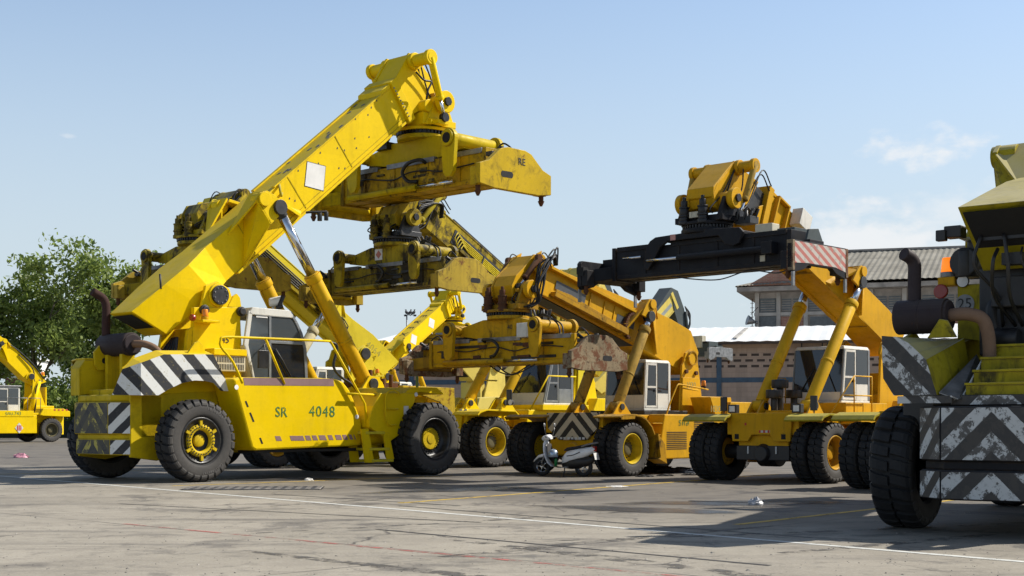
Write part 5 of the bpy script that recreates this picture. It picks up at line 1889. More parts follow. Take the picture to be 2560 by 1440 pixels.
def build_D(M):
    Y = 'yellow_warm'
    fr = chassis_front(M, Y, 'arch', dual=(1.17, 1.70), left=(1.85, 2.38), rim='dish_dark', front='chevron', fender='yellow_ochre')
    tk = fr
    letters('stencil_lettering', 'รคล', .3, (-2.75, 1.788, 1.62), (-1, 0, 0), (0, 0, 1), 'stencil_green', fr, 1.2)
    letters('stencil_lettering', '1030', .3, (-4.3, 1.905, 2.05), (-1, 0, 0), (0, 0, 1), 'ink_grey', fr)
    cab(M, -3.35, -1.95, -.78, .82, 2.0, 3.62, gl='dark_glass', slope=.1, low=.5)
    M.add('cab_deck', MB().box((-3.9, -1.1, 1.86), (-1.6, 1.1, 2.0)), 'black_steel', fr, .02)
    ms = mast(M, Y, (-4.62, 3.75), x0=-5.35, x1=-4.0, zb=1.8, gap=.64, disc=False)
    rg = MB()
    for i in range(14):
        a0, a1 = R(30 + i * 24), R(30 + i * 24 + 24)
        rg.ext([(-4.62 + math.cos(a0) * .20, .79, 3.75 + math.sin(a0) * .20), (-4.62 + math.cos(a1) * .20, .79, 3.75 + math.sin(a1) * .20), (-4.62 + math.cos(a1) * .25, .79, 3.75 + math.sin(a1) * .25), (-4.62 + math.cos(a0) * .25, .79, 3.75 + math.sin(a0) * .25)], (0, .02, 0))
    M.add('pin_ring', rg, 'yellow_ochre', ms, 0)
    for zz, xx in ((3.3, -4.3), (3.26, -4.85)):
        M.add('pin_cap', MB().cyl((xx, .72, zz), (xx, .8, zz), .07, n=14), 'rusty_steel', ms, .006)
    b = MB().xz([(-5.3, 1.86), (-4.05, 1.86), (-4.1, 3.1), (-5.0, 3.1)], .72, .76).xz([(-5.6, 1.86), (-4.6, 1.86), (-4.3, 2.45), (-5.5, 2.45)], .9, 1.7)
    M.add('mast_cheek', b, Y, ms)
    letters('stencil_lettering', '1030', .27, (-4.55, .764, 2.85), (-1, 0, 0), (0, 0, 1), 'ink_grey', ms)
    sect = [((-.75, .42), (-.7, -.35), .44), ((-.05, .95), (-.3, -.5), .50), ((1.0, .98), (1.0, -.48), .47), ((2.5, .92), (2.5, -.42), .46), ((7.45, .52), (7.45, -.34), .43)]
    B, bo, tip = boom(M, (-4.6, 3.78), 16, Y, sect=sect, lug_s=2.6, lug_t=.92, out=.42)
    # hose rail, side channel, dark panels, chain guide
    dp = MB()
    for s0, s1 in ((5.35, 6.75), (2.85, 3.75)):
        dp.xz(B.xz([(s0, .26), (s1, .22), (s1, -.04), (s0, -.0)]), .462, .466)
    M.add('dark_panel', dp, plain('panel_grey', (.05, .055, .06), .5), bo, 0)
    ch = MB().hexa([B(s_, t_, y_) for t_ in (-.34, -.2) for s_, y_ in ((3.3, .46), (6.9, .45), (6.9, .66), (3.3, .68))])
    ch.xz(B.xz([(3.3, -.2), (6.9, -.2), (6.9, -.12), (6.2, -.06), (5.0, -.12), (3.3, -.14)]), .64, .66)
    M.add('hose_tray', ch, 'yellow_ochre', bo, .008)
    r = MB()
    for s_ in (3.9, 4.4, 5.1):
        r.xz(B.xz([(s_, -.1), (s_ + .04, -.1), (s_ + .04, .42), (s_, .42)]), .46, .48)
    r.xz(B.xz([(2.9, .50), (7.2, .42), (7.2, .50), (2.9, .58)]), .44, .60)
    M.add('top_rail', r, Y, bo, .004)
    c = MB()
    for i in range(12):
        a = R(70 - i * 13)
        q = B(3.05 + .35 * math.cos(a), .02 + .42 * math.sin(a), .56)
        c.box((q.x - .05, .5, q.z - .03), (q.x + .05, .62, q.z + .04))
    M.add('energy_chain', c, 'rusty_steel', bo, 0)
    M.add('slide_pipe', MB().cyl(B(4.9, .64, .3), B(6.9, .56, .3), .07, n=14).cyl(B(4.8, .64, .3), B(5.6, .61, .3), .1, n=14), 'yellow_warm', bo, 0)
    M.add('underside_plate', MB().hexa([B(s_, t_, y_) for t_ in (-.42, -.38) for s_, y_ in ((1.2, -.3), (7.2, -.28), (7.2, .28), (1.2, .3))]), 'black_steel', bo, 0)
    RC = (3.25, -.15, 4.70)
    hd = slew_head(M, tip, RC, Y, damp='rusty_steel', base='yellow_ochre', lowm='rusty_steel', half=.55, tube_r=.13, dend=(.12, .86), dtop=(.12, .05))
    random.seed(5)
    for i in range(9):
        y_ = .5 + random.uniform(0, .3)
        hose(M, 'hose', [B(7.2, .5, y_), B(7.45, .75 + random.uniform(-.1, .25), y_ + .1), (2.75 + random.uniform(-.1, .15), y_ + .12, 6.15), (2.95 + random.uniform(-.15, .2), y_ + .1, 5.6), (3.0, y_ + .05, 5.15), (3.15 + random.uniform(0, .3), y_ - .1, 4.95)], .024, parent=hd)
    sp = spreader(M, RC, 'ochre_beam', 'ochre_beam', 'yellow_ochre', 'scraped_plate', half=3.45)
    letters('lettering', '40', .2, (RC[0] + .345, RC[1] + .35, RC[2] - .32), (0, 1, 0), (0, 0, 1), 'ink_black', sp)
    M.add('control_box', MB().box((RC[0] + .38, RC[1] + .95, RC[2] - .66), (RC[0] + .72, RC[1] + 1.45, RC[2] - .25)), 'white_cab', sp, .02)
    M.add('dark_box', MB().box((RC[0] + .44, RC[1] - 2.35, RC[2] - 1.15), (RC[0] + .5, RC[1] - 2.0, RC[2] - .95)), 'black_steel', sp, .01)
    gr = MB()
    for a0, a1, zz in ((-2.0, -.7, -.83), (.7, 2.1, -.83), (-2.2, -.3, -1.22), (.5, 2.2, -1.2)):
        gr.box((RC[0] + .424, RC[1] + a0, RC[2] + zz - .05), (RC[0] + .45, RC[1] + a1, RC[2] + zz + .03))
    M.add('grease_shade_strip', gr, 'slew_black', sp, 0)  # dark strips for grease and for shadow lines on the beam face
    for i in range(2):
        hose(M, 'hose', [(RC[0] + .2, RC[1] - .6 + i * .3, RC[2] - 1.4), (RC[0] + .25, RC[1] - .1 + i * .2, RC[2] - 1.62), (RC[0] + .25, RC[1] + .4 + i * .1, RC[2] - 1.68), (RC[0] + .2, RC[1] + 1.0 + i * .2, RC[2] - 1.42)], .02, parent=sp)
    for sy in (-1, 1):
        e_ = B(2.62, .5)
        lift(M, (-.6, sy * .8, 2.1), (e_.x, sy * .82, e_.z), 'brown_cylinder', r=.17, frac=.83)
    rail(M, 'handrail', [smooth_path([M.P(a_, b_, y=1.55) for a_, b_ in ((1645, 1130), (1668, 1030), (1688, 975), (1695, 962), (1705, 962), (1770, 974))], 4), [M.P(1705, 970, y=1.55), M.P(1745, 976, y=1.55)]], Y, .025, fr)
    q = M.P(1759, 970, y=1.5)
    beacon(M, q, .08, .17, parent=fr, mat='rusty_steel')
    b = MB().cyl((-.2, 1.25, 1.9), (-.2, 1.25, 2.02), .1, n=14)
    M.add('white_lamp', MB().cyl((-.75, .45, 2.12), (-.6, .45, 2.12), .09, n=14), 'lens_clear', fr, .01)


build_D(D)

# ---- the amber machine with the black spreader
Em = Mach('reach_stacker', origin_for(2050, 1208, (0, 1.5), HF, .877), HF, .877,
          'amber reach stacker holding up a black container spreader with a red striped end plate', group=GRP)


def build_E(M):
    Y = 'yellow_warm'
    fr = chassis_front(M, Y, 'flat', dual=(1.26, 1.79), left=(1.53, 2.06), rim='dish', front='plain', fender='yellow_olive')
    mirrors_lamps(M, Y, fr)
    cab(M, -4.0, -2.35, -.85, .80, 2.2, 3.85, gl='dark_glass', slope=.18, low=.32, lowm='white_cab', pil='cab_grey')
    M.add('cab_deck', MB().box((-4.3, -1.2, 1.86), (-1.9, 1.2, 2.2)), Y, fr, .02)
    mast(M, Y, (-5.2, 3.86), x0=-5.95, x1=-4.7, zb=1.8, gap=.64)
    sect = [((-1.3, 1.2), (-.9, .2), .46), ((.0, 1.32), (.2, .30), .50), ((1.9, 1.34), (1.9, .36), .46), ((7.1, 1.30), (7.1, .38), .44)]
    B, bo, tip = boom(M, (-5.2, 3.86), 23.3, Y, sect=sect, lug_s=2.55, lug_t=1.25, out=.5)
    # telescoping throat between the boom collar and the head
    M.add('inner_boom', MB().xz(B.xz([(6.9, .46), (7.9, .46), (7.9, 1.2), (6.9, 1.2)]), -.36, .36), 'black_steel', bo, .012)
    tip = (B(7.75, .46), B(7.75, 1.25))
    b = MB()
    for s_ in (6.2, 6.75):
        b.xz(B.xz([(s_, .36), (s_ + .06, .36), (s_ + .06, 1.36), (s_, 1.36)]), .42, .58)
    b.xz(B.xz([(6.2, 1.3), (6.8, 1.3), (6.8, 1.36), (6.2, 1.36)]), .42, .58)
    M.add('collar_rib', b, Y, bo, .008)
    q = B(5.75, 1.25)
    M.add('electric_box', MB().hexa([B(s_, t_, y_) for t_ in (.95, 1.45) for s_, y_ in ((5.4, .47), (5.95, .47), (5.95, .8), (5.4, .8))]), 'white_cab', bo, .015)
    for ss in (.9, 4.3):
        M.add('seam_rib', MB().hexa([B(s_, t_, y_) for t_ in (.30, .37) for s_, y_ in ((ss, -.44), (ss + .05, -.44), (ss + .05, .44), (ss, .44))]), 'yellow_ochre', bo, 0)
    RC = (3.1, 0.0, 6.62)
    hd = slew_head(M, tip, RC, 'yellow_warm', damp='brown_cylinder', base='black_beam', half=.92, ring_r=.6)
    cv = MB()
    tp, lp = (RC[0] - .75, RC[2] + 1.7), (RC[0] - .05, RC[2] + .78)
    cv.xz([(tp[0] + .16, tp[1] + .16), (tp[0] + .5, tp[1] - .12), (lp[0] + .38, lp[1] + .3), (lp[0] + .4, lp[1] + .05), (lp[0] + .3, lp[1] + .0), (tp[0] + .4, tp[1] - .2)], -.42, .42)
    M.add('head_cover', cv, Y, hd, .02)
    mb_ = MB().box((RC[0] + .5, -.16, RC[2] + .3), (RC[0] + .58, .12, RC[2] + .45))
    M.add('name_plate', mb_, 'beige_grille', hd, 0)
    sp = spreader(M, RC, 'black_beam', 'black_beam', 'black_beam', 'black_beam', half=3.35, style='black', endl=1.3)
    x, y, z = RC[0], RC[1], RC[2] + .32
    # striped end plate facing the camera side, worn edges
    pl = [(-1.28, -1.02), (-1.2, -.97), (1.2, -.97), (1.28, -1.02), (1.28, -1.5), (.6, -1.46), (-.7, -1.46), (-1.28, -1.56)]
    M.add('striped_plate', MB().ext([(x + u, 3.354, z + v) for u, v in pl], (0, .004, 0)), 'bar_red', sp, 0, uv=((x, 0, z - 1.5), (-1, 0, 0), (0, 0, 1)))
    ed = MB()
    for a0, a1 in ((-1.3, -1.2), (1.2, 1.3)):
        ed.box((x + a0, 3.2, z - 1.68), (x + a1, 3.37, z - .95))
    M.add('worn_edge', ed, 'scraped_plate', sp, .006)
    gf = MB()
    for sx in (-1, 1):
        gf.hexa([(x + sx * 1.22 + a_, 3.3 + b_, z + c_) for c_ in (-2.05, -1.7) for a_, b_ in ((-.05, 0), (.05, 0), (.05, .05), (-.05, .05))])
        gf.hexa([(x + sx * 1.22 + a_, -3.35 + b_, z + c_) for c_ in (-2.05, -1.7) for a_, b_ in ((-.05, 0), (.05, 0), (.05, .05), (-.05, .05))])
    M.add('guide_flap', gf, 'steel_grey', sp, .006)
    bx = MB().box((x + .1, 1.75, z - .66), (x + .45, 2.25, z - .36))
    M.add('junction_box', bx, 'beige_grille', sp, .02)
    bx = MB().xz([(x - .7, z - .94), (x + .2, z - .94), (x + .05, z - .55), (x - .4, z - .5)], 3.0, 3.06).box((x - .3, 2.3, z - .7), (x + .3, 2.8, z - .5))
    M.add('end_gusset', bx, 'grey_head', sp, .01)
    d = MB().box((x + 1.0, -3.36, z - 1.3), (x + 1.31, -3.2, z - 1.1)).box((x + 1.29, -3.3, z - 1.35), (x + 1.308, -3.12, z - 1.12))
    M.add('corner_hole', d, 'dark_void', sp, 0)
    hose(M, 'hose', [(x + .45, -.8, z - 1.46), (x + .47, -.2, z - 1.58), (x + .47, .7, z - 1.66), (x + .47, 1.6, z - 1.50), (x + .47, 2.4, z - 1.62), (x + .4, 2.8, z - 1.5)], .016, parent=sp)
    M.add('diamond_sticker', MB().box((x + .446, 1.9, z - 1.3), (x + .45, 2.05, z - 1.15)), 'beige_grille', sp, 0)
    M.add('sticker', MB().box((x + .602, -.75, z - .55), (x + .606, -.58, z - .4)), plain('sticker_pink', (.45, .22, .18), .6), sp, 0)
    for sy in (-1, 1):
        e_ = B(2.45, .95)
        lift(M, (-.6, sy * .8, 2.1), (e_.x, sy * .86, e_.z), 'yellow_cylinder', r=.175, frac=.80)
    # air cleaners on the deck, railings
    for px_, py_, h in ((1950, 960, .3), (1936, 985, .36), (1985, 985, .2)):
        q = M.P(px_, py_, y=-.35)
        c = MB().cyl((q.x, -.35, 1.86), (q.x, -.35, q.z - .1), .1, n=14).cyl((q.x, -.35, q.z - .12), (q.x, -.35, q.z + .12), .24, n=24)
        M.add('air_cleaner', c, 'black_steel', fr, .02)
    M.add('hood_slat', MB().box((-1.7, -.5, 1.86), (-.4, .45, 1.98)), Y, fr, .02)
    rail(M, 'handrail', [[(-.9, -1.2, 1.86), (-1.6, -1.2, 2.95), (-2.6, -1.2, 2.95), (-2.6, -1.2, 1.86)], [(-1.85, -1.2, 2.95), (-1.85, -1.2, 1.86)], [(-1.2, -1.2, 2.4), (-2.6, -1.2, 2.4)]], Y, .02, fr)
    rail(M, 'handrail', [[(-.8, 1.35, 1.86), (-2.1, 1.35, 2.95), (-3.1, 1.35, 2.95)], [(-2.1, 1.35, 2.95), (-2.1, 1.35, 1.86)], [(-1.5, 1.35, 2.4), (-3.1, 1.35, 2.4)], [(-3.1, 1.35, 2.95), (-3.1, 1.35, 1.86)]], Y, .02, fr)


build_E(Em)

# ---- the dirty yellow machine with the grimy spreader
C = Mach('reach_stacker', origin_for(1215, 1168, (0, 1.5), HF, 1.0), HF, 1.0,
         'dirty yellow reach stacker with curved dark windscreen and grimy black streaked spreader', group=GRP)


def build_C(M):
    Y, dy = 'yellow_dirty_shaded', .8
    K = 'yellow_bright'
    fr = chassis_front(M, K, 'flat', dual=(1.21, 1.74), rim='dish_dark', front='plain', fender=K, dusty=True, dy=dy, rearw=True)
    q = M.P(1165, 1028, x=.6)
    for d_ in (-.1, .1):
        worklamp(M, (.72, q.y + d_, q.z), (1, 0, -.1), .085, fr, body='yellow_bright')
    letters('lettering', '>>>', .14, (.586, q.y - .32, q.z + .24), (0, 1, 0), (0, 0, 1), 'ink_black', fr)
    cb = cab(M, -4.3, -2.75, dy - .85, dy + .75, 2.05, 3.72, gl='dark_glass', slope=.42, low=.42, pil='cab_grey', sidem='cab_grey', frame='cab_grey')
    M.add('cab_deck', MB().box((-4.6, dy - 1.2, 1.86), (-2.2, dy + 1.2, 2.05)), K, fr, .02)
    mast(M, K, (-5.0, 3.6), y=dy, x0=-5.75, x1=-4.35, zb=1.8, gap=.62)
    sect = [((-1.5, .85), (-1.2, .05), .44), ((.0, .9), (.2, -.05), .5), ((1.9, .9), (1.9, .0), .44), ((8.35, .80), (8.35, .0), .42)]
    B, bo, tip = boom(M, (-5.0, 3.6), 28.3, Y, sect=sect, lug_s=2.4, lug_t=.95, y=dy, out=.45)
    # pipes along the side with hanger clips
    pp = MB()
    for i in range(5):
        t_ = .50 - i * .055
        pp.tube([B(1.8, t_, dy + .47), B(6.9 - i * .1, t_, dy + .47), B(7.2 - i * .1, t_ + .06, dy + .49), B(7.25 - i * .1, t_ - .15, dy + .49), B(7.0, .16 - i * .03, dy + .48)], .021, 6)
    M.add('pipe_gap_shade', MB().xz(B.xz([(1.7, .14), (7.3, .14), (7.3, .62), (1.7, .62)]), dy + .425, dy + .447), 'black_steel', bo, 0)  # flat black backing, shade between the pipes put in as colour
    M.add('hydraulic_pipe', pp, 'yellow_lemon', bo, 0)
    ch = MB().hexa([B(s_, t_, y_) for t_ in (.05, .16) for s_, y_ in ((1.5, dy + .43), (6.9, dy + .42), (6.9, dy + .56), (1.5, dy + .57))])
    M.add('hose_tray', ch, 'grimy_beam', bo, .006)
    kl = MB()
    for s_ in (2.6, 4.2, 5.8):
        kl.xz(B.xz([(s_, .2), (s_ + .05, .2), (s_ + .05, .56), (s_, .56)]), dy + .44, dy + .51)
    M.add('pipe_clip', kl, 'black_steel', bo, 0)
    M.add('top_beam', MB().hexa([B(s_, t_, y_) for t_ in (.82, .98) for s_, y_ in ((2.2, dy - .2), (7.4, dy - .2), (7.4, dy + .3), (2.2, dy + .3))]), 'black_steel', bo, .01)
    RC = (3.35, dy, 6.95)
    hd = slew_head(M, tip, RC, Y, tpo=(-1.4, 1.66), base='black_steel', damp='yellow_olive', half=.62, lowm='grimy_beam')
    random.seed(8)
    for i in range(7):
        y_ = dy + .5 + random.uniform(0, .2)
        hose(M, 'hose', [B(8.1, .5, y_), B(8.4, .8, y_ + .1), (2.9, y_ + .1, 8.1 + random.uniform(-.1, .2)), (3.0 + random.uniform(-.15, .2), y_ + .08, 7.7), (3.3 + random.uniform(-.1, .3), y_ - .05, 7.25)], .024, parent=hd)
    sp = spreader(M, RC, Y, 'grimy_beam', Y, 'scraped_yellow', half=3.2)
    q = (RC[0] + .345, RC[1] - .35, RC[2] - .3)
    M.add('sticker', MB().box((q[0], q[1] - .17, q[2] - .17), (q[0] + .006, q[1] + .17, q[2] + .17)), 'white_plate', sp, 0)
    M.add('sticker', MB().ext([(q[0] + .006, q[1] + a_, q[2] + b_) for a_, b_ in ((-.13, 0), (0, -.13), (.13, 0), (0, .13))], (.004, 0, 0)), plain('sticker_red', (.45, .16, .12), .6), sp, 0)
    for sy in (-1, 1):
        e_ = B(2.6, .6)
        lift(M, (-.65, sy * .8 + dy, 2.1), (e_.x, sy * .8 + dy, e_.z), 'yellow_cylinder', r=.16, frac=.66)
    M.add('mirror', MB().box((-.6, 1.9, 2.0), (-.52, 2.12, 2.52)), 'mirror_back', fr, .03)
    worklamp(M, (-.3, 2.3, 2.1), (1, 0, 0), .1, fr)
    rail(M, 'handrail', [[(-1.3, 2.25, 1.86), (-2.2, 2.25, 3.0), (-3.6, 2.25, 3.0)], [(-2.5, dy - 1.2, 2.9), (-1.5, dy - 1.2, 2.9), (-1.5, dy - 1.2, 1.86)]], K, .028, fr)
    M.add('cab_stripe', MB().xz([(-5.0, 1.9), (-4.5, 1.9), (-4.55, 3.4), (-5.05, 3.3)], dy + .72, dy + .76), 'yellow_lemon', fr, .01)


build_C(C)

# ---- the machine behind the front one, boom over it, numbered 4064
Bm = Mach('reach_stacker', (-8.9, 46.11), HF, 1.0,
          'yellow reach stacker numbered 4064, mostly hidden behind the bright yellow front machine', group=GRP)


def build_B(M):
    Y = 'yellow_lemon'
    fr = chassis_front(M, Y, 'flat', dual=(1.2, 1.72), rim='dish', front='plain', fender=Y)
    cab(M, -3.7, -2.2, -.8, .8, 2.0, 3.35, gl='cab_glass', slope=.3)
    M.add('cab_deck', MB().box((-4.2, -1.2, 1.86), (-1.9, 1.2, 2.0)), Y, fr, .02)
    ms = mast(M, Y, PIN, x0=-5.6, x1=-4.0, zb=1.8, gap=.64)
    for px_, py_ in ((898, 930), (938, 930)):
        q = M.P(px_, py_, y=.73)
        M.add('pin_cap', MB().cyl((q.x, .70, q.z), (q.x, .78, q.z), .11, n=16), 'yellow_olive', ms, .01)
    sect = [((-1.73, .85), (-1.36, 0), .42), ((-.80, .86), (-.35, -.02), .52), ((-.1, .9), (.05, -.02), .55), ((.9, .88), (.8, .0), .42), ((7.4, .86), (7.4, 0), .41)]
    B, bo, tip = boom(M, PIN, 32.5, Y, sect=sect, lug_s=2.1, lug_t=.95, out=.42)
    pp = MB()
    for i in range(5):
        t_ = .62 - i * .075
        pp.tube([B(.9 + i * .04, -.3 + 0 * i, .5), B(.95 + i * .05, t_ - .1, .47), B(1.2, t_, .45), B(7.0, t_, .45)], .024, 6)
    M.add('hydraulic_pipe', pp, 'black_steel', bo, 0)
    M.add('hose_tray', MB().hexa([B(s_, t_, y_) for t_ in (.1, .2) for s_, y_ in ((1.6, .41), (6.9, .41), (6.9, .56), (1.6, .57))]), 'yellow_dirty_shaded', bo, .006)
    letters('lettering', '4064', .34, B(-.35, .44, .60), B(-1, 0) - B(0, 0), B(0, 1) - B(0, 0), plain('ink_olive', (.30, .26, .03), .6), bo, 1.1)
    letters('lettering', 'T E R E X', .42, B(4.2, .868, .1), B(-1, 0) - B(0, 0), (0, -1, 0), 'ink_black', bo, 1.3)
    RC = (2.2, .75, 7.07)
    hd = slew_head(M, tip, RC, 'yellow_dirty_shaded', tpo=(-1.3, 1.62), base='yellow_dirty_shaded', damp='yellow_dirty_shaded', half=.62, lowm='grimy_beam')  # dirty paint stands in for the shade on this head and spreader
    sp = spreader(M, RC, 'yellow_dirty_shaded', 'grimy_beam', 'yellow_dirty_shaded', 'scraped_yellow', half=3.1)
    letters('lettering', 'TEREX', .27, (RC[0] - .1, 3.106, RC[2] - .98), (-1, 0, 0), (0, 0, 1), 'ink_black', sp)
    for sy in (-1, 1):
        e_ = B(2.3, .6)
        lift(M, (-.6, sy * .8, 2.1), (e_.x, sy * .84, e_.z), 'cream_cylinder', r=.17, frac=.68)
    q = M.P(943, 938, y=1.0)
    sh = M.add('lamp_shelf', MB().box((q.x - .2, .8, q.z - .06), (q.x + .2, 1.15, q.z)), Y, ms, .006)
    beacon(M, (q.x, 1.0, q.z), parent=ms, mat=Y)


build_B(Bm)
# ------------------------------------------------------------------ the machine cut by the right edge, seen from behind
F_ = Mach('reach_stacker', (10.25, 22.63), 52, 1.0,
          'shaded reach stacker seen from behind, numbered 25, with a lit amber beacon and black muffler', group=GRP)
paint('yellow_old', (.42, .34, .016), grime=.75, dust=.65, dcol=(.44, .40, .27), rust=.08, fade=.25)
paint('dusty_top', (.40, .38, .26), grime=.35, dust=.3, dcol=(.42, .41, .33))


def build_F(M):
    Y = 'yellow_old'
    P = M.P
    wheel(M, -5.87, 1.6, 1, 'steer', w=.56, steer=4)
    wheel(M, -5.87, -1.6, -1, 'steer', w=.56, steer=4)
    for yy, sd_ in ((-2.2, -1), (-1.68, -1), (1.68, 1), (2.2, 1)):
        wheel(M, 0, yy, sd_, 'drive', w=.48)
    cwp = [(-6.3, -1.02), (-6.9, -1.02), (-7.23, -.64), (-7.23, .64), (-6.9, 1.02), (-6.3, 1.02)]
    b = MB().xy(cwp, .94, 1.62).xy(cwp, .46, .83).xy([(x + .06, y * .96) for x, y in cwp], .82, .95).xy([(x + .14, y * .9) for x, y in cwp], 1.62, 1.76)
    cw = M.add('counterweight', b, 'black_beam', bevel=.03)
    for z0, z1 in ((.96, 1.60), (.48, .81)):
        q = [(-7.236, -.62, z0), (-7.236, .62, z0), (-7.236, .62, z1), (-7.236, -.62, z1)]
        M.add('chevron_plate', MB().ext(q, (.004, 0, 0)), 'bar_grey', cw, 0, uv=((-7.23, 0, z0 - .1), (0, -1, 0), (0, 0, 1)))
        for sy in (-1, 1):
            q = [(-6.905, sy * 1.024, z0), (-7.234, sy * .645, z0), (-7.234, sy * .645, z1), (-6.905, sy * 1.024, z1)]
            M.add('corner_stripes', MB().ext(q, (.003, -sy * .003, 0)), 'bar_grey_side', cw, 0, uv=((-7.23, .64 * sy, z0), (.65, .75 * sy, 0), (0, 0, -1)))
    q = [(-7.1, -.55, 1.64), (-7.1, .55, 1.64), (-7.1, .55, 1.75), (-7.1, -.55, 1.75)]
    M.add('chevron_plate', MB().ext(q, (.004, 0, 0)), 'bar_grey', cw, 0, uv=((-7.1, 0, 1.5), (0, -1, 0), (0, 0, 1)))
    M.add('chassis_frame', MB().box((-6.5, -.8, .5), (.6, .8, 1.3)).box((-6.3, -1.5, 1.3), (.5, 1.5, 1.9)), 'black_steel', bevel=.02)
    # fenders: tall boxes with a curved top, bars on the rear face
    for sy in (1, -1):
        f = MB()
        prof = [(1.40, 2.52), (1.2, 2.50), (1.05, 2.42), (.92, 2.30), (.82, 2.2), (.68, 1.76), (1.24, 1.76), (1.38, 1.98)]
        rear = [V((-7.22, sy * a, b_)) for a, b_ in prof]
        f.ext(rear, (.03, 0, 0))
        # top sweeping forward
        n = 5
        for i in range(4):
            a, b_ = rear[i], rear[i + 1]
            f.add([a, b_, V((-5.9 + .25 * (i == 3), b_.y, 2.53)), V((-5.9 + .25 * (i == 2) * 0, a.y, 2.53))], [(0, 1, 2, 3)])
        # inner face
        f.ext([rear[4], rear[5], V((-6.0, rear[5].y - sy * .03, 1.86)), V((-5.9, rear[4].y, 2.53))], (0, sy * .03, 0))
        f.ext([rear[0], rear[7], V((-5.0, rear[7].y + sy * .3, 2.0)), V((-5.0, rear[0].y + sy * .3, 2.53))], (0, -sy * .03, 0))
        f.add([V((-5.9, sy * 1.4, 2.53)), V((-5.9, sy * .82, 2.53)), V((-5.0, sy * .82, 2.53)), V((-5.0, sy * 1.7, 2.53))], [(0, 1, 2, 3)])
        fo = M.add('rear_fender', f, 'yellow_old', bevel=0)
        # grey lining low on the inner face
        M.add('stripe_panel', MB().ext([p + V((-.004, 0, 0)) for p in rear], (.003, 0, 0)), 'bar_grey', fo, 0, uv=((-7.2, sy * 1.9, 1.5), (0, -1, 0), (0, 0, 1)))
        M.add('splash_plate', MB().ext([V((-7.2, sy * .66, 1.78)), V((-7.2, sy * .42, 1.70)), V((-6.0, sy * .42, 1.86)), V((-6.0, sy * .62, 2.3))], (0, 0, .012)), 'steel_grey', fo, 0)
    M.add('fender_stripe', MB().ext([V((-7.2, .5, 1.66)), V((-7.2, 1.2, 1.66)), V((-7.2, 1.2, 1.75)), V((-7.2, .5, 1.75))], (.003, 0, 0)), 'bar_grey_side', cw, 0, uv=((-7.2, .5, 1.6), (0, 1, 0), (0, 0, 1)))
    # steps up to the deck
    s = MB()
    for i in range(4):
        s.box((-7.0 + i * .27, -.40, 1.74 + i * .17), (-5.6, .40, 1.74 + (i + 1) * .17 - .03))
    st = M.add('rear_steps', s, 'yellow_old', bevel=.01)
    t_ = MB()
    for i in range(4):
        t_.box((-7.02 + i * .27, -.41, 1.74 + (i + 1) * .17 - .03), (-6.6 + i * .27, .41, 1.74 + (i + 1) * .17))
    M.add('tread_plate', t_, 'yellow_olive', st, .004)
    M.add('step_edge', MB().ext([V((-7.02, .42, 1.75)), V((-6.98, .42, 1.75)), V((-5.95, .42, 2.42)), V((-6.05, .42, 2.42))], (0, .02, 0)), 'number_white', st, 0)
    # muffler + stack + pipe
    mz, mx = 2.80, -6.45
    mu = M.add('muffler', MB().cyl((mx, 1.50, mz), (mx, .84, mz), .225, n=32).cyl((mx, .86, mz), (mx, .80, mz), .2, n=24).cyl((mx, 1.18, mz), (mx, 1.16, mz), .229, n=32), 'muffler_iron', bevel=.02)
    M.add('exhaust_stack', MB().tube(smooth_path([(mx, 1.28, mz + .15), (mx, 1.28, mz + .5), (mx - .0, 1.28, mz + .68), (mx - .05, 1.31, mz + .77), (mx - .16, 1.36, mz + .82)], 6), .085, 16), 'muffler_iron', mu, 0)
    M.add('exhaust_pipe', MB().tube(smooth_path([(mx, .82, mz), (mx + .02, .6, mz + .01), (mx + .1, .42, mz - .06), (mx + .15, .36, mz - .28), (mx + .2, .36, mz - .6)], 6), .085, 16), 'burnt_pipe', mu, 0)
    M.add('muffler_bracket', MB().xz([(mx - .3, 2.5), (mx + .3, 2.5), (mx + .1, 2.62)], 1.3, 1.35).ext([V((mx - .28, 1.0, 2.5)), V((mx - .28, .62, 2.5)), V((mx - .28, .74, 2.72)), V((mx - .28, .84, 2.74))], (.05, 0, 0)), 'yellow_old', mu, .008)
    # mast, drive motors, lamps, numbered disc
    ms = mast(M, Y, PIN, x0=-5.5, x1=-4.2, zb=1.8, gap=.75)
    b = MB().box((-5.35, .72, 1.85), (-5.1, 1.12, 3.3)).box((-5.35, -1.12, 1.85), (-5.1, -.72, 3.3))
    M.add('mast_post', b, Y, ms, .02)
    M.add('hydraulic_block', MB().box((-5.8, -.7, 2.3), (-5.52, .66, 3.45)).box((-6.1, -.3, 2.9), (-5.8, .4, 3.3)).cyl((-5.9, .1, 2.5), (-5.9, .5, 2.5), .14, n=14), 'black_steel', ms, .02)
    q = P(2412, 760, x=-5.36)
    M.add('number_disc', MB().cyl((-5.352, q.y, q.z), (-5.36, q.y, q.z), .13, n=24), 'steel_grey', ms, 0)
    letters('lettering', '25', .2, (-5.362, q.y, q.z), (0, -1, 0), (0, 0, 1), 'ink_black', ms)
    q = P(2372, 690, x=-5.3)
    bx = M.add('lamp_shelf', MB().box((-5.4, q.y - .12, q.z - .14), (-5.2, q.y + .12, q.z - .02)), 'yellow_warm', ms, .01)
    beacon(M, (-5.3, q.y, q.z - .02), .105, .2, glow=True, parent=ms, mat='steel_grey')
    M.add('tail_lamp', MB().cyl((-5.4, q.y + .06, q.z - .22), (-5.46, q.y + .06, q.z - .22), .1, n=18), 'red_lamp', ms, .015)
    q = P(2410, 704, x=-5.35)
    worklamp(M, (-5.4, q.y, q.z), (-1, 0, -.1), .085, ms)
    q = P(2425, 650, x=-5.2)
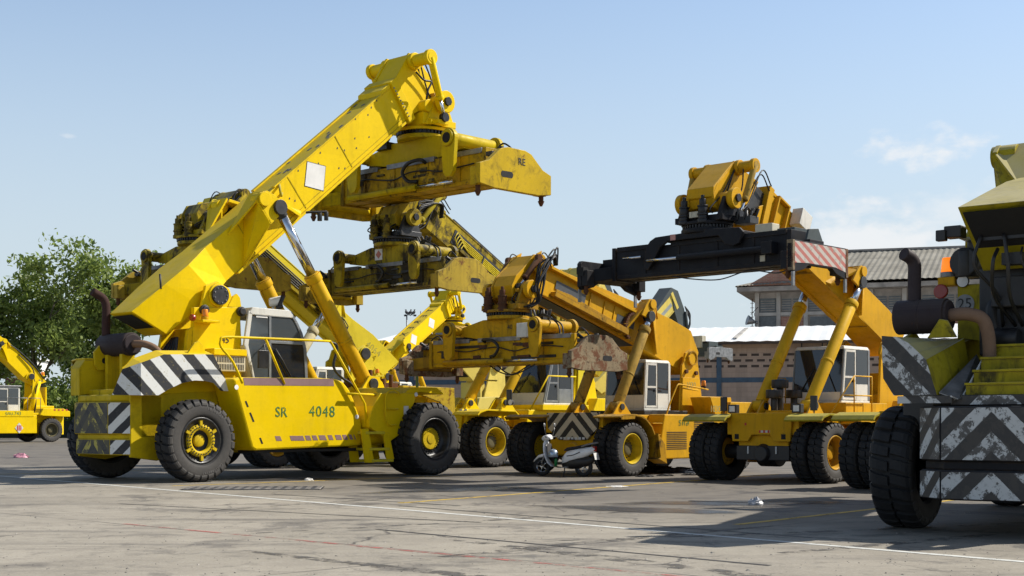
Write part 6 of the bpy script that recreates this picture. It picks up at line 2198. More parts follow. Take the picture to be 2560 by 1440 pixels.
    M.add('hydraulic_motor', MB().cyl((-5.3, q.y, q.z - .25), (-5.3, q.y, q.z + .12), .17, n=18).cyl((-5.3, q.y - .1, q.z + .1), (-5.3, q.y - .1, q.z + .25), .1, n=14).cyl((-5.45, q.y, q.z - .05), (-5.2, q.y, q.z - .05), .2, n=18), 'black_steel', ms, .02)
    q = P(2430, 615, x=-5.2)
    M.add('pin_boss', MB().cyl((-5.0, .85, 3.86), (-5.0, 1.05, 3.86), .26, n=24), 'yellow_olive', ms, .02)
    # work lamp on an arm beside the boom
    q = P(2385, 585, y=1.1)
    la = MB().tube([q + V((.9, -.55, -.1)), q + V((.2, -.1, -.06)), q], .035, 8)
    arm = M.add('lamp_arm', la, 'white_cab', ms, 0)
    M.add('work_lamp', MB().box(q + V((-.12, -.14, -.06)), q + V((.1, .1, .1))).box(q + V((-.16, .06, -.1)), q + V((-.06, .2, .05))), 'black_steel', arm, .015)
    # boom
    sect = [((-2.0, .92), (-1.35, -.05), .55), ((-.80, .90), (-.35, -.05), .58), ((-.1, .9), (.05, -.02), .56), ((.55, .86), (.55, .0), .45), ((7.45, .86), (7.45, 0), .41)]
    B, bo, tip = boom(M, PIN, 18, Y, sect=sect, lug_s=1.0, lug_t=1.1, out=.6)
    k = MB()
    random.seed(31)
    for i in range(6):
        y_ = -.45 + i * .17 + random.uniform(-.05, .05)
        k.tube(smooth_path([B(-1.72, .3 + .2 * (i % 2), y_), B(-1.85 + random.uniform(-.1, .1), .15, y_ + random.uniform(-.1, .1)), B(-1.75 + random.uniform(-.15, .1), -.3, y_ + random.uniform(-.1, .1)), B(-1.4, -.8, y_ * .9)], 5), random.uniform(.014, .026), 7)
    k.box(B(-1.62, .55, -.4), B(-1.72, .42, .4)).box(B(-1.75, .25, -.1), B(-1.62, .05, .15))
    M.add('hose', k, 'black_steel', bo, 0)
    M.add('hose_bundle', MB().tube([(-5.6, .45, 3.3), (-5.75, .5, 2.9), (-5.7, .48, 2.4), (-5.6, .45, 1.9)], .1, 9).tube([(-5.6, .2, 3.3), (-5.7, .25, 2.8), (-5.6, .2, 1.9)], .07, 9).box((-5.6, -.5, 2.9), (-5.4, .7, 3.3)), 'black_steel', ms, 0)
    cab(M, -3.55, -2.0, -.5, 1.12, 1.95, 3.72, gl='dark_glass', slope=.3)
    M.add('cab_deck', MB().box((-4.2, -1.3, 1.88), (-1.8, 1.3, 1.95)), Y, bevel=.01)
    rc = (B(7.45, .0).x + .75, 0, B(7.45, 0).z - .4)
    slew_head(M, tip, rc, Y)
    spreader(M, rc, Y, Y, Y, Y)
    for sy in (-1, 1):
        e_ = B(1.2, .6)
        lift(M, (-.78, sy * .95, 2.07), (e_.x, sy * .95, e_.z), 'yellow_cylinder', r=.165, frac=.8)
    M.add('side_tank', MB().box((-4.8, 1.1, .7), (-1.0, 1.75, 1.9)).box((-4.8, -1.75, .7), (-1.0, -1.1, 1.9)), Y, bevel=.04)
    M.add('front_fender', MB().box((-1.0, 1.3, 1.9), (.9, 2.4, 1.96)).box((-1.0, -2.4, 1.9), (.9, -1.3, 1.96)), Y, bevel=.01)


build_F(F_)

# ------------------------------------------------------------------ chassis whose left wheel shows beside the amber machine
K_ = Mach('reach_stacker', origin_for(2158, 1222, (0, -1.74), HF, .88), HF, .88,
          'amber machine almost hidden behind the one with the lit beacon, one front tyre showing', group=GRP)


def build_K(M):
    fr = chassis_front(M, 'yellow_warm', 'flat', rim='dish', front='plain', fender='yellow_olive')
    rail(M, 'handrail', [[(-.9, -1.2, 1.86), (-1.5, -1.2, 2.7), (-2.4, -1.2, 2.7)]], 'yellow_warm', .022, fr)
    M.add('deck_box', MB().box((-4.2, -.9, 1.86), (-2.2, .9, 2.2)), 'yellow_warm', fr, .03)


build_K(K_)

# ------------------------------------------------------------------ small machine far left
def by_point(px, py, local, heading, k):
    y = FP * (local[2] * k - CAMH) / (HY - py)
    x = (px - CX) / FP * y
    a = R(heading)
    lx, ly = local[0] * k, local[1] * k
    return (x - (lx * math.cos(a) - ly * math.sin(a)), y - (lx * math.sin(a) + ly * math.cos(a)))


G = Mach('reach_stacker', origin_for(126, 1105, (-5.87, 1.6), HF, 1.13), HF, 1.13,
         'small distant reach stacker numbered 743, white cab, in front of the trees', group=GRP)


def build_G(M):
    Y = 'yellow_bright'
    fr = chassis_front(M, Y, 'flat', dual=(1.2, 1.72), rim='dish_grime', front='plain', tank=False)
    c0, c1 = M.P(50, 960, y=.95), M.P(-3, 960, y=.95)
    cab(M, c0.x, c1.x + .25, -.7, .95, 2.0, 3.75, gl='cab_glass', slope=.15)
    M.add('roof_cover', MB().box((c0.x - .1, -.75, 3.75), (c1.x + .1, 1.0, 3.86)), 'steel_grey', fr, .02)
    M.add('cab_deck', MB().box((c0.x - 1.2, -1.3, 1.86), (-1.4, 1.72, 2.0)), Y, fr, .02)
    q = M.P(33, 1034, y=1.78)
    M.add('name_board', MB().box((q.x - 1.5, 1.72, q.z - .2), (q.x + 1.4, 1.775, q.z + .2)), Y, fr, .01)
    letters('lettering', 'รคบ.743', .34, (q.x, 1.782, q.z), (-1, 0, 0), (0, 0, 1), 'ink_green', fr)
    q = M.P(48, 1070, y=1.77)
    M.add('emblem', MB().ext([(q.x + a_, 1.762, q.z + b_) for a_, b_ in ((-.3, 0), (0, -.36), (.3, 0), (0, .36))], (0, .01, 0)), 'number_white', fr, 0)
    e = MB()
    for a_ in (-.16, -.04, .08):
        e.box((q.x + a_, 1.773, q.z - .18), (q.x + a_ + .08, 1.778, q.z + .18))
    M.add('emblem_bar', e, 'ink_red', fr, 0)
    pin = (-5.0, 4.5)
    ms = mast(M, Y, pin, x0=-6.3, x1=-5.0, zb=1.8, gap=.5)
    hose(M, 'hose', [(-5.6, .62, 4.3), (-5.3, .66, 3.6), (-5.3, .64, 2.6), (-5.2, .62, 1.9)], .05, parent=ms)
    M.add('strut', MB().cyl((-4.9, .56, 1.9), (-5.6, .56, 4.2), .16, n=12), Y, ms, 0)
    sect = [((-1.2, .45), (-.7, -.25), .40), ((0, .7), (.3, -.35), .45), ((2.6, .95), (2.2, -.15), .44), ((8.0, .70), (8.0, -.15), .38)]
    B, bo, tip = boom(M, pin, 36, Y, sect=sect, lug_s=3.0, lug_t=.75, out=.35)
    hose(M, 'hose', [B(-.9, .5, .45), B(.3, .8, .5), B(1.8, .9, .5), B(2.8, .8, .5)], .04, parent=bo)
    hose(M, 'hose', [B(-.9, .3, .45), B(-.4, -.1, .55), B(.2, .5, .55), B(1.6, .7, .5)], .04, parent=bo)
    beacon(M, B(-.9, .75, .0), .13, .22, parent=bo, mat=Y)
    for sy in (-1, 1):
        e_ = B(3.1, .45)
        lift(M, (-.4, sy * .8, 2.1), (e_.x, sy * .75, e_.z), Y, r=.15, frac=.55)
    rail(M, 'handrail', [[(c0.x - .15, 1.7, 2.0), (c0.x - .15, 1.7, 3.0), (c0.x + 1.3, 1.7, 3.0), (c0.x + 1.3, 1.7, 2.0)], [(c0.x - 1.1, 1.7, 2.0), (c0.x - 1.1, 1.7, 3.0), (c0.x - .15, 1.7, 3.0)]], 'steel_grey', .025, fr)
    r = MB()
    for i in range(4):
        r.box((-7.0 + i * .3, 1.904, 2.16), (-6.86 + i * .3, 1.908, 2.26))
    M.add('red_reflector', r, 'ink_red', fr, 0)


build_G(G)


# ------------------------------------------------------------------ far machines seen between the others
def far_A(name, px, py, loc, k, ang, Y, label, headm=None, text=None, diamonds=False, grey=False, spr=True, head=47):
    M = Mach('reach_stacker', by_point(px, py, loc, head, k), head, k, label, group=GRP)
    for x_, ys in ((-5.87, (1.6,)), (0, (1.7, 2.2))):
        for sy in (-1, 1):
            for yy in ys:
                wheel(M, x_, sy * yy, sy, 'drive', rim=(yy == ys[-1]), dusty=True)
    b = MB().box((-6.6, -.8, .55), (.6, .8, 1.3)).box((-6.4, -1.2, 1.3), (.9, 1.2, 1.95)).box((-4.8, -1.75, .7), (-1, 1.75, 1.95))
    fr = M.add('chassis', b, Y, bevel=.03)
    M.add('counterweight', MB().xy([(-6.4, -1.1), (-6.95, -1.1), (-7.23, -.7), (-7.23, .7), (-6.95, 1.1), (-6.4, 1.1)], .5, 1.8), Y, bevel=.03)
    M.add('fender', MB().xz([(-7.2, 1.8), (-7.0, 2.4), (-5.4, 2.5), (-5, 1.9)], -1.9, -.9).xz([(-7.2, 1.8), (-7.0, 2.4), (-5.4, 2.5), (-5, 1.9)], .9, 1.9).box((-.9, -2.4, 1.9), (.9, -1.2, 1.96)).box((-.9, 1.2, 1.9), (.9, 2.4, 1.96)), Y, bevel=.01)
    mast(M, Y, PIN, gap=.62)
    cab(M, -3.6, -2.2, -.8, .8, 2.0, 3.6)
    B, bo, tip = boom(M, PIN, ang, Y, out=.5)
    for sy in (-1, 1):
        e_ = B(2.38, .62)
        lift(M, (-.78, sy * .95, 2.07), (e_.x, sy * .86, e_.z), 'yellow_cylinder', r=.165, frac=.6)
    if text:
        letters('lettering', text[0], text[1], B(text[2], .866, 0), -(B(1, 0) - B(0, 0)) * text[3], (0, text[3], 0), 'ink_black', bo, 1.35)
    if diamonds:
        for s_ in (3.6, 5.6):
            M.add('diamond_plate', MB().ext([B(s_ + a_, .42 + b_, -.42) for a_, b_ in ((-.36, 0), (0, -.36), (.36, 0), (0, .36))], (0, .004, 0)), 'white_plate', bo, 0)
    rc = (tip[0].x + .78, 0, tip[0].z - .4)
    if grey:
        # heavy grey head: a broad box arm that folds over the tip and hangs straight down
        M.add('side_band', MB().xz(B.xz([(1.6, .52), (7.1, .52), (7.1, .3), (1.6, .3)]), -.416, -.412), plain('band_grey', (.25, .27, .25), .6), bo, 0)
        letters('lettering', 'KAL', .42, B(3.1, .62, -.418), B(1, 0) - B(0, 0), B(0, 1) - B(0, 0), 'white_plate', bo)
        h = MB()
        t0, t1 = B(5.6, 1.0), B(7.5, 1.05)
        out = [(t0.x, t0.z), (t1.x, t1.z + .25), (t1.x + .65, t1.z + .1), (t1.x + 1.25, t1.z - .9), (t1.x + 1.6, t1.z - 1.85), (t1.x + 1.5, t1.z - 2.1), (t1.x + .8, t1.z - 2.15), (t1.x + .35, t1.z - 1.3), (t1.x + .1, t1.z - .4), (B(7.5, .9).x, B(7.5, .9).z), (B(5.6, .88).x, B(5.6, .88).z)]
        h.xz(out, -.46, .46)
        hd = M.add('tilt_head', h, 'grey_head', bevel=.02)
        rc = (t1.x + 1.15, 0, t1.z - 2.75)
        c = MB().box((rc[0] - .4, -.5, rc[2] + .1), (rc[0] + .4, .5, rc[2] + .5)).cyl((rc[0], 0, rc[2] - .05), (rc[0], 0, rc[2] + .12), .6, n=28)
        for i in range(8):
            x_ = rc[0] + random.uniform(-.5, .5); y_ = random.uniform(-.5, .5)
            c.cyl((x_, y_, rc[2] + .2), (x_ + random.uniform(-.1, .1), y_, rc[2] + .85), .07, n=8)
        M.add('slew_base', c, 'black_steel', hd, .01)
        for i in range(3):
            hose(M, 'hose', [(t1.x + 1.3, -.5, t1.z - .8), (t1.x + 1.75, -.55, t1.z - 1.3 - .2 * i), (t1.x + 1.6, -.5, t1.z - 2.2), (rc[0] + .3, -.5, rc[2] + .4)], .04, parent=hd)
        for sy in (-1, 1):
            M.add('tilt_damper', MB().cyl((t1.x + 1.35, sy * .52, t1.z - 1.1), (t1.x + 1.5, sy * .52, rc[2] + .4), .09, n=10), 'grey_head', hd, 0)
        if spr:
            spreader(M, rc, 'grey_head', 'grey_head', 'grey_head', 'steel_grey', half=3.2, style='black')
            M.add('lamp_box', MB().box((rc[0] - .5, -2.2, rc[2] - .6), (rc[0] - .1, -1.5, rc[2] + .1)), 'beige_grille', hd, .02)
    else:
        slew_head(M, tip, rc, Y, motors=False)
        if spr:
            spreader(M, rc, Y, 'yellow_amber', Y, Y, half=3.1)
    return M


H_ = far_A('reach_stacker', 1104, 764, (.9, -.41, 8.2), 1.14, 31, 'yellow_bright',
           'distant bright yellow reach stacker with large black letters down the top of its boom', text=('T E R E X', .62, 4.9, 1), diamonds=True, head=57)
L_ = far_A('reach_stacker', 1140, 940, (-6.57, 0, 3.42), 1.1, 29, 'yellow_pale',
           'pale yellow reach stacker whose boom tail shows under the brown stained spreader')
J_ = far_A('reach_stacker', 1512, 718, (1.1, -.41, 8.7), 1.03, 39.3, 'yellow_pale',
           'pale yellow boom machine with white side letters and grey head, behind the amber boom', grey=True, spr=False)
I_ = far_A('reach_stacker', 1688, 752, (1.1, -.41, 8.7), 1.03, 37, 'yellow_pale',
           'pale yellow boom machine whose grey head hangs over the white warehouse roof', grey=True)
# ------------------------------------------------------------------ buildings
def brick(name, ca, cb, mortar, sx, sy_, scale=1.0):
    t = NT(name)
    tc = t.n('ShaderNodeTexCoord')
    b = t.n('ShaderNodeTexBrick')
    b.inputs['Color1'].default_value = (*ca, 1)
    b.inputs['Color2'].default_value = (*cb, 1)
    b.inputs['Mortar'].default_value = (*mortar, 1)
    b.inputs['Scale'].default_value = scale
    b.inputs['Brick Width'].default_value = sx
    b.inputs['Row Height'].default_value = sy_
    b.inputs['Mortar Size'].default_value = .015
    t.l(tc.outputs['UV'], b.inputs['Vector'])
    n = t.noise(t.coord(), .35, 8, .65)
    st = t.noise(t.coord((1.2, 1.2, .12)), 1.0, 6)
    c = t.mix(t.ramp(n, .35, .7, 0, .5), b.outputs['Color'], tuple(x * .6 for x in ca))
    c = t.mix(t.ramp(st, .5, .75, 0, .4), c, (.09, .075, .06))
    t.base(c)
    t.rough(.85)
    return t.m


brick('block_wall', (.42, .30, .225), (.46, .33, .25), (.33, .24, .18), .8, .4)
brick('red_brick', (.24, .10, .07), (.30, .15, .10), (.3, .26, .22), .5, .16)
plain('blue_paint', (.045, .085, .13), .6, 0, .2, 2)
plain('concrete_old', (.26, .235, .21), .85, 0, .25, .8)
plain('concrete_pale', (.36, .34, .31), .85, 0, .2, .6)
plain('vent_dark', (.07, .05, .04), .9)
plain('louvre_grey', (.10, .115, .12), .7, 0, .2, 3)
t = NT('white_roof')
n = t.noise(t.coord((.3, .3, .3)), 1, 6)
t.base(t.mix(t.ramp(n, .3, .7), (.72, .72, .70), (.80, .80, .79)))
t.rough(.45)
t = NT('fibre_roof')
n = t.noise(t.coord((.5, .5, .5)), 1, 8, .65)
n2 = t.noise(t.coord((.12, 1.0, 1.0)), .8, 7, .6)
c_ = t.mix(t.ramp(n, .3, .7), (.17, .155, .125), (.30, .28, .235))
t.base(t.mix(t.ramp(n2, .5, .7, 0, .6), c_, (.12, .11, .09)))
t.rough(.9)


class Site:
    """building frame: u along the front, v away from the camera"""
    def __init__(s, name, a, b, label, cat):
        a, b = V(a), V(b)
        s.L = (b - a).length
        d = (b - a).normalized()
        s.root = empty(name, a, math.atan2(d.y, d.x))
        tag(s.root, label, cat)

    def add(s, name, mb, mat, parent=None, bevel=0.0, **kw):
        return link(name, mb, mat, parent or s.root, bevel, **kw)


# long warehouse: left end far, right end nearer
wa, wb = wpt(905, 1060, 122), wpt(2900, 1060, 106)
W = Site('warehouse', (wa.x, wa.y, 0), (wb.x, wb.y, 0), 'long brown block warehouse with blue bands and shining white metal roof', 'warehouse')
L = W.L
EV = 8.15
W.add('wall', MB().box((0, 0, 0), (L, .3, EV)).box((0, 0, 0), (.3, 26, EV)).box((L - .3, 0, 0), (L, 26, EV)).box((0, 25.7, 0), (L, 26, EV)), 'block_wall', uv=((0, 0, 0), (1, 0, 0), (0, 0, 1)))
W.add('blue_band', MB().box((0, -.03, 4.78), (L, -.002, 5.18)), 'blue_paint')
posts = MB()
up = None
# one post stands right of the numbered machine
pp = wpt(1790, 1060, 112)
u0 = ((V((pp.x, pp.y, 0)) - V((wa.x, wa.y, 0))).dot((V((wb.x, wb.y, 0)) - V((wa.x, wa.y, 0))).normalized()))
u = u0 - 5 * 8.8
while u < L:
    if u > 0:
        W.add('blue_post', MB().box((u - .2, -.08, 0), (u + .2, -.031, EV - .2)), 'blue_paint')
    u += 8.8
v = MB()
for r_ in range(3):
    for i in range(int(L / .95)):
        x = .3 + i * .95 + (.47 if r_ % 2 else 0)
        v.box((x, -.006, 6.0 + r_ * .46), (x + .62, .0, 6.0 + r_ * .46 + .2))
W.add('vent_block', v, 'vent_dark', recalc=False)
roof = MB()
RH = 2.0
nr = int(L / .55)
vs, fs = [], []
for i in range(nr + 1):
    x = -0.8 + (L + 1.6) * i / nr
    dz = .045 if i % 2 else 0
    vs += [(x, -1.3, EV - .12 + dz), (x, 13, EV + RH + dz), (x, 27.3, EV - .12 + dz)]
for i in range(nr):
    for k in range(2):
        fs.append((i * 3 + k, (i + 1) * 3 + k, (i + 1) * 3 + k + 1, i * 3 + k + 1))
roof.add(vs, fs)
ro = W.add('roof', roof, 'white_roof')
sk_ = MB()
for x0 in range(6, int(L), 13):
    sl = RH / 14.3
    sk_.ext([(x0, .5, EV + 1.8 * sl - .0), (x0 + .35, .5, EV + 1.8 * sl), (x0 + .35, 11.5, EV + 12.8 * sl), (x0, 11.5, EV + 12.8 * sl)], (0, 0, .06))
W.add('roof_strip', sk_, 'concrete_pale', ro)
W.add('eave_beam', MB().box((-.5, -1.2, EV - .32), (L + .5, -1.0, EV - .14)), 'vent_dark')
for px_ in (1998, 2052):
    q = wpt(px_, 880, 108)
    lu = ((V((q.x, q.y, 0)) - V((wa.x, wa.y, 0))).dot((V((wb.x, wb.y, 0)) - V((wa.x, wa.y, 0))).normalized()))
    W.add('wall_lamp', MB().cyl((lu, -.9, EV - .9), (lu, -.9, EV - .6), .5, .12, n=16).cyl((lu, -.9, EV - .6), (lu, -.9, EV - .3), .05, n=8), 'black_steel')

# older two storey building behind
ua, ub = wpt(1893, 1060, 152), wpt(2900, 1060, 140)
U = Site('old_building', (ua.x, ua.y, 0), (ub.x, ub.y, 0), 'old concrete and brick building with grey sheet roof above the warehouse', 'building')
L2 = U.L
ZE = 16.3
U.add('wall', MB().box((0, 0, 0), (L2, 16, ZE - .4)), 'concrete_old')
# columns, panels, louvres
cols = [0, 2.3, 5.2, 8.6, 12, 15.4, 18.8, 22.2, 25.6, 29]
b = MB()
for x in cols:
    b.box((x - .22, -.25, 0), (x + .22, -.002, ZE - .4))
for zz in (9.3, 13.1):
    b.box((-.3, -.20, zz), (L2, -.003, zz + .35))
U.add('column', b, 'concrete_pale')
for i in range(len(cols) - 1):
    x0, x1 = cols[i] + .25, cols[i + 1] - .25
    n = max(1, round((x1 - x0) / 1.4))
    for j in range(n):
        a0, a1 = x0 + (x1 - x0) * j / n + .12, x0 + (x1 - x0) * (j + 1) / n - .12
        wd = U.add('louvre_window', MB().box((a0, -.10, 13.55), (a1, -.004, 14.9)), 'louvre_grey')
        s = MB()
        for q in range(5):
            s.box((a0, -.16, 13.62 + q * .26), (a1, -.101, 13.70 + q * .26))
        U.add('slat', s, 'concrete_old', wd)
    if i in (1, 4, 6):
        U.add('brick_panel', MB().box((x0, -.12, 9.7), (x1, -.004, 13.0)), 'red_brick', uv=((0, 0, 0), (1, 0, 0), (0, 0, 1)))
    elif i == 0:
        U.add('dark_window', MB().box((x0, -.06, 9.7), (x1, -.004, 15.0)), 'louvre_grey')
    else:
        U.add('shutter', MB().box((x0 + .2, -.1, 9.7), (x1 - .2, -.004, 12.9)), 'louvre_grey')
rl = MB()
for zz in (10.1, 10.6):
    rl.box((-.2, -1.2, zz), (L2, -1.15, zz + .05))
for i in range(int(L2 / 1.5)):
    rl.box((i * 1.5, -1.2, 9.6), (i * 1.5 + .05, -1.15, 10.65))
U.add('balcony_rail', rl, 'steel_grey')
U.add('balcony_slab', MB().box((-.3, -1.3, 9.3), (L2, -.26, 9.6)), 'concrete_old')
# hipped skirt roof on the left, brick gable, long sheet roof
sl = MB()
sl.hexa([(-1.9, -2.2, ZE - .7), (L2, -2.2, ZE - .5), (L2, 17, ZE - .5), (-1.9, 17, ZE - .7), (-1.9, -2.2, ZE - .2), (L2, -2.2, ZE), (L2, 17, ZE), (-1.9, 17, ZE - .2)])
U.add('canopy_slab', sl, 'concrete_old', bevel=.02)
rf = MB()
ridge = ZE + 4.3


def rsheet(pts, n):
    """corrugated sheet between a lower and an upper edge"""
    (a, b_), (c, d) = pts
    a, b_, c, d = V(a), V(b_), V(c), V(d)
    vs, fs = [], []
    for i in range(n + 1):
        f = i / n
        dz = V((0, 0, .07 if i % 2 else 0))
        vs += [a.lerp(b_, f) + dz, c.lerp(d, f) + dz]
    fs = [(2 * i, 2 * i + 2, 2 * i + 3, 2 * i + 1) for i in range(n)]
    rf.add(vs, fs)


rsheet((((2.6, -2.5, ZE + .05), (L2, -2.5, ZE + .25)), ((4.6, 7.5, ridge), (L2, 7.5, ridge + .2))), 120)
rsheet((((2.6, 17.5, ZE + .05), (L2, 17.5, ZE + .25)), ((4.6, 7.5, ridge), (L2, 7.5, ridge + .2))), 40)
rsheet((((-2.1, -2.5, ZE - .15), (2.7, -2.5, ZE + .04)), ((2.0, 3.2, ZE + 1.3), (3.4, 1.6, ZE + 1.6))), 24)
rsheet((((-2.1, 17.5, ZE - .15), (-2.1, -2.5, ZE - .15)), ((2.4, 11, ZE + 1.3), (2.0, 3.2, ZE + 1.3))), 40)
U.add('roof', rf, 'fibre_roof')
U.add('ridge_cap', MB().box((4.4, 7.2, ridge + .02), (L2, 7.8, ridge + .24)), 'concrete_old')
U.add('gable', MB().ext([(2.9, -1.9, ZE), (2.9, 16.9, ZE), (4.7, 7.5, ridge - .1)], (.25, 0, 0)), 'red_brick', uv=((0, 0, 0), (0, 1, 0), (0, 0, 1)))
U.add('front_gable', MB().ext([(-.9, -2.0, ZE - .1), (4.9, -2.0, ZE - .1), (4.9, -2.0, ZE + 2.4), (3.6, -2.0, ZE + 2.4)], (0, .3, 0)), 'red_brick', uv=((0, 0, 0), (1, 0, 0), (0, 0, 1)))
gx = MB()
gx.tube([(-.5, -.3, 8.5), (-.5, -.3, 15)], .05, 6)
for i in range(12):
    gx.tube([(-.7, -.3, 9 + i * .5), (-.3, -.3, 9 + i * .5)], .03, 5)
U.add('wall_ladder', gx, 'rusty_steel')

# loudspeaker on its bracket left of the old building
q = wpt(1893, 812, 150.5)
sp_ = empty('loudspeaker', q)
tag(sp_, 'grey horn loudspeaker on a bracket left of the old building above the white roof', 'loudspeaker')
h = wpt(1868, 800, 150) - q
link('horn', MB().cyl(h, h + V((.9, .1, -.25)), .55, .12, n=18).cyl(h + V((.9, .1, -.25)), h + V((1.15, .1, -.3)), .16, n=12), 'steel_grey', sp_)
link('bracket', MB().tube([h + V((.9, .1, -.3)), V((0, .5, -.4)), V((0, .6, -1.2))], .06, 6).tube([h + V((.4, 0, .6)), h + V((1.2, .2, 1.4))], .04, 6), 'black_steel', sp_)

# ------------------------------------------------------------------ light mast with birds, aerial mast
Dp = 145
q0 = wpt(1017, 1060, Dp)
zt_ = wpt(1017, 787, Dp).z
po = empty('light_mast', (q0.x, q0.y, 0))
tag(po, 'thin distant light mast with birds sitting on its cross arm', 'light mast')
link('pole', MB().cyl((0, 0, 0), (0, 0, zt_), .11, .07, n=10), 'steel_grey', po)
link('cross_arm', MB().box((-.3, -.04, zt_ - .05), (1.0, .04, zt_ + .02)).box((-.28, -.1, zt_ - .16), (-.05, .1, zt_ - .05)).box((.7, -.1, zt_ - .16), (.98, .1, zt_ - .05)), 'black_steel', po)


def bird(x, z, sgn, label):
    """body, head, beak and tail as one small mesh"""
    bm_ = MB()
    bm_.lathe([(.001, -.30), (.05, -.26), (.13, -.12), (.16, .0), (.13, .12), (.07, .2), (.001, .24)], (0, 0, 0), 'x', 10)
    bm_.lathe([(.001, -.09), (.07, -.05), (.085, 0), (.07, .05), (.001, .09)], (.22, 0, .16), 'x', 8)
    bm_.cyl((.29, 0, .16), (.38, 0, .14), .025, .004, n=6)
    bm_.hexa([(-.5, -.05, -.1), (-.25, -.06, -.04), (-.25, .06, -.04), (-.5, .05, -.1), (-.5, -.05, -.07), (-.25, -.06, .03), (-.25, .06, .03), (-.5, .05, -.07)])
    bm_.cyl((.0, .04, -.25), (.0, .04, -.1), .015, n=5).cyl((.0, -.04, -.25), (.0, -.04, -.1), .015, n=5)
    bm_.xform(Matrix.Rotation(R(-35), 4, 'Y'))
    o = link('bird', bm_, 'feather_grey')
    o.location = (x, q0.y, z)
    o.rotation_euler = (0, 0, 0 if sgn > 0 else math.pi)
    tag(o, label, 'bird', 'birds perched on the masts')


plain('feather_grey', (.03, .03, .034), .7)
for px_, sgn, lb in ((1017, -1, 'dark bird perched right on top of the light mast pole'), (1025, 1, 'dark bird perched in the middle of the light mast arm'), (1034, 1, 'dark bird perched at the outer end of the light mast arm')):
    bird(wpt(px_, 780, Dp).x, zt_ + .23, sgn, lb)
qa = wpt(1052, 1060, Dp)
za = wpt(1052, 778, Dp).z
am = empty('aerial_mast', (qa.x, qa.y, 0))
tag(am, 'thin distant aerial mast with a pale grid panel beside the light mast', 'aerial mast')
link('pole', MB().cyl((0, 0, 0), (0, 0, za), .06, n=8), 'steel_grey', am)
gp = MB()
for i in range(5):
    gp.box((-.25, -.01, za - 1.0 + i * .14), (.18, .01, za - .98 + i * .14))
    gp.box((-.25 + i * .1, -.01, za - 1.0), (-.24 + i * .1, .01, za - .42))
link('grid_panel', gp, 'steel_grey', am)
bird(wpt(1059, 785, Dp).x, wpt(1059, 785, Dp).z, 1, 'dark bird beside the aerial mast, lowest of the birds')
link('side_arm', MB().box((0, -.03, wpt(1059, 785, Dp).z - .29), (.5, .03, wpt(1059, 785, Dp).z - .25)), 'steel_grey', am)

# ------------------------------------------------------------------ trees on the left
import numpy as np
t = NT('leaf_green')
oi = t.n('ShaderNodeTexCoord')
n = t.noise(t.coord((1, 1, 1)), .8, 6, .6)
n2 = t.noise(t.coord((1, 1, 1)), 9, 2)
c_ = t.mix(t.ramp(n, .35, .65), (.11, .17, .045), (.27, .35, .08))
c_ = t.mix(t.ramp(n2, .48, .68, 0, .85), c_, (.30, .34, .07))
t.base(c_)
t.rough(.42)
t.b.inputs['Transmission Weight'].default_value = 0
trl = t.n('ShaderNodeBsdfTranslucent')
t.l(c_, trl.inputs[0])
mxs = t.n('ShaderNodeMixShader')
mxs.inputs[0].default_value = .55
t.l(t.b.outputs[0], mxs.inputs[1])
t.l(trl.outputs[0], mxs.inputs[2])
t.l(mxs.outputs[0], t.t.nodes['Material Output'].inputs[0])
plain('bark_grey', (.13, .105, .08), .9, 0, .3, 3, .3)
plain('hedge_dark', (.012, .02, .010), .9, 0, .4, 2)


def leaves(name, centres, radii, per, size, mat, parent, seed):
    rng = np.random.default_rng(seed)
    P_, S_ = [], []
    for c, r, n_ in zip(centres, radii, per):
        d = rng.normal(size=(n_, 3))
        d /= np.linalg.norm(d, axis=1)[:, None]
        rr = rng.random(n_) ** .45
        P_.append(np.array(c) + d * (rr[:, None]) * np.array(r))
    P_ = np.concatenate(P_)
    N = len(P_)
    a = rng.normal(size=(N, 3)); a /= np.linalg.norm(a, axis=1)[:, None]
    b = rng.normal(size=(N, 3)); b -= a * (a * b).sum(1)[:, None]; b /= np.linalg.norm(b, axis=1)[:, None]
    s = (size * rng.uniform(.6, 1.35, N))[:, None]
    v = np.empty((N, 4, 3), np.float32)
    v[:, 0] = P_ - a * s; v[:, 1] = P_ + b * s * .45; v[:, 2] = P_ + a * s; v[:, 3] = P_ - b * s * .45
    me = bpy.data.meshes.new(name)
    me.vertices.add(N * 4); me.vertices.foreach_set('co', v.reshape(-1))
    me.loops.add(N * 4); me.loops.foreach_set('vertex_index', np.arange(N * 4, dtype=np.int32))
    me.polygons.add(N); me.polygons.foreach_set('loop_start', np.arange(0, N * 4, 4, dtype=np.int32))
    me.polygons.foreach_set('loop_total', np.full(N, 4, np.int32))
    me.update(calc_edges=True)
    me.materials.append(MATS[mat])
    o = bpy.data.objects.new(name, me)
    COL.objects.link(o)
    if parent: o.parent = parent
    return o


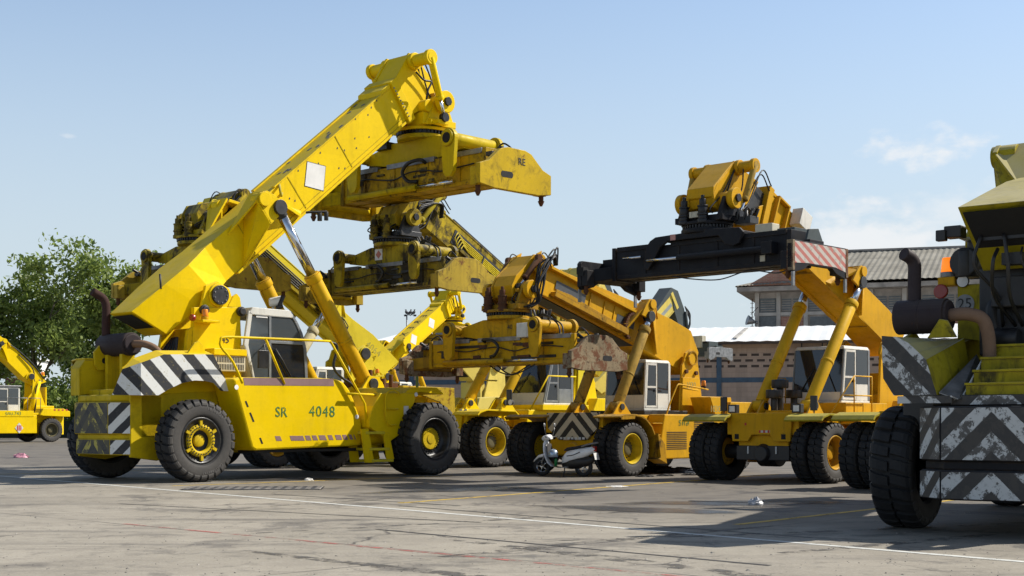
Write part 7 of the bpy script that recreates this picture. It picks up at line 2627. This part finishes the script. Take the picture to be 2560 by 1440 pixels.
def tree(px, top, dist, halfw, seed, label, dens=1.0, base=.28):
    rng = random.Random(seed)
    q = wpt(px, 1060, dist)
    H_t = wpt(px, top, dist).z
    Wd = halfw * dist / FP
    r = empty('leafy_tree', (q.x, q.y, 0))
    tag(r, label, 'tree', 'trees beside the yard')
    tr = MB()
    tips = []

    def grow(p, d, L_, rad, lvl):
        pts, rads = [p], [rad]
        n_ = 4
        for i in range(n_):
            d = (d + V((rng.uniform(-.22, .22), rng.uniform(-.22, .22), rng.uniform(-.06, .16)))).normalized()
            p = p + d * L_ / n_
            pts.append(p); rads.append(rad * (1 - .55 * (i + 1) / n_))
        tr.tube(pts, rads, 7 if lvl < 2 else 5)
        if lvl >= 1:
            tips.extend([(pts[2], lvl), (pts[4], lvl)])
        if lvl < 3:
            for i in range((5, 4, 3)[lvl]):
                k = rng.choice((2, 3, 4)) if lvl else rng.choice((2, 3, 4))
                ang = rng.uniform(0, 6.28)
                out = V((math.cos(ang), math.sin(ang), rng.uniform(.0, .9)))
                grow(pts[k], (d * .5 + out).normalized(), L_ * rng.uniform(.55, .8), rads[k] * .7, lvl + 1)
    grow(V((0, 0, 0)), V((0, 0, 1)), H_t * .38, H_t * .022, 0)
    # fit the grown limbs to the tree's own height and spread
    mz = max(p.z for p, l in tips); mx_ = max(abs(p.x) for p, l in tips)
    sz, sx_ = H_t * .93 / mz, Wd * .9 / mx_
    m = Matrix.Diagonal((sx_, sx_, sz, 1))
    tr.xform(m)
    link('trunk', tr, 'bark_grey', r)
    cs, rs, ns = [], [], []
    for p, l in tips:
        c = m @ p
        if c.z < H_t * base: continue
        s_ = rng.uniform(.7, 1.5) * H_t / 17
        cs.append(tuple(c)); rs.append((s_ * 1.3, s_ * 1.3, s_ * .8)); ns.append(int(56 * dens * rng.uniform(.15, 1.5)))
    leaves('crown', cs, rs, ns, .27, 'leaf_green', r, seed)
    return r


tree(118, 588, 132, 175, 4, 'tallest leafy tree, its trunk hidden by the small distant machine', 1.15, .22)
tree(322, 622, 136, 150, 9, 'leafy tree directly behind the boom tail of the bright yellow front machine', 1.1, .15)
tree(-60, 655, 128, 130, 15, 'leafy tree at the outer end of the row, cut off by the view', 1.1, .2)
tree(225, 705, 150, 130, 21, 'lower leafy tree filling the gap between the two taller trees', 1.2, .1)
# dark undergrowth, a low wall, a bit of a building between the trees
rngs = random.Random(3)
cs, rs, ns = [], [], []
for i in range(70):
    q = wpt(rngs.uniform(-250, 470), 1060, rngs.uniform(140, 152))
    cs.append((q.x, q.y, rngs.uniform(.6, 5.5))); rs.append((1.9, 1.5, 1.3)); ns.append(260)
hd_ = leaves('undergrowth', cs, rs, ns, .3, 'leaf_green', None, 5)
tag(hd_, kind='stuff')
a, b = wpt(-300, 1060, 139), wpt(520, 1060, 139)
lw = link('yard_wall', MB().box((a.x, a.y, 0), (b.x, a.y + .25, 1.7)), 'hedge_dark')
tag(lw, 'low dark wall under the trees on the left', 'wall')
q = wpt(45, 1060, 165)
hs = empty('small_building', (q.x, q.y, 0))
tag(hs, 'white gable building with maroon base glimpsed between the trees behind the small machine', 'building')
zt_ = wpt(45, 898, 165).z
link('wall', MB().box((-1.4, 0, 0), (1.6, 6, zt_)), 'white_plate', hs, .02)
link('maroon_band', MB().box((-1.5, -.05, 0), (1.7, -.002, zt_ - 2.2)), plain('maroon_paint', (.12, .035, .03), .7), hs)
link('roof_edge', MB().box((-1.7, -.3, zt_), (1.9, 6.2, zt_ + .15)), 'white_plate', hs)

# ------------------------------------------------------------------ motor scooter in front of the amber machine
SCO = gpt(1408, 1191)
sc = empty('motor_scooter', SCO, R(149))
tag(sc, 'white motor scooter parked in front of the chevron plate between the big tyres', 'motor scooter')
sc.scale = (1, 1, 1)
plain('scooter_white', (.86, .86, .85), .25, 0, .04)


def SA(name, mb, mat, parent=None, bevel=.008):
    return link(name, mb, mat, parent or sc, bevel)


for xx in (.64, -.62):
    wv = MB().lathe([(.16, -.035), (.2, -.05), (.25, -.045), (.265, 0), (.25, .045), (.2, .05), (.16, .035)], (xx, 0, .265), 'y', 28)
    wo = SA('wheel', wv, 'tyre_black', bevel=0)
    rm = MB().lathe([(.165, -.03), (.15, -.02), (.15, .02), (.165, .03)], (xx, 0, .265), 'y', 24).cyl((xx, -.05, .265), (xx, .05, .265), .04, n=12)
    for i in range(5):
        a = 2 * math.pi * i / 5
        rm.cyl((xx, 0, .265), (xx + math.cos(a) * .155, 0, .265 + math.sin(a) * .155), .016, n=6)
    SA('rim', rm, 'chrome', wo, 0)


def loft(secs, smooth=True):
    """closed sections of equal point count joined end to end"""
    m = MB(); n_ = len(secs[0])
    vs = [p for s_ in secs for p in s_]
    fs = []
    for i in range(len(secs) - 1):
        for k in range(n_):
            k2 = (k + 1) % n_
            fs.append((i * n_ + k, i * n_ + k2, (i + 1) * n_ + k2, (i + 1) * n_ + k))
    m.add(vs, fs, smooth)
    m.f += [tuple(range(n_))[::-1], tuple(len(vs) - n_ + k for k in range(n_))]
    m.sm += [False, False]
    return m


def ring(x, z, w, h, n=12, tilt=0.0):
    return [V((x + math.sin(tilt) * math.sin(2 * math.pi * k / n) * h, math.cos(2 * math.pi * k / n) * w, z + math.cos(tilt) * math.sin(2 * math.pi * k / n) * h)) for k in range(n)]


# front mudguard, leg shield, floor, rear body
SA('mudguard', loft([ring(.92, .38, .01, .01), ring(.86, .42, .07, .03), ring(.72, .53, .09, .045), ring(.56, .56, .09, .05), ring(.44, .50, .05, .05)]), 'scooter_white', bevel=0)
sh = loft([ring(.50, .95, .09, .06, tilt=.5), ring(.52, .86, .17, .06, tilt=.5), ring(.50, .70, .21, .05, tilt=.7), ring(.45, .52, .22, .05, tilt=.9), ring(.38, .36, .20, .05, tilt=1.1), ring(.28, .27, .17, .06, tilt=1.3), ring(.05, .23, .16, .06, tilt=1.5), ring(-.2, .26, .15, .07, tilt=1.5)])
SA('leg_shield', sh, 'scooter_white', bevel=0)
SA('inner_shield', loft([ring(.43, .86, .12, .03, tilt=.5), ring(.40, .66, .17, .03, tilt=.7), ring(.33, .46, .17, .03, tilt=.9), ring(.2, .33, .14, .03, tilt=1.3), ring(-.1, .31, .13, .02, tilt=1.5)]), 'seat_black', bevel=0)
SA('rear_body', loft([ring(.0, .42, .08, .12), ring(-.15, .50, .16, .19), ring(-.42, .59, .18, .18), ring(-.72, .66, .15, .13), ring(-.98, .74, .07, .06)]), 'scooter_white', bevel=0)
SA('side_stripe', MB().tube(smooth_path([(-.2, .165, .55), (-.4, .185, .58), (-.6, .178, .66)], 5), .012, 6), 'ink_black', bevel=0)
SA('engine_cover', loft([ring(-.02, .30, .11, .08), ring(-.25, .36, .15, .16), ring(-.5, .38, .16, .17), ring(-.8, .42, .13, .12), ring(-.98, .5, .06, .05)]), 'black_steel', bevel=0)
SA('saddle', loft([ring(-.05, .70, .05, .02), ring(-.15, .73, .12, .05), ring(-.4, .75, .14, .06), ring(-.62, .80, .14, .055), ring(-.82, .83, .08, .03)]), 'seat_black', bevel=0)
SA('grab_rail', MB().tube(smooth_path([(-.62, .14, .80), (-.8, .13, .86), (-1.0, .08, .90), (-1.0, -.08, .90), (-.8, -.13, .86), (-.62, -.14, .80)], 5), .02, 8), 'steel_grey', bevel=0)
SA('tail_lamp', MB().box((-.99, -.07, .68), (-.92, .07, .82)), 'red_lamp', bevel=.02)
pl_ = SA('number_plate', MB().hexa([(-1.03, -.13, .46), (-1.02, -.13, .46), (-1.02, .13, .46), (-1.03, .13, .46), (-.98, -.13, .64), (-.97, -.13, .64), (-.97, .13, .64), (-.98, .13, .64)]), 'number_white', bevel=0)
letters('plate_lettering', '420', .1, (-1.012, 0, .51), (0, -1, 0), (.27, 0, .96), 'ink_black', pl_)
SA('rear_guard', loft([ring(-.9, .55, .07, .03), ring(-1.0, .42, .06, .02), ring(-1.08, .24, .05, .012)]), 'black_steel', bevel=0)
hb_ = SA('handlebar_cover', loft([ring(.60, 1.0, .05, .03), ring(.52, 1.03, .13, .08), ring(.42, 1.05, .16, .07), ring(.36, 1.03, .08, .04)]), 'scooter_white', bevel=0)
SA('handlebar', MB().tube([(.36, -.34, 1.06), (.42, -.2, 1.05), (.45, 0, 1.04), (.42, .2, 1.05), (.36, .34, 1.06)], .018, 8), 'black_steel', hb_, 0)
SA('headlight', MB().lathe([(.001, .05), (.05, .04), (.075, 0), (.07, -.04)], (.59, 0, 1.01), 'x', 14), 'lens_clear', hb_, 0)
for sy in (-1, 1):
    SA('mirror', MB().tube([(.42, sy * .18, 1.08), (.42, sy * .25, 1.22), (.42, sy * .27, 1.3)], .01, 6).lathe([(.001, -.014), (.05, -.01), (.06, 0), (.05, .01), (.001, .014)], (.42, sy * .28, 1.37), 'x', 12), 'steel_grey', hb_, 0)
SA('fork', MB().cyl((.64, .07, .27), (.5, .07, .7), .02).cyl((.64, -.07, .27), (.5, -.07, .7), .02), 'steel_grey', bevel=0)
SA('side_stand', MB().cyl((-.1, .1, .25), (-.16, .26, .0), .015), 'black_steel', bevel=0)


def on_scooter(x, y, z):
    a = R(149)
    return SCO + V((x * math.cos(a) - y * math.sin(a), x * math.sin(a) + y * math.cos(a), z))


he = empty('helmet', on_scooter(.22, .16, .60))
tag(he, 'silver blue helmet hanging in front of the scooter seat', 'helmet')
link('shell', MB().lathe([(.001, .135), (.06, .125), (.11, .085), (.135, .02), (.135, -.05), (.12, -.10), (.105, -.105)], (0, 0, 0), 'z', 24), plain('helmet_silver', (.34, .42, .52), .22, .5, .05), he)
link('rim_band', MB().lathe([(.137, -.085), (.125, -.115), (.10, -.11)], (0, 0, 0), 'z', 24), 'black_steel', he)
bt = empty('bottle', on_scooter(.16, .12, .27))
tag(bt, 'green bottle standing on the scooter footboard under the helmet', 'bottle')
link('body', MB().lathe([(.001, 0), (.04, 0), (.042, .16), (.038, .2), (.018, .25), (.016, .29)], (0, 0, 0), 'z', 14), plain('bottle_green', (.01, .20, .05), .25), bt)
link('cap', MB().cyl((0, 0, .29), (0, 0, .315), .019, n=10), 'white_plate', bt)

# ------------------------------------------------------------------ odds and ends on the ground
def crumple(name, px, py, r, h, mat, label, cat, seed, flat=.0, kind=None, n=16):
    rng = random.Random(seed)
    c = gpt(px, py)
    m = MB(); vs, fs = [], []
    K, J = n, 6
    for j in range(J + 1):
        f = j / J
        for k in range(K):
            a = 2 * math.pi * k / K
            rr = r * math.cos(f * 1.45) * rng.uniform(.75, 1.2)
            vs.append((math.cos(a) * rr * 1.5, math.sin(a) * rr, max(.0, h * math.sin(f * 1.5) * rng.uniform(.55, 1.25)) + (.004 if j else 0)))
    for j in range(J):
        for k in range(K):
            fs.append((j * K + k, j * K + (k + 1) % K, (j + 1) * K + (k + 1) % K, (j + 1) * K + k))
    fs.append(tuple(J * K + k for k in range(K)))
    m.add(vs, fs)
    o = link(name, m, mat)
    o.location = c
    tag(o, label, cat, kind=kind)
    return o


plain('plastic_clear', (.44, .44, .46), .25)
plain('plastic_pink', (.55, .26, .32), .5)
plain('tarp_dark', (.02, .022, .03), .5, 0, .5, 4)
crumple('plastic_bag', 1889, 1262, .085, .12, 'plastic_clear', 'crumpled clear plastic bag on the concrete by the wet patch', 'plastic bag', 3)
crumple('pink_bag', 53, 1144, .22, .17, 'plastic_pink', 'crumpled pink bag lying on the ground at the far left', 'plastic bag', 4)
crumple('crumpled_paper', 772, 1202, .08, .06, 'white_plate', 'small white crumpled paper in front of the front machine', 'paper', 5)
crumple('flat_paper', 1541, 1217, .16, .02, 'white_plate', 'flat white paper scrap lying in front of the numbered amber machine', 'paper', 6)
crumple('tarpaulin_heap', 1640, 1180, .55, .16, 'tarp_dark', 'dark crumpled tarpaulin lying right behind the tyre of the numbered amber machine', 'tarpaulin', 7, n=24)
crumple('cloth_heap', 1700, 1182, .5, .14, plain('cloth_blue', (.03, .04, .06), .7, 0, .5, 5), 'dark blue crumpled cloth heap between the two amber machines', 'cloth', 8, n=22)
for i, (px_, py_) in enumerate(((1662, 1190), (1725, 1188), (1612, 1192))):
    crumple('rubber_scrap', px_, py_, .16, .05, 'tyre_black', ('torn black rubber scrap in front of the tarpaulin heap', 'torn black rubber scrap in front of the cloth heap', 'torn black rubber scrap beside the big tyre of the numbered machine')[i], 'rubber scrap', 20 + i)
# drain with a wet patch
plain('wet_dark', (.045, .045, .048), .12, 0, .3, 2)
t = NT('wet_patch')
c = t.coord()
f = t.noise(c, 1.1, 7, .6, .6)
gr = t.n('ShaderNodeTexGradient', gradient_type='SPHERICAL')
mpp = t.coord((.5, .5, .5))
tcn = t.n('ShaderNodeTexCoord'); mp2 = t.n('ShaderNodeMapping'); mp2.inputs['Scale'].default_value = (.36, .9, 1)
t.l(tcn.outputs['Object'], mp2.inputs[0]); t.l(mp2.outputs[0], gr.inputs[0])
mk = t.math('ADD', gr.outputs['Fac'], t.math('MULTIPLY', t.math('SUBTRACT', f, .5), 1.3))
tr_ = t.n('ShaderNodeBsdfTransparent')
mx_ = t.n('ShaderNodeMixShader')
t.l(t.ramp(mk, .2, .55, 0, .8), mx_.inputs[0]); t.l(tr_.outputs[0], mx_.inputs[1]); t.l(t.b.outputs[0], mx_.inputs[2])
t.l(mx_.outputs[0], t.t.nodes['Material Output'].inputs[0])
t.base((.06, .062, .068)); t.rough(.25)


def wet(px, py, rx, ry, rot, name='puddle', mat='wet_patch'):
    c = gpt(px, py, .0)
    o = link(name, MB().add([(-3, -1.4, 0), (3, -1.4, 0), (3, 1.4, 0), (-3, 1.4, 0)], [(0, 1, 2, 3)]), mat, recalc=False)
    o.location = (c.x, c.y, .006 + .0013 * len([x for x in bpy.data.objects if x.name.startswith('puddle')]))
    o.scale = (rx, ry, 1); o.rotation_euler = (0, 0, R(rot))
    tag(o, kind='structure')


wet(1840, 1258, 1.0, 1.0, 10)
wet(1600, 1275, .9, .8, -30)
wet(690, 1200, 1.0, .7, 30)
wet(1160, 1225, 1.1, .8, 42)
c = gpt(1822, 1256, 0)
dr = link('drain_slot', MB().box((-.75, -.06, 0), (.75, .06, .012)), 'dark_void')
dr.location = (c.x, c.y, 0); dr.rotation_euler = (0, 0, R(-30)); tag(dr, kind='structure')
c = gpt(640, 1221)
gm = MB()
for i in range(14):
    gm.box((-1.5 + i * .215, -.7, 0), (-1.5 + i * .215 + .12, .7, .012))
for i in range(6):
    gm.box((-1.5, -.7 + i * .27, 0), (1.4, -.65 + i * .27, .018))
dg = link('drain_grate', gm, 'concrete_old')
dg.location = (c.x, c.y, .001); dg.rotation_euler = (0, 0, R(5)); tag(dg, kind='structure')
dk = link('drain_pit', MB().box((-1.55, -.75, 0), (1.45, .75, .003)), 'dark_void')
dk.location = (c.x, c.y, .001); dk.rotation_euler = (0, 0, R(5)); tag(dk, kind='structure')

# rubber marks left by turning tyres, grit and crumbs
worn_line('rubber_mark', (.085, .077, .066), .47, (.12, .108, .092), sc=2.6)
rk = random.Random(12)
for i in range(7):
    p0 = gpt(rk.uniform(250, 2100), rk.uniform(1215, 1420))
    a0, r_, sw = R(rk.choice((47, 47, -43, 20)) + rk.uniform(-12, 12)), rk.choice((-1, 1)) * rk.uniform(20, 60), rk.uniform(4, 10)
    n_ = 14
    vs, fs = [], []
    x, y, a = p0.x, p0.y, a0
    wd = rk.uniform(.18, .42)
    for k in range(n_ + 1):
        ww = wd * (.4 + .6 * math.sin(math.pi * k / n_))
        vs += [(x - math.sin(a) * ww / 2, y + math.cos(a) * ww / 2, .0032 + .0001 * i), (x + math.sin(a) * ww / 2, y - math.cos(a) * ww / 2, .0032 + .0001 * i)]
        x += math.cos(a) * sw / n_; y += math.sin(a) * sw / n_; a += sw / n_ / r_
    fs = [(2 * k, 2 * k + 1, 2 * k + 3, 2 * k + 2) for k in range(n_)]
    o = link('tyre_mark', MB().add(vs, fs), 'rubber_mark', recalc=False)
    tag(o, kind='structure')
gm = MB()
for i in range(1500):
    c = gpt(rk.uniform(-60, 2620), 1150 + 300 * rk.random() ** .7)
    s_ = rk.uniform(.003, .010) * (1.8 if rk.random() < .05 else 1)
    a = rk.uniform(0, 3.14)
    u, v_ = V((math.cos(a), math.sin(a), 0)) * s_ * rk.uniform(.8, 2.2), V((-math.sin(a), math.cos(a), 0)) * s_
    gm.add([c + u, c + v_, c - u, c - v_, c + V((u.x * .2, u.y * .2, s_ * .9))], [(0, 1, 4), (1, 2, 4), (2, 3, 4), (3, 0, 4)])
t = NT('grit_stone')
t.base(t.mix(t.ramp(t.noise(t.coord(), 3, 2), .42, .58), (.07, .065, .06), (.34, .31, .27)))
t.rough(.9)
o = link('grit', gm, 'grit_stone', recalc=False)
tag(o, kind='stuff')

# ------------------------------------------------------------------ keep the tree three levels deep
def depth_of(o):
    n_ = 0
    while o.parent:
        o = o.parent; n_ += 1
    return n_


for o in list(bpy.data.objects):
    while depth_of(o) > 2:
        o.parent = o.parent.parent
for o in bpy.data.objects:
    if o.name.startswith('spreader') and o.data and o.data.materials[0].name == 'black_beam':
        o['label'] = 'black container spreader'
    if o.name.startswith('end_beam') and o.data and o.data.materials[0].name == 'scraped_plate':
        o['label'] = 'rusty scraped end beam'
    if o.name.startswith('tilt_head') and o.data and o.data.materials[0].name == 'grey_head':
        o['label'] = 'dark grey boom head'
